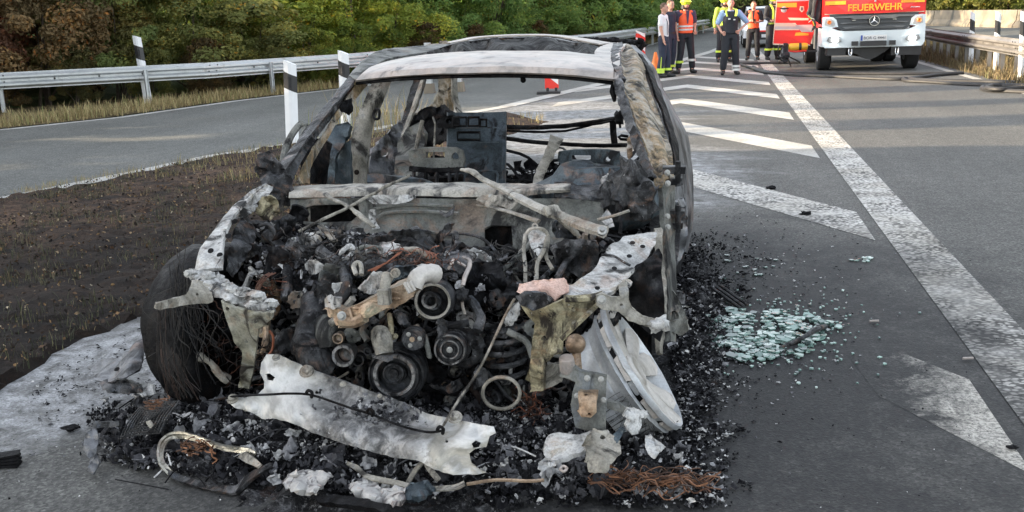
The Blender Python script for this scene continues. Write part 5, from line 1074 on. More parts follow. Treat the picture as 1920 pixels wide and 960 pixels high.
for s in (0,6,12):
    mb.tube(T([(796+s,505,3.4),(806+s,480,3.45),(790+s,472,3.5),(775+s*.4,466,3.52)]),.003,5,smooth=4,tone=.95)
    mb.tube(T([(690+s,508,3.35),(725,492,3.36),(745+s*.3,476,3.38),(752+s*.4,466,3.4)]),.003,5,smooth=4,tone=.98)
    mb.tube(T([(488+s*.5,560,3.4),(480+s*.6,540,3.4),(492+s*.8,520,3.42),(505+s,512,3.46)]),.003,5,smooth=4,tone=.85)
mb.tube(T([(505,620,3.3),(512,632,3.3),(510,655,3.3),(500,670,3.28)]),.005,5,smooth=4,tone=1)
tag(mb.build('burnt_wiring',M['wire'],eng),kind='stuff')
# loose scraps over the engine
mb=MB(); EB=[(455,415),(560,418),(700,440),(860,470),(1000,490),(1120,470),(1160,560),(1090,720),(900,760),(760,770),(560,730),(480,700),(450,560)]
for _ in range(9000):
    px=rng.uniform(450,1160);py=rng.uniform(415,770)
    if not pinp(px,py,EB): continue
    Y=3.86-(py-420)/350*.42+rng.uniform(-.06,.02)
    wy=max(0,1-abs(py-500)/130.); t=rng.random()**(1.15 if (py<560 and px<830) else 2.4); flake(mb,A(px,py,Y),rng.uniform(.008,.034)*(1 if py<600 else .8),t*(1 if py<600 or rng.random()<.2 else .7),flat=1.1)
for _ in range(1500):
    px=rng.gauss(720,95);py=rng.gauss(482,34)
    if pinp(px,py,EB): flake(mb,A(px,py,3.78-(py-420)/350*.9+rng.uniform(-.05,.0)),rng.uniform(.008,.04),.45+.5*rng.random()**.8,n=3,flat=1.1)
tag(mb.build('engine_scraps',M['debris'],eng,smooth=False),kind='stuff')
for k,(px,py,Y,w,h,mt,nm,hl) in enumerate(((690,602,3.24,20,10,'charm','melted_bracket',()),(830,618,3.26,22,9,'charm','alloy_drip',()),(892,640,3.28,20,16,'charm','melted_bracket',((892,640,4),)),(660,628,3.26,12,20,'greyp','melted_bracket',((660,630,3),)),(755,598,3.27,24,9,'charm','alloy_drip',()),(600,714,3.26,24,16,'charm','melted_housing',()),(540,640,3.36,22,34,'charm','melted_housing',()),(486,610,3.42,16,26,'rustash','rusty_hanger',()),(900,708,3.3,26,16,'charm','melted_housing',()),(1000,612,3.36,22,20,'greyp','melted_bracket',((1000,612,4),)),(960,588,3.38,26,12,'ash','alloy_drip',()),(860,560,3.36,14,26,'charm','melted_bracket',()),(668,725,3.24,20,12,'charm','alloy_drip',()),(812,700,3.3,22,24,'char','melted_housing',()),(850,725,3.24,20,10,'charm','alloy_drip',()),(560,560,3.4,18,22,'greyp','melted_bracket',((560,556,4),)),(640,540,3.3,18,12,'ash','alloy_drip',()),(720,575,3.27,24,8,'greyp','melted_bracket',()),(900,480,3.6,30,12,'ash','ash_crust',()),(830,440,3.66,40,9,'charm','ash_crust',()),(470,470,3.6,18,26,'charm','melted_housing',()),(1070,560,3.4,18,18,'char','melted_housing',()),(1110,640,3.5,24,30,'char','melted_housing',()),(930,560,3.42,20,18,'charm','melted_bracket',((930,560,4),)))):
    crumple(px,py,Y,w,h,mt,nm,140+k,.022,jag=2.5,rot=(k*1.7)%3,sp=4,holes=hl)
for pts,r_,mt in (([(600,470,3.5),(640,500,3.4),(650,540,3.3),(630,570,3.26)],.02,'charm'),([(660,560,3.26),(640,590,3.26),(615,610,3.26)],.014,'tan'),([(880,560,3.4),(900,590,3.34),(895,620,3.3)],.018,'charm'),([(500,440,3.75),(530,470,3.65),(540,520,3.5),(535,560,3.42)],.022,'charm'),([(780,610,3.24),(800,640,3.22),(806,670,3.22)],.01,'greyp'),([(690,640,3.22),(680,620,3.24),(690,600,3.26)],.012,'greyp'),([(820,600,3.28),(850,610,3.28),(880,604,3.3)],.014,'charm'),([(950,620,3.36),(985,640,3.36),(1000,670,3.34)],.012,'greyp'),([(700,455,3.62),(735,470,3.55),(780,470,3.5),(810,488,3.46)],.012,'tan'),([(560,455,3.68),(590,440,3.7),(640,436,3.72)],.014,'greyp'),([(480,560,3.5),(500,600,3.45),(498,650,3.4)],.014,'copper')):
    m=MB(); m.tube(T(pts),r_,9,smooth=6); m.build('engine_pipe',M[mt],eng,rough=.006,rs=22)
# dense clutter between the big engine pieces: pipes, canisters, brackets, rings
AV=[(742,705,62),(812,566,44),(775,636,28),(845,656,46),(643,668,24),(633,635,14)]
acc={k:MB() for k in('charm','greyp','char','tan','ash','hub','copper')}
for _ in range(900):
    px=rng.uniform(450,1165);py=rng.uniform(425,765)
    if not pinp(px,py,[(455,415),(560,418),(700,440),(860,470),(1000,480),(1120,450),(1170,560),(1090,720),(900,765),(760,775),(560,735),(480,700),(450,560)]): continue
    Yg=3.80-(py-420)/350*.42+rng.uniform(-.07,.03)
    if any(math.hypot(px-a,py-b)<c for a,b,c in AV): Yg=max(Yg,3.42)
    mk=rng.choices(('charm','greyp','char','tan','ash','hub','copper'),(9,4,9,.9,1.2 if py<600 else .4,6,.5))[0]; mb_=acc[mk]; p=A(px,py,Yg); t=rng.random()
    if t<.42:
        d=Vector((rng.gauss(0,1),rng.gauss(0,.4),rng.gauss(0,1))).normalized()*rng.uniform(.03,.09); e=Vector((rng.gauss(0,.04),rng.gauss(0,.02),rng.gauss(0,.04)))
        mb_.tube([p-d,p-d*.3+e*.5,p+d*.4+e,p+d+e*.2],rng.uniform(.004,.014),8,smooth=3)
    elif t<.62:
        ax=Vector((rng.gauss(0,.6),-1,rng.gauss(0,.6))); r_=rng.uniform(.012,.032); mb_.lathe(p,ax,[(r_*.9,-r_*2),(r_,-r_*.6),(r_*1.15,-r_*.5),(r_*1.15,-r_*.2),(r_,0),(r_*.6,r_*.05),(r_*.5,-r_*.3),(0,-r_*.3)],14)
    elif t<.86:
        Mx=Matrix.Rotation(rng.uniform(0,6.3),3,'Y')@Matrix.Rotation(rng.gauss(0,.4),3,'X'); w_=rng.uniform(.02,.06);h_=w_*rng.uniform(.3,.8); vs=[p+Mx@Vector((x*w_*rng.uniform(.8,1.2),rng.uniform(-.004,.004)+(.012 if x>.3 else 0),z*h_*rng.uniform(.7,1.3))) for x in(-.5,-.15,.2,.5) for z in(-.5,0,.5)]
        shell(vs,[(i*3+j,i*3+3+j,i*3+4+j,i*3+1+j) for i in range(3) for j in range(2)],.004,mb_)
    else:
        ax=Vector((rng.gauss(0,.5),-1,rng.gauss(0,.5))); r_=rng.uniform(.012,.026); mb_.lathe(p,ax,[(r_,-.005),(r_*1.25,-.003),(r_*1.25,.003),(r_,.005),(r_,-.005)],16)
for mk,mb_ in acc.items():
    if mb_.v: tag(mb_.build('engine_fragments',M[mk],eng,rough=.004,rs=40,ang=38),kind='stuff')
# --- left front wheel: burnt tyre with loose cords
whl=MB(); wc=A(412,608,3.72); axw=Vector((.97,-.24,.03)).normalized()
whl.lathe(wc,axw,[(.23,-.1),(.29,-.115),(.328,-.1),(.342,0.),(.328,.1),(.29,.115),(.25,.115),(.24,.1),(.285,.08),(.3,0),(.285,-.08),(.23,-.1)],56)
m=MB(); m.lathe(wc,axw,[(.0,.02),(.12,.03),(.2,.01),(.27,-.02),(.3,-.04)],32); m.build('dark_tyre_backing',M['char'],car,rough=.012,rs=14)  # added dark disc blocks the bright view through the hollow tyre
tyre=whl.build('burnt_tyre',M['tyre'],car,rough=.022,rs=9)
# ---- inside the left wheel
crumple(420,600,3.62,34,60,'char','hub_carrier',130,.05,parent=car,sp=7)
m=MB(); m.tube(T([(372,668,3.45),(395,680,3.42),(410,700,3.42),(428,712,3.44)]),[.02,.012,.016,.02],8,smooth=4); m.build('control_arm',M['tan'],car)
mb=MB(); 
for _ in range(45):
    x=rng.uniform(315,365); y=rng.gauss(530,30); x2=x+rng.gauss(10,30); y2=rng.uniform(620,752); Y=3.42+rng.uniform(-.04,.05)
    mb.tube([A(x,y,Y),A((x+x2)/2+rng.gauss(0,16),(y+y2)/2+rng.gauss(0,12),Y-.03),A((x+3*x2)/4+rng.gauss(0,12),(y+4*y2)/5,Y-.02),A(x2,y2,Y)],rng.uniform(.0012,.0025),4,smooth=4,tone=rng.random()**2*.5,cap=False)
for _ in range(80):
    x=rng.uniform(295,330); Y=3.4
    mb.tube([A(x,rng.uniform(560,620),Y),A(x+rng.uniform(-5,18),680,Y-.02),A(x+rng.uniform(5,50),rng.uniform(720,750),Y)],rng.uniform(.001,.002),4,smooth=4,tone=rng.random()*.7,cap=False)
wires(mb,420,650,3.5,40,70,60,tone=(0,.9),L=60)
tag(mb.build('loose_tyre_cords',M['wire'],tyre),kind='stuff')
# ---------------------------------------------------------------- fallen alloy rim
C0=A(1203,688,3.5); nax=(X*.835+Yc*.55)*.975-fw*.22; nax=nax.normalized(); Rr=.256
rim=empty('alloy_rim',(C0.x,C0.y,0),'ash-white alloy rim without a tyre leaning under the right wing of the wreck','wheel rim')
m=MB(); m.lathe(C0,nax,[(Rr*a,b) for a,b in ((.98,.012),(1.0,.004),(1.0,-.008),(.955,-.014),(.93,-.03),(.97,-.042),(.92,-.055),(.86,-.075),(.855,-.085),(.845,-.09),(.855,-.1),(.84,-.11),(.85,-.122),(.84,-.13),(.87,-.15),(.85,-.17),(.78,-.17),(.78,-.13),(.79,-.06),(.9,-.012),(.95,.004),(.98,.012))],64); m.build('barrel',M['barrel'],rim,rough=.003,rs=20)
m=MB(); m.lathe(C0,nax,[(Rr*a,b) for a,b in ((.955,-.0135),(.93,-.029),(.95,-.04))],64); m.build('tyre_bead_line',M['char'],rim)
uu=nax.orthogonal().normalized(); vv=nax.cross(uu)
for k in range(5):
    a=2*math.pi*k/5+.35
    for s in(-1,1):
        m=MB(); rows=[]
        for t in (.16,.4,.7,.96):
            aa=a+s*(.16+.12*t); c=(uu*math.cos(aa)+vv*math.sin(aa)); side=(vv*math.cos(aa)-uu*math.sin(aa)); wd=.026+.028*t
            rows.append((C0+c*Rr*t+nax*(-.03+.035*t*t),side*wd))
        vs=[]
        for p,w_ in rows: vs+= [p-w_+nax*-.004,p-w_*.4+nax*.008,p+w_*.4+nax*.008,p+w_+nax*-.004,p+w_*.8-nax*.03,p-w_*.8-nax*.03]
        fs=[]
        for i in range(3):
            for j in range(6): fs.append((i*6+j,i*6+(j+1)%6,(i+1)*6+(j+1)%6,(i+1)*6+j))
        fs+=[(5,4,3,2,1,0),(18,19,20,21,22,23)]; m.add(vs,fs); m.build('spoke',M['alloy'],rim)
m=MB(); m.lathe(C0,nax,[(Rr*.26,-.05),(Rr*.26,-.02),(Rr*.2,-.012),(Rr*.1,-.02),(0,-.02)],24); m.build('hub_cap',M['alloy'],rim)
mb=MB()
for _ in range(46):
    a=rng.uniform(2,5.); p=C0+(uu*math.cos(a)+vv*math.sin(a))*Rr*.88-nax*.06; q=p+Vector((rng.uniform(-.06,.04),-.02,rng.uniform(-.2,.05))); mb.tube([p-nax*.12,p,q],.0009,3,smooth=3,tone=.2,cap=False)
tag(mb.build('tyre_wire',M['wire'],rim),kind='stuff')
# ---------------------------------------------------------------- ash and char heap
def hz(x,y):
    yr=.46 if y<3.35 else .72
    """height of the debris bed round the wreck"""
    d=((x+1.12)/1.08)**2+((y-3.35)/yr)**2; h=.13*max(0,1-d)
    h=max(h,.05*max(0,1-((x+.18)/.26)**2-((y-4.9)/1.7)**2)); h=max(h,.1*max(0,1-((x+1.1)/1.1)**2-((y-5.)/2.4)**2))
    pass
    return h
def ashm():
    t=NT('ash_and_soot'); c=t.coord(True); k=t.ramp(t.noise(c,14,10,.78,.8),[(.34,(.003,.003,.0035)),(.48,(.014,.014,.015)),(.56,(.05,.05,.053)),(.63,(.13,.13,.135)),(.7,(.03,.03,.03))])
    k=t.mix(t.ramp(t.noise(c,70,6,.8),[(.56,0.),(.64,1.)]),k,(.22,.22,.22)); k=t.mix(t.ramp(t.noise(c,6,8,.7),[(.6,0.),(.68,.5)]),k,(.07,.035,.02))
    return t.fin(k,.85,0,t.bump(t.noise(c,60,8,.8),1.,.012),.15)
M['ashbed']=ashm()
def bed():
    vs=[];fs=[];nx,ny=150,190;x0,x1,y0,y1=-2.5,.65,2.55,7.2
    for j in range(ny):
        for i in range(nx):
            x=x0+(x1-x0)*i/(nx-1);y=y0+(y1-y0)*j/(ny-1);h=hz(x,y); p=Vector((x,y,0))
            n=abs(fnoise(p*7,5))*.055+noise.noise(p*22)*.018
            vs.append((x,y,-.012+h+(n if h>0 else n*.0)+min(0,-.0)+(h>0)*.0-(0 if h>.006 else .01)))
    for j in range(ny-1):
        for i in range(nx-1):
            a=j*nx+i
            if max(vs[a][2],vs[a+1][2],vs[a+nx][2],vs[a+nx+1][2])>-.005: fs.append((a,a+1,a+nx+1,a+nx))
    mb=MB(); mb.add(vs,fs,.1); o=mb.build('ash_bed',M['ashbed']); tag(o,'black bed of ash and melted plastic under and around the wreck','ash bed',kind='stuff')
bed()
FR=[(150,865),(165,780),(230,720),(300,735),(420,740),(520,770),(760,780),(1000,740),(1180,770),(1290,800),(1330,900),(1345,960),(960,960),(640,950),(520,930),(400,905),(280,890)]
mb=MB()
for _ in range(20000):
    px=rng.uniform(150,1345);py=rng.uniform(718,962)
    if not pinp(px,py,FR) or (px>1180 and rng.random()<(px-1180)/150) or noise.noise(Vector((px*.02,py*.035,3)))+.25<rng.random()*.55: continue
    g0=G(px,py); z=hz(g0.x,g0.y)+.012; p=Vector((g0.x,g0.y,z+.02*rng.random()))
    patch=noise.noise(Vector((g0.x*4,g0.y*5,1)))
    t=rng.random()**(.75 if patch>.05 else 1.7)
    if py>890 and px<500: t*=.6
    flake(mb,p,rng.uniform(.006,.022)*(2. if rng.random()<.06 else 1),t,n=3 if rng.random()<.25 else 2,flat=.9)
for _ in range(260):
    px=rng.uniform(250,1280);py=rng.uniform(760,930); g0=G(px,py); z=hz(g0.x,g0.y)+.03; d=Vector((rng.gauss(0,.05),rng.gauss(0,.03),rng.gauss(0,.012))); p=Vector((g0.x,g0.y,z)); mb.tube([p-d,p+Vector((0,0,rng.uniform(0,.03))),p+d],rng.uniform(.001,.0035),5,smooth=3,tone=rng.random()**1.8)
for _ in range(36):
    px=rng.uniform(420,1250);py=rng.uniform(760,950); g0=G(px,py); z=hz(g0.x,g0.y)+.015
    mb.ball(Vector((g0.x,g0.y,z)),rng.uniform(.008,.022),5,(rng.uniform(.6,1.4),rng.uniform(.6,1.2),rng.uniform(.4,.8)),nz=1.,tone=rng.random()**1.8*.8)
for _ in range(3800):
    px=rng.gauss(640,190);py=rng.gauss(845,34)
    if not pinp(px,py,FR) or noise.noise(Vector((px*.025,py*.05,9)))<-.05: continue
    g0=G(px,py); flake(mb,Vector((g0.x,g0.y,hz(g0.x,g0.y)+.02+.02*rng.random())),rng.uniform(.004,.016),.6+.36*rng.random(),n=2,flat=1.)
for _ in range(1600):
    px=rng.gauss(990,110);py=rng.gauss(845,36)
    if not pinp(px,py,FR): continue
    g0=G(px,py); flake(mb,Vector((g0.x,g0.y,hz(g0.x,g0.y)+.02+.02*rng.random())),rng.uniform(.005,.02),.55+.42*rng.random(),n=2,flat=1.)
tag(mb.build('front_debris',M['debris'],smooth=False),'crumpled ash flakes, char and melted scraps heaped before the wreck','debris',kind='stuff')
mb=MB()
SR=[(1262,470),(1300,440),(1400,440),(1480,520),(1420,560),(1400,640),(1440,700),(1420,760),(1400,850),(1420,955),(1290,955),(1275,800),(1262,700),(1255,560)]
for _ in range(15000):
    px=1250+240*rng.random()**1.3;py=rng.uniform(436,955)
    if not pinp(px,py,SR): continue
    d=max(0,(px-1270)/(220 if py<690 else 140))
    if rng.random()<d*1.1+.5*noise.noise(Vector((px*.02,py*.03,0))): continue
    g0=G(px,py); z=hz(g0.x,g0.y)+.008; t=rng.random()**(1.4 if py>640 else 2.); flake(mb,Vector((g0.x,g0.y,z+.02*rng.random()*(1-d))),rng.uniform(.006,.02)*(2.2 if rng.random()<.1 else 1)*(1.2-d*.4),t*(1. if py>560 else .9),n=2,flat=.5 if d<.4 else .2)
for _ in range(900):
    px=rng.gauss(1420,110);py=rng.gauss(560,110)
    if px<1290 or px>1900 or py<400: continue
    g0=G(px,py); flake(mb,Vector((g0.x,g0.y,.008)),rng.uniform(.006,.02),rng.random()**.7,n=2,flat=.15)
tag(mb.build('side_debris',M['debris'],smooth=False),'charred scraps and grey ash along the right side of the wreck','debris',kind='stuff')
mb=MB()
for _ in range(700):
    px=rng.uniform(60,330);py=rng.gauss(690,70)
    g0=G(px,py)
    if g0.x<-3.0 or py<610: continue
    flake(mb,Vector((g0.x,g0.y,.008)),rng.uniform(.005,.02),rng.random()**1.6,n=2,flat=.2)
for _ in range(900):
    px=rng.uniform(0,1920);py=rng.uniform(430,955); g0=G(px,py); flake(mb,Vector((g0.x,g0.y,.006)),rng.uniform(.003,.009),rng.uniform(0,1),n=2,flat=.3)
tag(mb.build('grit',M['debris']),'small loose grit and flakes scattered over the sooty asphalt','grit',kind='stuff')
# ---------------------------------------------------------------- safety glass
def glassm():
    t=NT('shattered_safety_glass'); a=t.n('ShaderNodeAttribute',attribute_name='tone'); k=t.ramp(a.outputs['Fac'],[(0,(.06,.09,.085)),(.4,(.18,.3,.26)),(.8,(.34,.5,.44)),(1,(.55,.66,.6))])
    t.fin(k,.18,0,None,.6); t.b.inputs['Transmission Weight'].default_value=.25; return t.m
M['glass']=glassm()
mb=MB(); GR=[(1325,600),(1370,586),(1430,590),(1480,584),(1530,598),(1572,612),(1560,624),(1520,640),(1508,662),(1460,666),(1432,684),(1385,680),(1360,664),(1320,655)]
def shard(mb,p,s,tone,tilt=.12):
    n=rng.choice((4,5,6)); M3=Matrix.Rotation(rng.gauss(0,tilt),3,'X')@Matrix.Rotation(rng.gauss(0,tilt),3,'Y'); a0=rng.random()*6; top=[];bot=[]
    for k in range(n):
        a=a0+2*math.pi*k/n+rng.uniform(-.3,.3); q=Vector((math.cos(a)*s*rng.uniform(.6,1.1),math.sin(a)*s*rng.uniform(.6,1.1),0)); top.append(p+M3@(q+Vector((0,0,.003)))); bot.append(p+M3@(q-Vector((0,0,.003))))
    mb.add(top+bot,[tuple(range(n)),tuple(range(2*n-1,n-1,-1))]+[(k,n+k,n+(k+1)%n,(k+1)%n) for k in range(n)],tone)
for _ in range(1700):
    px=rng.uniform(1320,1575);py=rng.uniform(585,685)
    if not pinp(px+rng.gauss(0,10),py+rng.gauss(0,4),GR) or noise.noise(Vector((px*.03,py*.09,7)))+.35<rng.random()*.6: continue
    g0=G(px,py); shard(mb,Vector((g0.x,g0.y,.01+.012*rng.random())),rng.uniform(.005,.03)*(1.5 if rng.random()<.12 else 1),rng.random()*(.45 if px<1375 else 1),.07)
for _ in range(420):
    px=rng.gauss(1450,85);py=rng.gauss(625,35); g0=G(px,py); shard(mb,Vector((g0.x,g0.y,.008)),rng.uniform(.004,.012),rng.random(),.05)
for _ in range(14):
    g0=G(rng.gauss(1620,14),rng.gauss(489,3)); shard(mb,Vector((g0.x,g0.y,.008)),rng.uniform(.01,.025),rng.random(),.05)
for _ in range(16):
    g0=G(rng.gauss(1420,30),rng.gauss(500,14)); shard(mb,Vector((g0.x,g0.y,.008)),rng.uniform(.01,.02),rng.random()*.3,.05)
tag(mb.build('shattered_glass',M['glass'],smooth=False),'pale green shattered safety glass on the asphalt right of the wreck','broken glass',kind='stuff')
# ---------------------------------------------------------------- single pieces lying round
def loose(name,label,cat,at=None): 
    p=at; r=empty(name,(p.x,p.y,0),label,cat); return r
def gp(px,py,z=.01):
    return G(px,py,z)
def single(mb,name,mat,label,cat,ov=(0,0,0),rough=0.,rs=20.):
    o=mb.build(name,M[mat],None,rough=rough,rs=rs)
    c=Vector((sum(v.co.x for v in o.data.vertices),sum(v.co.y for v in o.data.vertices),0))/len(o.data.vertices)
    o.data.transform(Matrix.Translation(-c)); o.location=c
    return tag(o,label,cat)
# big front plate, resting tilted on the heap
r=loose('undertray_panel','long crumpled white and grey scorched metal panel lying across the front of the wreck','metal panel',A(700,790,3.1))
OL=[(500,664,3.2),(520,664,3.2),(560,682,3.18),(600,698,3.17),(640,712,3.16),(700,735,3.12),(740,748,3.1),(770,760,3.08),(800,775,3.05),(850,785,3.0),(900,796,2.96),(926,800,2.94),(930,812,2.93),(918,818,2.93),(912,838,2.91),(890,842,2.9),(880,850,2.89),(884,868,2.88),(900,880,2.87),(912,886,2.86),(896,890,2.85),(850,890,2.85),(815,880,2.86),(795,868,2.88),(780,862,2.89),(740,858,2.92),(700,848,2.94),(640,830,2.98),(590,812,3.02),(555,796,3.05),(520,785,3.08),(492,785,3.1),(470,772,3.1),(440,764,3.1),(428,752,3.12),(436,745,3.12),(452,746,3.12),(480,742,3.12),(496,728,3.14),(496,715,3.16),(488,700,3.18),(490,680,3.2)]
HL=[[(500,702),(506,700),(516,708),(512,714),(502,712)],[(884,832),(892,826),(902,830),(898,838),(888,840)],(838,828,3),(594,736,3.5)]
def platem():
    t=NT('scorched_panel'); c=t.coord(); f=t.noise(c,3.2,8,.62,.9); k=t.ramp(f,[(.3,(.3,.3,.3)),(.4,(.3,.3,.29)),(.5,(.5,.5,.49)),(.58,(.24,.23,.2)),(.68,(.42,.4,.34)),(.78,(.14,.14,.13))])
    mp=t.n('ShaderNodeSeparateXYZ'); t.l(c,mp.inputs[0])
    g=t.math('ADD',t.math('ABSOLUTE',t.math('SUBTRACT',mp.outputs[0],.0)),t.math('MULTIPLY',t.math('SUBTRACT',t.noise(c,5,8,.7,.5),.5),.35)); mk=t.ramp(g,[(.16,1.),(.28,0.)])
    k=t.mix(mk,k,t.ramp(t.noise(c,22,8,.72,.6),[(.34,(.025,.025,.028)),(.48,(.12,.12,.12)),(.6,(.28,.28,.28)),(.7,(.1,.1,.1))]))
    k=t.mix(t.ramp(t.noise(c,6,8,.7),[(.6,0.),(.66,.8)]),k,(.1,.1,.1)); 
    return t.fin(k,.42,.3,t.bump(t.noise(c,70,8,.7),.5,.005,t.bump(t.noise(c,9,6,.6),.6,.02)))
M['panel']=platem()
mb=plate(OL,7,.005,.035,5,holes=HL,seed=80,jag=.8); pn=mb.build('panel_sheet',M['panel'],r)
for px,py,Y,rp in ((575,696,3.15,9),(436,748,3.1,7),(518,670,3.18,5),(643,720,3.13,4),(853,782,2.98,9),(712,742,3.09,3)):
    m=MB(); disc(m,px,py,Y,rp,[(1.6,-.1),(1.5,.15),(1.1,.25),(1.,.9),(.7,1.1),(0,1.1)],(.1,-.55,.85),16); m.build('bolt',M['tan'],r)
mb=MB()
for _ in range(300):
    px=rng.gauss(715,60);py=rng.gauss(790,26)
    if pinp(px,py,[(q[0],q[1]) for q in OL]): flake(mb,A(px,py,3.045-(py-780)*.0012),rng.uniform(.006,.03),.5+.4*rng.random(),flat=.7)
tag(mb.build('melted_crust',M['debris'],r,smooth=False),kind='stuff')
m=MB(); m.tube(T([(402,750,3.1),(450,742,3.09),(500,740,3.08),(540,738,3.08),(580,740,3.07),(620,752,3.05),(660,766,3.03),(700,778,3.01),(750,798,2.98),(800,810,2.94),(828,808,2.93)]),.0045,6,smooth=5); cbl=m.build('cable',M['char'],r)
for px,py,Y in((580,740,3.06),(694,775,3.0),(826,808,2.92)):
    m=MB(); m.tube(T([(px-6,py-2,Y),(px-2,py-8,Y-.01),(px+5,py-4,Y-.01),(px+4,py+5,Y)]),.006,6,smooth=3); m.build('cable_clip',M['char'],r)
# lamp bracket plate right
r=loose('lamp_bracket','upright grey bracket plate with rusty centre in front of the leaning alloy rim','bracket',A(1105,770,3.1))
mb=plate([(1052,686,3.12),(1075,684,3.12),(1090,694,3.12),(1120,700,3.12),(1138,704,3.12),(1136,740,3.1),(1136,806,3.06),(1100,804,3.05),(1080,800,3.05),(1074,775,3.06),(1070,760,3.07),(1074,735,3.08),(1080,715,3.1),(1050,704,3.12)],6,.02,.006,9,seed=81); mb.build('bracket_plate',M['greyp'],r)
mb=plate([(1086,732,3.04),(1120,734,3.04),(1118,770,3.02),(1108,780,3.02),(1094,778,3.02),(1086,765,3.03)],5,.03,.006,14,seed=82,holes=[(1101,740,2.5),(1106,774,2)]); mb.build('rusty_pad',M['copper'],r)
for q in((1101,709),(1127,711),(1132,750),(1082,742),(1130,790)): bolt(r,q[0],q[1],3.07,4)
mb=plate([(1138,750,3.12),(1160,755,3.12),(1178,765,3.1),(1180,778,3.1),(1160,770,3.1),(1138,764,3.12)],5,.02,.006,9,seed=83); mb.build('bracket_arm',M['greyp'],r)
mb=plate([(1176,765,3.08),(1190,766,3.08),(1212,770,3.08),(1213,782,3.07),(1200,782,3.06),(1198,810,3.04),(1184,812,3.03),(1172,800,3.04),(1180,785,3.05),(1168,780,3.06)],4,.02,.02,12,seed=84,jag=1.2); mb.build('melted_end',M['ash'],r)
r=loose('front_casting','whitish crumpled casting lying below the upright grey bracket plate','casting',A(1100,840,2.98))
mb=loft([T([(1022,845,2.98),(1030,822,3.02),(1060,816,3.03),(1095,815,3.03),(1112,806,3.04)]),T([(1026,862,2.95),(1050,842,2.98),(1075,838,2.98),(1095,832,3.0),(1120,822,3.0)]),T([(1040,868,2.93),(1058,862,2.93),(1080,856,2.94),(1098,848,2.96),(1118,832,2.97)])],.015,36,12,.01,12,seed=85,edge=.008); mb.build('cast_arm',M['ash'],r)
mb=plate([(1096,832,2.97),(1115,806,3.03),(1140,812,3.02),(1160,830,2.98),(1162,850,2.94),(1145,870,2.9),(1130,884,2.88),(1108,880,2.88),(1098,860,2.9)],5,.03,.03,12,seed=86,jag=1.5,holes=[(1128,826,6)]); mb.build('cast_housing',M['tan'],r)
mb=plate([(1142,826,3.0),(1165,800,3.02),(1172,806,3.0),(1158,830,2.97),(1148,836,2.96)],4,.01,.008,12,seed=87); mb.build('cast_fin',M['slate'],r)
single(plate([(1210,818,3.0),(1220,814,3.0),(1232,826,2.98),(1248,838,2.96),(1238,846,2.94),(1228,860,2.92),(1216,852,2.93),(1210,836,2.96)],4,.012,.015,12,seed=88,jag=1),'pale_fragment','ash','pale fragment lying alone on black ash at the foot of the alloy rim','metal scrap')
# mesh grille left
r=loose('grille_mesh','dark perforated grille piece standing tilted on the debris left of the panel','grille',A(265,800,3.15))
e0=A(226,822,3.12);ex=A(300,812,3.06)-e0;ey=A(262,764,3.2)-e0; 
mb=MB(); nn_=ex.cross(ey).normalized()
N_=13
for i in range(N_+1):
    for s in (0,1):
        a,b=((e0+ex*(i/N_),ey) if s==0 else (e0+ey*(i/N_),ex)); mb.tube([a,a+b*.5+nn_*.01,a+b],.0032,4,tone=.3,smooth=2)
mb.build('grille_lattice',M['charm'],r)
mb=loft([T([(262,762,3.2),(285,776,3.15),(302,800,3.08)]),T([(272,766,3.22),(294,780,3.17),(312,806,3.1)]),T([(270,780,3.25),(292,790,3.2),(308,818,3.12)])],.008,20,8,.006,12,seed=89,edge=.004); mb.build('grille_frame',M['charm'],r)
m=MB(); 
for k in range(5): m.tube([A(268+k*7,768+k*6.5,3.19-.02*k),A(262+k*7,778+k*6.5,3.2-.02*k)],.004,5)
m.build('grille_edge_teeth',M['tan'],r)
mb=plate([(274,790,3.1),(282,788,3.1),(288,798,3.09),(282,804,3.09)],3,.006,.002,9,seed=90); mb.build('grille_tag',M['tan'],r)
# chrome arch frame
r=loose('bent_trim_frame','bent shiny trim frame forming an arch in the front debris left of the panel','metal trim',A(400,850,3.0))
mb=loft([T([(318,888,2.95),(300,870,2.97),(297,840,3.02),(306,822,3.06),(325,812,3.08),(350,814,3.06),(385,826,3.02),(420,838,2.99),(460,842,2.97),(478,850,2.95)]),T([(325,884,2.97),(310,868,3.0),(308,844,3.04),(318,828,3.08),(332,822,3.1),(352,824,3.08),(385,834,3.04),(420,844,3.01),(455,850,2.99),(472,858,2.97)])],.008,70,7,.004,14,seed=91,edge=.002,bulge=lambda u,v:.012*math.sin(u*3.1)); mb.build('trim_arch',M['polish'] if 'polish' in M else M['tan'],r)
mb=loft([T([(310,878,2.97),(340,892,2.94),(390,906,2.91),(440,914,2.89),(468,890,2.92),(508,868,2.94)]),T([(308,886,2.96),(338,904,2.92),(388,918,2.89),(442,925,2.86),(476,898,2.9),(512,876,2.93)])],.012,50,5,.005,12,seed=92,edge=.003); mb.build('trim_bottom',M['charm'],r)
mb=loft([T([(462,846,2.97),(480,860,2.95),(492,872,2.93)]),T([(448,856,2.97),(464,868,2.95),(484,878,2.92)])],.01,16,6,.006,12,seed=93); mb.build('trim_tip',M['tan'],r)
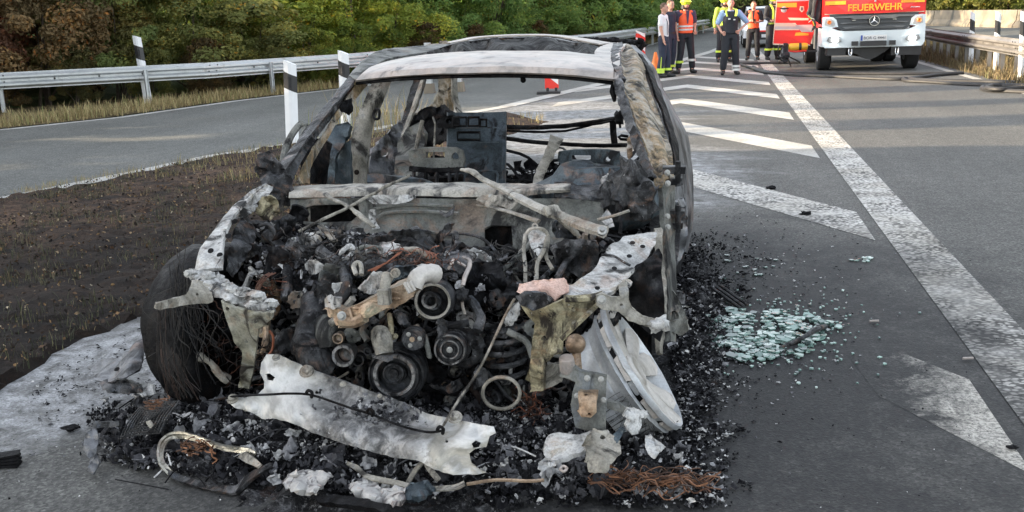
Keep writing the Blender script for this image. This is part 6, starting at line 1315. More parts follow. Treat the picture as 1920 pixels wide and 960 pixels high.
# wing liner piece at left wheel
r=loose('liner_piece','blue-grey crumpled liner sheet rising beside the burnt left front tyre','metal sheet',A(220,690,3.7))
mb=loft([T([(272,608,3.7),(256,634,3.62),(238,664,3.56),(196,678,3.6),(168,690,3.62)]),T([(272,640,3.6),(262,664,3.52),(240,684,3.46),(205,695,3.48),(175,702,3.5)]),T([(266,688,3.46),(256,700,3.42),(236,712,3.38),(205,714,3.4),(180,714,3.42)])],.008,40,18,.014,9,seed=94,edge=.01); mb.build('liner_sheet',M['sidep'],r)
m=MB(); disc(m,219,692,3.45,3.5,[(1.5,0),(1,.3),(0,.3)],(0,-.5,.8),10); m.build('liner_hole',M['char'],r)
single(plate([(188,718,3.42),(210,712,3.43),(240,712,3.42),(262,722,3.38),(268,736,3.34),(240,738,3.34),(205,736,3.36),(192,728,3.38)],5,.02,.02,12,seed=95,jag=1.5),'melted_lump','charm','melted lump with a pale top beside the liner sheet','melted lump')
single(plate([(245,730,3.4),(270,716,3.42),(288,722,3.4),(292,738,3.36),(268,745,3.33)],5,.01,.03,12,seed=96,jag=1.5),'ash_sheet','ash','thin pale ash sheet at the foot of the burnt left tyre','ash sheet')
# black block far left, pieces on the foam
mb=MB()
for k in range(4): mb.box(G(14,874)+Vector((0,.006*k,.006+.011*k)),(.09-.006*k,.05,.008),Matrix.Rotation(.2+.1*k,3,'Z'),tone=.1)
single(mb,'charred_block','char','small stack of charred black layers lying alone at the left edge','charred block',rough=.004,rs=30)
single(plate([(100,805,3.35),(140,795,3.37),(152,800,3.36),(140,808,3.33),(125,812,3.32)],4,.008,.01,12,seed=97),'black_scrap','char','flat black scrap lying on the dried foam left of the debris','metal scrap')
single(plate([(188,402,7.6),(200,400,7.6),(222,404,7.55),(222,410,7.5),(205,414,7.5),(196,410,7.52)],3,.01,.02,9,seed=98),'pale_scrap','ash','pale flat scrap lying on the burnt soil in the left half','metal scrap')
single(plate([(1350,690,4.5),(1362,672,4.6),(1390,676,4.58),(1420,680,4.52),(1418,692,4.42),(1400,702,4.36),(1365,698,4.4)],5,.006,.012,12,seed=99,jag=1),'grey_scrap','sidep','grey rippled sheet scrap at the near edge of the shattered glass','metal scrap')
m=MB(); m.tube([gp(1462,652,.02),gp(1500,636,.035),gp(1530,618,.05),gp(1548,612,.03)],[.007,.01,.014,.012],8,smooth=4); single(m,'charred_stick','charm','grey charred rod lying across the shattered glass','metal rod')
single(plate([(1545,606,5.1),(1570,606,5.08),(1594,616,5.0),(1594,626,4.94),(1570,624,4.96),(1555,616,5.02)],4,.006,.006,9,seed=100),'glass_fragment','glass','large pale glass fragment at the right tip of the shattered glass','glass fragment')
mb=MB(); a=G(1335,543,.03);b=G(1388,578,.02)
for k in range(3): mb.tube([a+Vector((.02*k,.03*k,.01)),b+Vector((.02*k,.03*k,0))],.009,6,smooth=3)
single(mb,'trim_strip','charm','bundle of ribbed trim strips lying in the ash right of the wreck','trim strip')
single(plate([(1318,740,4.0),(1330,712,4.15),(1356,706,4.2),(1352,722,4.1),(1340,744,3.98)],4,.006,.008,12,seed=101),'tan_scrap','tan','tan flat scrap lying right of the leaning alloy rim','metal scrap')
for i,(px,py,l) in enumerate(((1805,672,'small pale stick lying alone near the wide white line'),(1630,602,'short pale stick on the asphalt between the glass and the wide line'))):
    m=MB(); p=G(px,py,.012); m.tube([p,p+Vector((.045,.01,.0))],.006,6); single(m,'small_stick','roofm',l,'stick')
p=G(1440,353,.02); 
for i,(px,py,s,l) in enumerate(((1446,352,.03,'small black lump on the asphalt beside the white chevron'),(1898,838,.014,'small black lump on the worn white marking at the lower right'),(1510,400,.03,'black pebble of char near the tip of the nearest full chevron'),(133,803,.02,'little black crumb on the dried foam'))):
    m=MB(); m.ball(G(px,py,.012),s,5,(1.4,1,.5),nz=1.); single(m,'char_lump','char',l,'char lump')
M['whiteslab']=burnt('white_crusted_slab',[(.3,(.2,.19,.18)),(.42,(.36,.35,.34)),(.54,(.46,.45,.43)),(.63,(.5,.34,.27)),(.74,(.22,.2,.19))],9,.36,(.08,.07,.07),tint=.08,mott=.4)
single(plate([(530,905,2.88),(545,888,2.90),(570,884,2.90),(600,884,2.90),(622,890,2.88),(610,905,2.84),(590,925,2.78),(560,922,2.80),(535,916,2.84)],4,.022,.045,16,seed=102,jag=2),'white_slab','whiteslab','white crusted slab in the front debris, left of the two','melted slab')
single(plate([(655,910,2.84),(680,900,2.85),(705,904,2.84),(718,920,2.80),(740,914,2.80),(760,918,2.78),(757,940,2.72),(742,950,2.70),(700,940,2.73),(668,930,2.78)],4,.022,.045,16,seed=103,jag=2),'white_slab','whiteslab','white and pinkish slab at the bottom of the front debris, right of the two','melted slab')
mb=loft([T([(590,935,2.76),(640,932,2.76),(700,944,2.72),(760,958,2.68)]),T([(600,945,2.74),(640,948,2.72),(700,958,2.69),(760,972,2.65)])],.02,30,5,.006,10,seed=104,edge=.004); single(mb,'dark_trim_strip','char','dark curved trim strip below the two white slabs','trim strip')
mb=loft([T([(652,866,2.92),(672,874,2.90),(690,890,2.87),(740,900,2.85),(800,912,2.82),(850,910,2.82),(870,902,2.83)]),T([(650,872,2.91),(670,884,2.88),(688,898,2.85),(740,910,2.83),(800,921,2.80),(852,918,2.80),(872,910,2.81)])],.006,50,5,.003,10,seed=105); single(mb,'metal_strap','tan','long pale curved metal strap below the crumpled panel','metal strap')
mb=MB(); mb.tube(T([(765,905,2.9),(780,880,2.93),(796,866,2.95),(806,880,2.92),(822,900,2.88)]),.011,6,smooth=3,flat=.4); single(mb,'bent_bracket','tan','small bent V-shaped bracket standing below the crumpled panel','bracket')
single(plate([(756,925,2.80),(770,905,2.83),(800,905,2.82),(815,918,2.78),(790,935,2.74),(765,940,2.74)],5,.02,.03,14,seed=106,jag=2),'melted_lump','slate','blue-grey melted lump at the end of the pale metal strap','melted lump')
single(plate([(1010,868,2.90),(1022,858,2.92),(1040,864,2.90),(1042,874,2.87),(1030,876,2.87),(1020,884,2.85),(1008,880,2.87)],3,.008,.01,14,seed=107,holes=[(1032,867,2)]),'small_plate','ash','small cream metal tab between the panel end and the casting','metal scrap')
mb=MB(); mb.tube(T([(1050,880,2.87),(1056,874,2.88),(1063,878,2.87),(1057,884,2.85),(1050,880,2.87)]),.005,5,smooth=3); single(mb,'small_clip','roofm','tiny white clip beside the cream metal tab','clip')
mb=MB(); mb.tube(T([(875,908,2.85),(930,900,2.87),(990,902,2.85),(1020,900,2.85)]),.006,6,smooth=4); single(mb,'copper_strip','copper','thin rusty strip lying at the foot of the debris right of the strap','metal strip')
mb=plate([(165,880,2.95),(172,860,2.99),(182,852,3.01),(188,868,2.97),(176,890,2.91)],4,.01,.01,12,seed=108); single(mb,'grey_chip','sidep','grey chip at the outer left corner of the front debris','metal scrap')
mb=plate([(178,790,3.15),(225,790,3.15),(226,800,3.13),(180,802,3.12)],4,.02,.004,12,seed=109); single(mb,'dark_bar','charm','short dark bar left of the grille piece','bar')
mb=plate([(160,815,3.05),(178,800,3.09),(186,822,3.05),(180,850,2.99),(168,860,2.95),(156,840,2.99)],5,.006,.03,9,seed=110,jag=1.5); single(mb,'grey_skin','sidep','rumpled grey skin at the left end of the front debris','melted skin')
for i in range(26):
    px=rng.uniform(320,1230);py=rng.uniform(775,930)
    g0=G(px,py); 
mb=MB()
for _ in range(130):
    px=rng.uniform(190,1250);py=rng.uniform(770,945)
    if not pinp(px,py,FR): continue
    g0=G(px,py); z=hz(g0.x,g0.y)+.035; flake(mb,Vector((g0.x,g0.y,z)),rng.uniform(.05,.12),.5+.4*rng.random(),n=9,flat=.4)
for _ in range(420):
    px=rng.uniform(200,1290);py=rng.uniform(765,945)
    if not pinp(px,py,FR): continue
    g0=G(px,py); z=hz(g0.x,g0.y)+.03; flake(mb,Vector((g0.x,g0.y,z)),rng.uniform(.03,.085),.35+.6*rng.random(),n=6,flat=.6)
tag(mb.build('large_flakes',M['debris']),'larger crumpled grey and whitish sheet flakes among the front debris','ash flakes',kind='stuff')
# copper wire nest at bottom right
mb=MB()
for _ in range(95):
    px=rng.uniform(1100,1270);py=930+rng.gauss(0,7); pts=[]; a=rng.gauss(0,.3)
    for k in range(5): 
        g0=G(px,py); pts.append(Vector((g0.x,g0.y,.05+rng.uniform(-.02,.03)))); px+=22*math.cos(a);py+=6*math.sin(a);a+=rng.gauss(0,.5)
    mb.tube(pts,rng.uniform(.0012,.003),4,smooth=3,tone=rng.random(),cap=False)
tag(mb.build('copper_wire_nest',M['copperwire']),'tangle of bare copper wire in the ash at the lower right','copper wire',kind='stuff')
mb=MB(); 
for _ in range(30):
    px=rng.uniform(335,400);py=rng.uniform(825,850); pts=[]
    for k in range(4): pts.append(A(px,py,2.98)); px+=rng.uniform(-12,12);py+=rng.uniform(-6,8)
    mb.tube(pts,.003,4,smooth=3,tone=rng.random(),cap=False)
for _ in range(26):
    px=rng.uniform(270,300);py=rng.uniform(750,775); pts=[]
    for k in range(4): pts.append(A(px,py,3.15)); px+=rng.uniform(-10,16);py+=rng.uniform(-6,6)
    mb.tube(pts,.002,4,smooth=3,tone=rng.random(),cap=False)
tag(mb.build('wire_scraps',M['copperwire']),'reddish wire ends inside the bent trim frame and behind the grille piece','wire',kind='stuff')
# ================================================================ FIRE TRUCK
M['fred']=plain('fire_red_paint',(.72,.018,.015),.28,var=.03); M['forange']=plain('luminous_orange_film',(.85,.3,.02),.4,var=.04); M['fwhite']=plain('truck_white_paint',(.6,.66,.69),.3,var=.04)
M['cream']=plain('cream_film',(.62,.55,.42),.4,var=.04); M['silver']=plain('silver_film',(.42,.43,.44),.35,.3,var=.05); M['chrome']=plain('chrome',(.6,.6,.6),.15,1.,var=.02)
M['dgrey']=plain('dark_grille_plastic',(.03,.034,.038),.4,var=.1); M['mgrey']=plain('mid_grey_plastic',(.1,.105,.11),.45,var=.1)
M['lens']=plain('clear_lens',(.55,.56,.55),.08,.2,.8,var=.1); M['tyrek']=plain('tyre_rubber',(.018,.018,.019),.8,var=.2,bump=.2); M['blue']=plain('plate_blue',(.02,.06,.3),.4); M['platew']=plain('plate_white',(.6,.6,.6),.4)
M['wglass']=plain('dark_window_glass',(.02,.025,.03),.05,0,.8)
def lampm():
    t=NT('lit_headlamp'); t.fin((1,1,1),.3); t.b.inputs['Emission Color'].default_value=(1,.97,.9,1); t.b.inputs['Emission Strength'].default_value=3.; return t.m
M['lamp']=lampm()
TX,TY=3.36,23.6
tr=empty('fire_truck',(TX,TY,0),'red and white fire engine with lit headlights and its door swung open','fire engine')
def L(x,y,z): return Vector((TX+x,TY+y,z))
def lbox(mb,x0,x1,y0,y1,z0,z1,**k): return mb.box(L((x0+x1)/2,(y0+y1)/2,(z0+z1)/2),(x1-x0,y1-y0,z1-z0),**k)
def extr(mb,pts,y0,y1):
    """front-view outline pts (x,z) extruded from y0 to y1 (y0 may be a function of x)"""
    f=y0 if callable(y0) else (lambda x:y0); n=len(pts)
    c2=[Vector(p) for p in pts]; v,e,fc,_,_,_=geometry.delaunay_2d_cdt(c2,[(i,(i+1)%n) for i in range(n)],[],1,1e-5)
    k=len(v); vs=[L(p.x,f(p.x),p.y) for p in v]+[L(p.x,y1,p.y) for p in v]
    fs=[tuple(q) for q in fc]+[tuple(i+k for i in q[::-1]) for q in fc]+[(i,i+k,(i+1)%n+k,(i+1)%n) for i in range(n)]
    return mb.add(vs,fs)
cur=lambda x:.10*(abs(x)/1.07)**3
def tpart(name,pts,y0,y1,mat,parent=None,sm=False):
    m=MB(); extr(m,pts,y0,y1); return m.build(name,M[mat],parent or tr,smooth=sm)
fr=lambda o:(lambda x:cur(x)+o)
# cab shell above
cab=tpart('cab',[(-1.07,.95),(1.07,.95),(1.07,1.6),(1.04,2.5),(.95,2.72),(-.95,2.72),(-1.04,2.5),(-1.07,1.6)],.16,1.95,'fred')
tpart('windscreen',[(-.98,1.66),(.98,1.66),(.94,2.42),(-.94,2.42)],.12,.17,'wglass',cab)
tpart('front_panel',[(-1.04,1.26),(-.5,1.255),(0,1.25),(.5,1.255),(1.04,1.26),(1.04,1.56),(0,1.56),(-1.04,1.56)],fr(.0),.16,'fred',cab)
for x0,x1 in((-1.02,-.6),(.55,1.02)):
    tpart('film_stripe',[(x0,1.45),(x1,1.45),(x1,1.53),(x0,1.53)],lambda x:cur(x)-.004,.05,'forange',cab)
tpart('panel_edge',[(-1.03,1.245),(1.03,1.245),(1.03,1.262),(-1.03,1.262)],fr(-.006),.1,'cream',cab)
tpart('badge_button',[(-.02,1.49),(.02,1.49),(.02,1.53),(-.02,1.53)],-.012,.03,'chrome',cab)
m=MB(); lbox(m,-.3,.3,.3,1.,2.72,2.86); m.build('light_bar',M['blue'],cab,smooth=False)
# grille
gr=tpart('grille',[(-.92,1.24),(.92,1.24),(.9,1.1),(.76,.96),(.66,.9),(-.66,.9),(-.76,.96),(-.9,1.1)],fr(.02),.16,'dgrey')
tpart('grille_bar',[(-.86,1.2),(-.45,1.21),(.45,1.21),(.86,1.2),(.8,1.165),(.5,1.165),(.42,1.13),(-.42,1.13),(-.5,1.165),(-.8,1.165)],fr(.005),.05,'mgrey',gr)
tpart('grille_bar',[(-.72,1.06),(-.4,1.075),(.4,1.075),(.72,1.06),(.66,1.035),(-.66,1.035)],fr(.005),.05,'mgrey',gr)
tpart('grille_bar',[(-.66,.97),(-.3,.985),(.3,.985),(.66,.97),(.58,.93),(-.58,.93)],fr(.0),.05,'mgrey',gr)
for x in(-.42,.42): tpart('grille_clip',[(x-.04,1.105),(x+.04,1.105),(x+.04,1.118),(x-.04,1.118)],-.008,.02,'chrome',gr)
c=L(0,-.035,1.09); m=MB(); m.lathe(c,(0,-1,0),[(.115,-.03),(.115,.0),(.108,.012),(.095,.012),(.09,0),(.09,-.03)],36)
st=m.build('emblem_ring',M['chrome'],gr)
m=MB()
for k in range(3):
    a=math.pi/2+k*2*math.pi/3; d=Vector((math.cos(a),0,math.sin(a))); s=Vector((-d.z,0,d.x)); y=Vector((0,-.012,0))
    m.add([c+s*.02,c+d*.097+s*.003,c+d*.097-s*.003,c-s*.02,c+y*1.4,c+d*.097+y*.3],[(0,1,5,4),(4,5,2,3),(0,4,3),(1,2,5)])
m.build('emblem_star',M['chrome'],gr,smooth=False)
m=MB(); m.lathe(c+Vector((0,.01,0)),(0,-1,0),[(.09,0),(0,.001)],30); m.build('emblem_back',M['dgrey'],gr)
# headlights upper
for s in(-1,1):
    h=tpart('headlight_housing',[(s*.74,.98),(s*.78,1.13),(s*.85,1.19),(s*1.0,1.2),(s*1.07,1.19),(s*1.07,.96),(s*.9,.955)][::s],fr(.0),.16,'fwhite')
    tpart('headlight_lens',[(s*.8,1.0),(s*.83,1.11),(s*.9,1.16),(s*1.0,1.165),(s*1.02,1.02),(s*.92,.99)][::s],fr(-.012),.1,'lens',h)
    m=MB(); m.lathe(L(s*.93,.05,1.08),(0,-1,0),[(.045,.0),(.045,.04),(.035,.05),(0,.02)],16); m.build('indicator_bulb',M['orange'],h)
# bumper
bu=tpart('bumper',[(-1.07,.62),(-1.0,.53),(1.0,.53),(1.07,.62),(1.07,.98),(.93,.98),(.74,.9),(.6,.885),(-.6,.885),(-.74,.9),(-.93,.98),(-1.07,.98)],fr(-.03),.2,'fwhite')
for x0,x1,z0,z1 in((-.27,.27,.56,.66),(-.45,-.32,.57,.665),(.33,.46,.57,.665)): tpart('air_slot',[(x0,z0),(x1,z0),(x1,z1),(x0,z1)],-.042,.02,'blackp',bu)
for s in(-1,1):
    f=tpart('fog_lamp_recess',[(s*.66,.68),(s*.72,.64),(s*.9,.64),(s*.97,.69),(s*.93,.77),(s*.72,.77)][::s],fr(-.034),.02,'mgrey',bu)
    m=MB(); m.lathe(L(s*.8,.0,.705),(0,-1,0),[(.068,.02),(.066,.055),(.05,.068),(0,.075)],20); m.build('fog_lamp',M['lamp'],bu)
pl=tpart('number_plate',[(-.27,.675),(.27,.675),(.27,.79),(-.27,.79)],-.05,-.032,'platew',bu)
def text(s,size,loc,mat,parent,name,bold=0.,ext=.002):
    cu=bpy.data.curves.new('t','FONT'); cu.body=s; cu.size=size; cu.extrude=ext; cu.align_x='CENTER'; cu.offset=bold
    o=bpy.data.objects.new('t',cu); col.objects.link(o); o.rotation_euler=(math.pi/2,0,0); bpy.context.view_layer.update()
    me=evalmesh(o); bpy.data.objects.remove(o); me.transform(Matrix.Translation(Vector(loc)-OFF.get(parent,Vector()))@Matrix.Rotation(math.pi/2,4,'X')); me.materials.clear(); me.materials.append(M[mat])
    o=bpy.data.objects.new(name,me); col.objects.link(o); o.parent=parent; return o
m=MB(); m.box(L(-.25,-.053,.732),(.04,.004,.112)); m.build('plate_band',M['blue'],bu,smooth=False)
text('BOR G 4441',.088,L(.02,-.0535,.70),'blackp',bu,'plate_lettering')
text('FEUERWEHR',.2,L(0,-.016,1.31),'forange',cab,'lettering',.004,.006)
m=MB(); m.tube([L(.74,.03,1.345),L(.76,.03,1.365),L(.78,.03,1.35),L(.81,.035,1.355),L(.84,.035,1.35),L(.88,.04,1.355),L(.93,.05,1.35)],.008,5,smooth=3); m.build('white_script',M['platew'],cab)
# white lower corners / steps
for s in(-1,1):
    m=MB(); lbox(m,min(s*1.07,s*.9),max(s*1.07,s*.9),.2,1.0,.55,.99); m.build('corner_step',M['fwhite'],tr,smooth=False)
# chassis
m=MB(); lbox(m,-.95,-.55,.12,1.7,.36,.56); m.build('under_bumper',M['blackp'],tr,smooth=False)
m=MB(); lbox(m,.4,1.02,.12,1.7,.34,.56); m.build('under_bumper',M['blackp'],tr,smooth=False)
tpart('engine_sump',[(-.55,.56),(.5,.56),(.3,.42),(.12,.3),(0,.25),(-.12,.27),(-.3,.38),(-.5,.42)],.3,1.6,'blackp')
m=MB(); lbox(m,-.4,.4,.5,6.5,.5,.9); m.build('chassis_rail',M['blackp'],tr,smooth=False)
m=MB(); m.tube([L(-.9,1.05,.42),L(-.4,1.05,.38),L(0,1.05,.33),L(.4,1.05,.38),L(.9,1.05,.42)],.07,8); m.build('front_axle',M['blackp'],tr)
for x in(-.47,.5):
    m=MB(); m.tube([L(x-.03,.02,.5),L(x-.03,.0,.4),L(x,-.01,.36),L(x+.03,.0,.4),L(x+.03,.02,.5)],.014,7,smooth=3); m.build('tow_shackle',M['chrome'],tr)
def wheel(x,y,r=.43,w=.27,name='wheel'):
    m=MB(); c=L(x,y,r); m.lathe(c,(1,0,0),[(r*.56,-w*.5),(r*.93,-w*.52),(r,-w*.4),(r,w*.4),(r*.93,w*.52),(r*.56,w*.5)],36); o=m.build(name,M['tyrek'],tr,ang=40)
    for s in(-1,1): m=MB(); m.lathe(c,(s,0,0),[(r*.57,w*.48),(r*.55,w*.5),(r*.5,w*.3),(r*.3,w*.34),(r*.26,w*.5),(0,w*.5)],24); m.build('rim',M['silver'],o)
wheel(-.93,1.05); wheel(.95,1.05)
for x in(-.97,-.68,.68,.97): wheel(x,4.1,name='rear_wheel')
# superstructure
m=MB(); lbox(m,-1.1,1.1,2.1,6.6,.95,2.8); bd=m.build('body_box',M['fred'],tr,smooth=False)
for k in range(3):
    m=MB(); lbox(m,-1.115,-1.1,2.3+k*1.4,3.5+k*1.4,1.05,2.5); m.build('roller_shutter',M['silver'],bd,smooth=False)
m=MB(); lbox(m,-1.1,-.8,2.0,3.4,.55,.95); m.build('side_locker',M['mgrey'],bd,smooth=False)
m=MB(); lbox(m,-1.08,-.9,1.35,1.9,.45,.95); m.build('cab_step',M['mgrey'],tr,smooth=False)
# open door in the plane y=1.35
dy=1.3
def DP(px,py): p=A(px,py,TY+dy); return (p.x-TX,p.z)
door=tpart('door',[DP(*q) for q in ((1449,82),(1519,84),(1526,62),(1523,30),(1521,-8),(1458,-8))][::-1],dy,dy+.07,'fred')
door['label']='open red cab door with orange, white and grey stripes'
def dstr(name,q,mat,d=.004): return tpart(name,[DP(*p) for p in q][::-1],dy-d,dy+.01,mat,door)
dstr('film_stripe',((1457,6),(1457,13.5),(1494,13.5),(1494,5)),'forange')
dstr('film_stripe',((1456,3.2),(1521,1.5),(1521,-6),(1457,-4)),'silver')
dstr('film_stripe',((1477,33),(1481,38),(1516,38),(1516,34)),'cream')
dstr('film_stripe',((1453,43),(1452.5,49.5),(1497,49.5),(1491,43)),'cream')
dstr('film_stripe',((1452.5,49.5),(1452,54.5),(1499,54.5),(1496,49.5)),'silver',.0045)
dstr('film_stripe',((1491,47),(1503,60),(1524,60),(1523,46)),'silver',.005)
dstr('film_stripe',((1453,54.5),(1452.6,56.5),(1498,56.5),(1498,54.5)),'cream',.0055)
dstr('lettering_smudge',((1492,61),(1490,67),(1516,66.5),(1516,63),(1500,60.5)),'forange')
dstr('door_edge',((1449,81.5),(1449,84),(1519,85.5),(1519,83.5)),'cream',.006)
dstr('door_edge',((1456.5,-8),(1448.7,82),(1450,82),(1458,-8)),'cream',.006)
m=MB(); c=L(*[ (DP(1470,15.5))[0],dy-.02,(DP(1470,15.5))[1]]); m.tube([c-Vector((.1,0,0)),c+Vector((0,-.02,.0)),c+Vector((.1,0,0))],.016,7,smooth=3); m.build('door_handle',M['blackp'],door)
m=MB(); c=L(DP(1470,18)[0],dy-.006,DP(1470,18)[1]); m.lathe(c,(0,-1,0),[(.07,0),(.06,.006),(0,-.0)],16); m.build('handle_bowl',M['silver'],door)
dstr('crest',((1500,12),(1499,19),(1503.5,23),(1508,19),(1507,12)),'cream',.006)
dstr('crest_shield',((1501.3,13.3),(1500.7,18.5),(1503.5,21),(1506.3,18.5),(1505.7,13.3)),'mgrey',.009)
# mirror arm
m=MB(); m.tube([L(-1.07,.25,2.0),L(-1.25,.2,1.95),L(-1.25,.2,1.6)],.02,7,smooth=2); m.box(L(-1.24,.2,1.85),(.2,.08,.4)); m.build('door_mirror',M['blackp'],tr,smooth=False)
# jacket hung from the mirror
M['cloth']=plain('black_cloth',(.022,.022,.026),.85,var=.3,scale=9,bump=.3); M['lime']=plain('lime_reflective',(.55,.75,.08),.45,var=.08)
jp=A(1530,30,24.3); jk=empty('jacket',(jp.x,jp.y,0),'black protective jacket hanging from the mirror of the fire engine','jacket')
YJ=23.95
mb=loft([T([(1519,-14,YJ),(1517,10,YJ),(1512,26,YJ-.02)]),T([(1530,-14,YJ-.08),(1526,10,YJ-.1),(1524,34,YJ-.08)]),T([(1540,-14,YJ-.02),(1538,12,YJ-.06),(1534,44,YJ-.04)]),T([(1550,-14,YJ+.02),(1546,12,YJ-.04),(1539,46,YJ)])],.03,26,22,.03,3.5,seed=120,bulge=lambda u,v:.025*math.sin(u*19)); mb.build('jacket_body',M['cloth'],jk)
mb=loft([T([(1512,22,YJ-.03),(1514,30,YJ-.03)]),T([(1528,36,YJ-.12),(1526,44,YJ-.12)]),T([(1530,52,YJ-.1),(1521,60,YJ-.08)])],.03,10,12,.02,4,seed=121); mb.build('sleeve',M['cloth'],jk)
for a_,b_,mt in (((1515,29),(1522,36),'lime'),((1516,42),(1521,38),'platew'),((1524,40),(1527,48),'lime'),((1519,33),(1527,36),'platew')):
    m=MB(); m.tube(T([(a_[0],a_[1],YJ-.2),(b_[0],b_[1],YJ-.2)]),.018,5,flat=.4); m.build('reflective_patch',M[mt],jk)
# breathing apparatus
M['yel']=plain('yellow_cylinder_paint',(.72,.42,.03),.4,var=.08)
bp0=G(1480,117); ba=empty('breathing_apparatus',(bp0.x,bp0.y,0),'breathing apparatus with a yellow cylinder and black harness below the open truck door','breathing apparatus')
YB=24.6
m=MB(); a=A(1478,88.5,YB); b=A(1515,87,YB); d=(b-a); m.lathe(a,d,[(.0,0),(.05,.0),(.08,.03),(.085,.06),(.085,d.length-.06),(.07,d.length-.01),(.0,d.length)],18); cy_=m.build('cylinder',M['yel'],ba)
m=MB(); q=a.lerp(b,.6); m.lathe(q,d,[(.09,-.03),(.09,.03)],16); m.build('cylinder_strap',M['blackp'],cy_)
m=MB(); m.box(A(1473,98,YB),(.12,.14,.42),taper=.8); m.ball(A(1473,104,YB-.05),.09,7,nz=.4); m.build('harness_back',M['cloth'],ba,rough=.02,rs=9)
m=MB(); m.tube(T([(1462,84,YB),(1459,92,YB-.05),(1460,104,YB),(1466,114,YB),(1474,118,YB)]),.014,6,smooth=5); m.tube(T([(1478,84,YB),(1470,86,YB-.1),(1464,96,YB-.08),(1468,110,YB-.05),(1476,116,YB)]),.014,6,smooth=5); m.build('air_hose',M['blackp'],ba)
m=MB(); 
for q in ((1458,119),(1482,124),(1500,118)): g_=G(*q); m.tube([A(1475,104,YB),g_+Vector((0,0,.02))],.018,6)
m.build('stand_leg',M['blackp'],ba)
m=MB(); m.tube(T([(1478,95,YB-.06),(1490,97,YB-.06),(1500,96,YB-.06),(1512,95,YB-.05)]),.02,6,smooth=3); m.build('red_strap',M['red'],ba)
m=MB(); m.box(A(1516,96,YB+.15),(.4,.05,.04)); m.build('rack_arm',M['blackp'],ba,smooth=False)
# ---------------------------------------------------------------- white car behind
pc=G(1425,90); wcar=empty('white_car',(pc.x+.3,pc.y+1.5,0),'white car with a lit headlight parked behind the men, mostly hidden','car')
wx,wy=pc.x+.3,pc.y
prof=[(-.0,.35),(0.02,.62),(.15,.78),(1.05,.95),(1.7,1.38),(3.3,1.42),(4.1,1.0),(4.5,.95),(4.55,.4)]
def shellcar(prof,hw,mat,name,y0=0.,parent=wcar,tp=.82):
    m=MB(); vs=[];n=len(prof)
    for s in(-1,1):
        for y,z in prof: vs.append(Vector((wx+s*hw*(1 if z<1.0 else tp),wy+y+y0,z)))
    m.add(vs,[(i,i+1,n+i+1,n+i) for i in range(n-1)]+[tuple(range(n))[::-1],tuple(range(n,2*n)),(0,n,2*n-1,n-1)]); return m.build(name,M[mat],parent,smooth=False)
M['cwhite']=plain('white_car_paint',(.7,.71,.72),.25,var=.03)
b_=shellcar(prof,.88,'cwhite','car_body')
m=MB(); m.add([Vector((wx+s*x,wy+y,z)) for s in(-1,1) for x,y,z in ((.74,1.08,.98),(.68,1.66,1.35))],[(0,1,3,2)]); m.add([Vector((wx+s*x,wy+y-.02,z+.015)) for s in(-1,1) for x,y,z in ((.74,1.08,.98),(.66,1.62,1.34))],[(0,1,3,2)]); m.build('windscreen',M['wglass'],b_,smooth=False)
for s in(-1,1):
    m=MB(); m.ball(Vector((wx+s*.68,wy+.08,.66)),.11,8,(1.5,.6,.8)); m.build('headlight',M['lamp'] if s<0 else M['lens'],wcar)
    for yy in(.85,3.6):
        m=MB(); m.lathe((wx+s*.78,wy+yy,.32),(s,0,0),[(.16,-.1),(.3,-.1),(.32,-.06),(.32,.06),(.3,.1),(.2,.1)],24); w_=m.build('wheel',M['tyrek'],wcar); m=MB(); m.lathe((wx+s*.8,wy+yy,.32),(s,0,0),[(.2,.09),(.18,.06),(0,.07)],18); m.build('rim',M['silver'],w_)
m=MB(); m.box((wx,wy-.0,.42),(1.5,.1,.26)); m.build('bumper_grille',M['blackp'],wcar,smooth=False)
m=MB(); m.box((wx,wy+.0,.58),(1.2,.06,.05)); m.build('red_stripe',M['red'],wcar,smooth=False)
m=MB(); m.box((wx,wy-.06,.42),(.52,.02,.11)); m.build('number_plate',M['platew'],wcar,smooth=False)
# ---------------------------------------------------------------- hoses on the road
def hose(pts,r,label,z=.03):
    m=MB(); P=[]
    for q in pts: g_=G(q[0],q[1],z); P.append(g_)
    m.tube(P,r,8,smooth=8); c=P[0].copy(); o=m.build('hose',M['hosem'],None,off=Vector((c.x,c.y,0))); o.location=(c.x,c.y,0); tag(o,label,'hose','black hoses laid over the road')
M['hosem']=plain('black_hose_rubber',(.02,.02,.022),.55,var=.3,scale=8)
hose([(1385,119),(1420,118.5),(1470,117.5),(1500,117)],.035,'hose running from behind the policeman to the stand under the truck door')
hose([(1388,121),(1408,127),(1430,135),(1480,140),(1560,143),(1640,147),(1690,148),(1720,145),(1760,140),(1800,137.5),(1803,137),(1790,137),(1700,138),(1600,137.5),(1520,137),(1450,136),(1425,131),(1412,125)],.035,'long hose doubled back across the lane in front of the fire engine')
hose([(1692,147),(1700,151),(1740,153),(1800,157),(1850,159),(1925,161)],.036,'lower hose strand reaching from the lane to the right edge')
hose([(1694,146),(1720,149),(1780,151),(1850,152.5),(1925,155)],.036,'upper hose strand reaching from the lane to the right edge')
hose([(1925,160),(1870,160),(1845,163),(1843,166),(1860,169),(1925,172)],.038,'nearest hose loop crossing the right road edge')
hose([(1925,164),(1880,167),(1850,165),(1860,161)],.036,'short hose end inside the loop at the right road edge',.06)

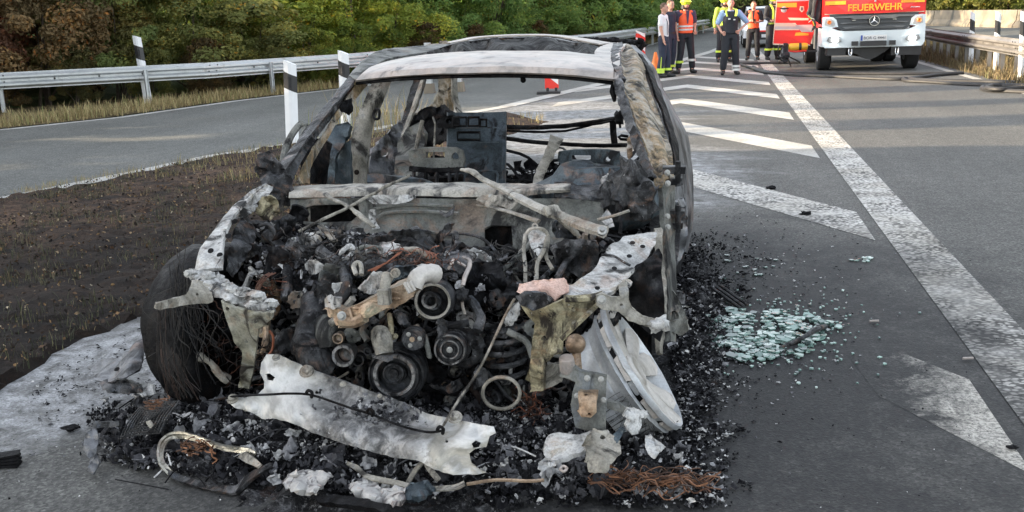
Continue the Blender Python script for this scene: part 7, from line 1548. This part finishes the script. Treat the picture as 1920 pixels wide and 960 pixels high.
# ================================================================ PEOPLE
M['skin']=plain('skin',(.48,.26,.19),.55,var=.08); M['hair']=plain('short_brown_hair',(.09,.055,.035),.8,var=.3,scale=30)
M['shirtw']=plain('white_cotton',(.66,.65,.67),.9,var=.06,bump=.2); M['navy']=plain('navy_cloth',(.018,.025,.045),.85,var=.2,bump=.2); M['lblue']=plain('light_blue_shirt',(.28,.4,.62),.85,var=.06,bump=.2)
M['vest']=plain('orange_hi_vis',(.95,.12,.035),.6,var=.05); M['purple']=plain('dark_purple_shirt',(.06,.05,.09),.9); M['dark']=plain('dark_trousers',(.016,.018,.024),.85,var=.25,scale=9,bump=.3); M['greyrefl']=plain('silver_reflective',(.6,.6,.58),.4)
M['limejk']=plain('lime_jacket_cloth',(.35,.5,.06),.7,var=.1); M['boot']=plain('black_leather_boot',(.014,.014,.015),.5); M['helm']=plain('lime_helmet',(.6,.85,.05),.25,var=.04)
def remesh(mb,name,mat,parent,vox=.013,sm=6):
    o=mb.build(name,mat,None); md=o.modifiers.new('r','REMESH'); md.mode='VOXEL'; md.voxel_size=vox; md.use_smooth_shade=True
    ms=o.modifiers.new('s','SMOOTH'); ms.iterations=sm; ms.factor=.5
    bpy.context.view_layer.update(); me=evalmesh(o); me.name=name; me.materials.clear(); me.materials.append(mat); old=o.data; bpy.data.objects.remove(o); bpy.data.meshes.remove(old)
    q=bpy.data.objects.new(name,me); col.objects.link(q); q.parent=parent; me.polygons.foreach_set('use_smooth',[True]*len(me.polygons)); return q
def limb(mb,pts,rs,n=12,flat=1.):
    mb.tube(pts,rs,n,smooth=0,flat=flat)
    for p,r in zip(pts,rs): mb.ball(p,r,6,(1,1,1))
V3=lambda *a:Vector(a)
def person(pos,rz,h,label,sp):
    r=empty('person',(pos[0],pos[1],0),label,'person',None,rz if rz!=0 else .001); k=h/1.8; r.scale=(k,k,k)
    st=sp.get('stance',.11); lf=sp.get('lf',(0,0)); bulk=sp.get('bulk',1.)
    hip=[V3(s*.095,0,.93) for s in(-1,1)]; foot=[V3(-st,lf[0],.09),V3(st,lf[1],.09)]
    knee=[h_.lerp(f_,.5)+V3(0,-.03,0) for h_,f_ in zip(hip,foot)]
    sh=[V3(-.19,.01,1.46),V3(.19,.01,1.46)]
    arms=sp['arms']  # per side elbow, wrist, fingertip
    head=V3(0,-.02+sp.get('nod',0)*-.03,1.68); 
    # body: one skin surface
    b=MB(); b.tube([V3(0,0,.92),V3(0,0,1.1),V3(0,.01,1.3),V3(0,.01,1.46)],[.13,.125,.15,.12],14,flat=.72); b.ball(V3(0,.01,1.42),.14,8,(1.25,.75,.7))
    b.tube([V3(0,.015,1.45),V3(0,-.005,1.6)],[.062,.056],12); b.ball(head,.1,10,(.78,.95,1.18)); b.ball(head+V3(0,-.035,-.06),.062,8,(.95,.95,.95))
    b.ball(head+V3(0,-.1,-.01),.018,6,(.8,1,1.5)); 
    for s in(-1,1): b.ball(head+V3(s*.08,.005,0),.024,6,(.5,.9,1.2))
    b.ball(head+V3(0,-.088,-.055),.02,6,(1.5,.7,.45))
    for i in(0,1):
        limb(b,[hip[i],knee[i],foot[i]],[.085,.058,.042]); 
        e,w_,t=arms[i]; limb(b,[sh[i],e,w_],[.052,.042,.028]); 
        d=(t-w_).normalized(); b.ball(w_+d*.045,.042,7,(.8,.8,.8)); b.tube([w_,w_+d*.08],[.028,.034],8,flat=.6)
    body=remesh(b,'body',M['skin'],r,.012,4)
    # five separate fingers on each hand, joined to the body mesh
    fm=MB()
    for i in(0,1):
        e,w_,t=arms[i]; d=(t-w_).normalized(); sd=d.cross(V3(0,1,0.001)).normalized(); nn=d.cross(sd).normalized()
        for q in range(4):
            o_=sd*(q-1.5)*.019; L_=(.068,.078,.074,.058)[q]; p0=w_+d*.07+o_; fm.tube([p0,p0+d*L_*.5+nn*.004,p0+d*L_*.9+nn*.022],[.0095,.009,.007],6)
        p0=w_+d*.03+sd*.032; fm.tube([p0,p0+d*.03+sd*.018,p0+d*.06+sd*.016],[.011,.01,.008],6)
    bm=bmesh.new(); bm.from_mesh(body.data); tmp=bpy.data.meshes.new('f'); tmp.from_pydata([tuple(v) for v in fm.v],[],fm.f); bm.from_mesh(tmp); bm.to_mesh(body.data); bm.free(); body.data.polygons.foreach_set('use_smooth',[True]*len(body.data.polygons))
    for s in(-1,1):
        m=MB(); m.ball(head+V3(s*.033,-.088,.018),.011,5); m.build('eye',M['blackp'],r,off=Vector())
    # trousers
    b=MB(); b.tube([V3(0,0,.86),V3(0,0,.96),V3(0,0,1.06)],[.165,.16*bulk,.15*bulk],16,flat=.74)
    for i in(0,1): limb(b,[hip[i]+V3(0,0,.0),knee[i],foot[i]+V3(0,.01,.08)],[.112*bulk,.088*bulk,.078*bulk])
    remesh(b,'trousers',M[sp['trousers']],r,.014,5)
    # boots
    for i in(0,1):
        b=MB(); f_=foot[i]; limb(b,[f_+V3(0,.01,.16),f_+V3(0,.02,-.03)],[.058,.056]); yw=(-.25,.25)[i]; d=V3(math.sin(yw)*1,-math.cos(yw),0); limb(b,[f_+V3(0,.05,-.045),f_+d*.08+V3(0,0,-.045),f_+d*.17+V3(0,0,-.05)],[.045,.048,.038])
        remesh(b,'boot',M['boot'],r,.012,3)
    # shirt
    b=MB(); b.tube([V3(0,0,.98),V3(0,0,1.1),V3(0,.005,1.3),V3(0,.01,1.45),V3(0,.01,1.52)],[.158*bulk,.152*bulk,.17*bulk,.15*bulk,.07],16,flat=.76); b.ball(V3(0,.01,1.42),.155,8,(1.3,.78,.7))
    sl=sp.get('sleeve',.55)
    for i in(0,1):
        e,w_,_=arms[i]
        if sl<=1: q=sh[i].lerp(e,sl); limb(b,[sh[i],q],[.075,.068])
        else: limb(b,[sh[i],e,e.lerp(w_,sl-1)],[.082,.066,.055])
    remesh(b,'shirt',M[sp['shirt']],r,.014,5)
    if sp.get('vest'):
        b=MB(); b.tube([V3(0,-.0,.97),V3(0,0,1.12),V3(0,0,1.3),V3(0,.01,1.44),V3(0,.01,1.5)],[.185,.178,.188,.165,.12],18,flat=.78); 
        for s in(-1,1): b.ball(V3(s*.12,.01,1.48),.075,7,(1,1.1,.6))
        ve=remesh(b,'vest',M[sp['vest']],r,.014,4)
        if sp.get('open_vest',True):
            b=MB(); b.add([V3(-.045,-.15,1.5),V3(.045,-.15,1.5),V3(.012,-.158,1.2),V3(-.012,-.158,1.2)],[(0,1,2,3)]); b.add([V3(-.045,-.157,1.5),V3(.045,-.157,1.5),V3(.012,-.163,1.2),V3(-.012,-.163,1.2)],[(0,1,2,3)]); b.build('shirt_front',M[sp['shirt']],ve,off=Vector())
        for z in sp.get('vest_bands',()): 
            b=MB(); b.tube([V3(0,0,z-.022),V3(0,0,z+.022)],[.19,.19],20,cap=False,flat=.79); b.build('vest_band',M['greyrefl'],ve,off=Vector())
    for z,mt,i in sp.get('leg_bands',()):
        f_=foot[i]; h_=hip[i] if z>.5 else knee[i]; t=(z-f_.z)/(knee[i].z-f_.z); c=f_.lerp(knee[i],t)
        b=MB(); b.tube([c-V3(0,0,.028),c+V3(0,0,.028)],[.1*bulk,.1*bulk],14,cap=False); b.build('leg_band',M[mt],r,off=Vector())
    for a_,b2,mt,rad in sp.get('straps',()):
        b=MB(); b.tube([V3(*q) for q in a_] if b2 is None else [V3(*a_),V3(*b2)],rad,6,smooth=3,flat=.4); b.build('strap',M[mt],r,off=Vector())
    if sp.get('belt',1): b=MB(); b.tube([V3(0,0,.985),V3(0,0,1.025)],[.17*bulk,.17*bulk],18,cap=False,flat=.76); b.build('belt',M['boot'],r,off=Vector())
    if sp.get('helmet'):
        b=MB(); b.ball(head+V3(0,.01,.05),.135,10,(.92,1.08,.85)); b.tube([head+V3(0,.0,.035),head+V3(0,0,.05)],[.15,.14],18,flat=1.1); he=remesh(b,'helmet',M['helm'],r,.012,2)
        b=MB(); b.tube([head+V3(0,.03,-.02),head+V3(0,.06,-.11)],[.1,.11],14,cap=False); b.build('neck_guard',M['boot'],he,off=Vector())
        b=MB(); b.tube([head+V3(-.09,-.02,.02),head+V3(-.07,-.06,-.09),head+V3(0,-.075,-.115),head+V3(.07,-.06,-.09),head+V3(.09,-.02,.02)],.008,5,smooth=3); b.build('chin_strap',M['boot'],he,off=Vector())
    else:
        b=MB(); b.ball(head+V3(0,.012,.028),.1,9,(.83,.97,1.02)); o=b.build('hair',M['hair'],r,off=Vector(),rough=.003,rs=60)
        # keep the hair off the face
        bm=bmesh.new(); bm.from_mesh(o.data); bmesh.ops.delete(bm,geom=[v for v in bm.verts if v.co.y<head.y-.045 and v.co.z<head.z+.075 or v.co.z<head.z-.045],context='VERTS'); bm.to_mesh(o.data); bm.free()
    for f in sp.get('extra',()): f(r)
    return r
down=lambda s,fw_=0.,out=.06:[V3(s*(.2+out),.02-fw_*.3,1.18),V3(s*(.2+out+.01),-.02-fw_,.92),V3(s*(.2+out+.01),-.05-fw_,.8)]
def hgt(px,py,Yv): return A(px,py,Yv).z
p1=G(1244,145); p2=G(1256,139); p3=G(1285,137); p4=G(1368,140); p5=G(1357,116); p6=G(1411,112.5); p7=G(1448,112)
person(p1,1.35,hgt(1254,5,p1.y),'man in a white t-shirt with dark braces and lime-banded trousers, facing right',dict(arms=[down(-1,.05,.02),down(1,-.02,.02)],trousers='navy',shirt='shirtw',sleeve=.6,stance=.1,lf=(.06,-.08),bulk=1.05,leg_bands=[(.2,'lime',0),(.2,'lime',1),(.14,'lime',0)],belt=0,
   straps=[([( -.08,.14,1.02),(-.08,.14,1.3),(-.09,.03,1.56),(-.08,-.12,1.35),(-.08,-.13,1.03)],None,'navy',.017),([(.08,.14,1.02),(.08,.14,1.3),(.09,.03,1.56),(.08,-.12,1.35),(.08,-.13,1.03)],None,'navy',.017),([(-.19,0.02,.18),(-.18,.0,.5)],None,'lime',.025)]))
person(p2,.9,hgt(1263,-1,p2.y),'man in a dark navy polo shirt standing behind the man in the white t-shirt',dict(arms=[down(-1,.05,.02),down(1,.02,.02)],trousers='navy',shirt='navy',stance=.11,lf=(0,.05),leg_bands=[(.2,'lime',0),(.2,'lime',1)]))
person(p3,.35,hgt(1294,-3,p3.y),'man with a lime helmet and open orange high-visibility vest, third from the left',dict(arms=[[V3(-.25,.05,1.2),V3(-.26,.02,.98),V3(-.25,-.03,.87)],[V3(.25,.04,1.2),V3(.22,-.06,1.04),V3(.2,-.12,.94)]],trousers='dark',shirt='purple',sleeve=.75,vest='vest',vest_bands=(1.06,1.14),stance=.17,lf=(.02,-.02),helmet=1,leg_bands=[(.28,'lime',0),(.32,'greyrefl',1)],
   extra=[lambda r:(lambda m:(m.ball(V3(-.26,-.02,.87),.055,6,(1,1,1.5),nz=.8),m.build('glove',M['limejk'],r,off=Vector())))(MB())]))
person(p4,.12,hgt(1357,-3,p4.y),'policeman in a light blue shirt and black protective vest with a hand on his hip',dict(arms=[[V3(-.3,.06,1.2),V3(-.22,-.07,1.02),V3(-.15,-.12,.96)],[V3(.42,.08,1.22),V3(.2,-.05,1.04),V3(.12,-.12,1.0)]],trousers='dark',shirt='lblue',sleeve=.85,bulk=1.05,stance=.16,lf=(0,.05),leg_bands=[(.2,'greyrefl',1),(.12,'greyrefl',1)],
   vest='dark',open_vest=False,straps=[([(-.1,-.16,1.38),(-.12,-.1,1.5),(-.05,.1,1.53)],None,'lime',.025),([(.1,-.16,1.38),(.13,-.08,1.52),(.06,.1,1.55)],None,'lime',.03)],
   extra=[lambda r:(lambda m:(m.box(V3(-.05,-.165,1.32),(.05,.03,.03)),m.build('badge',M['greyrefl'],r,off=Vector())))(MB()),lambda r:(lambda m:(m.box(V3(.07,-.165,1.3),(.04,.03,.03)),m.build('badge',M['greyrefl'],r,off=Vector())))(MB()),lambda r:(lambda m:(m.box(V3(-.2,0,.9),(.06,.1,.16)),m.build('holster',M['boot'],r,off=Vector())))(MB())]))
person(p5,.2,hgt(1374,-6,p5.y),'firefighter in a lime helmet almost hidden behind the policeman',dict(arms=[down(-1),down(1)],trousers='dark',shirt='limejk',sleeve=1.7,stance=.16,helmet=1,leg_bands=[(.3,'lime',0),(.3,'lime',1)]))
def phone(r):
    m=MB(); m.box(V3(.04,-.36,1.2),(.07,.012,.14),Matrix.Rotation(.6,3,'X')); m.build('phone',M['blackp'],r,smooth=False,off=Vector())
person(p6,-.05,hgt(1415,2,p6.y),'man in a dark shirt and orange vest looking down at a phone in his hands',dict(arms=[[V3(-.28,-.02,1.2),V3(-.1,-.26,1.2),V3(.0,-.34,1.22)],[V3(.28,-.02,1.2),V3(.13,-.26,1.16),V3(.05,-.34,1.18)]],trousers='dark',shirt='dark',sleeve=.8,vest='vest',stance=.15,nod=1,extra=[phone]))
person(p7,.5,hgt(1446,-8,p7.y),'firefighter in a lime helmet and lime and black jacket beside the open truck door',dict(arms=[[V3(-.26,.0,1.2),V3(-.2,-.2,1.1),V3(-.12,-.28,1.1)],[V3(.26,.03,1.2),V3(.3,-.1,1.0),V3(.3,-.16,.9)]],trousers='dark',shirt='dark',sleeve=1.7,bulk=1.15,stance=.16,helmet=1,leg_bands=[(.3,'lime',0),(.3,'lime',1)],straps=[([(-.1,-.15,1.1),(-.1,-.14,1.4),(-.1,.0,1.56)],None,'lime',.035),([(.1,-.15,1.1),(.1,-.14,1.4),(.1,.0,1.56)],None,'lime',.03),([(-.17,-.05,1.02),(0,-.17,1.03),(.17,-.05,1.02)],None,'limejk',.06)]))
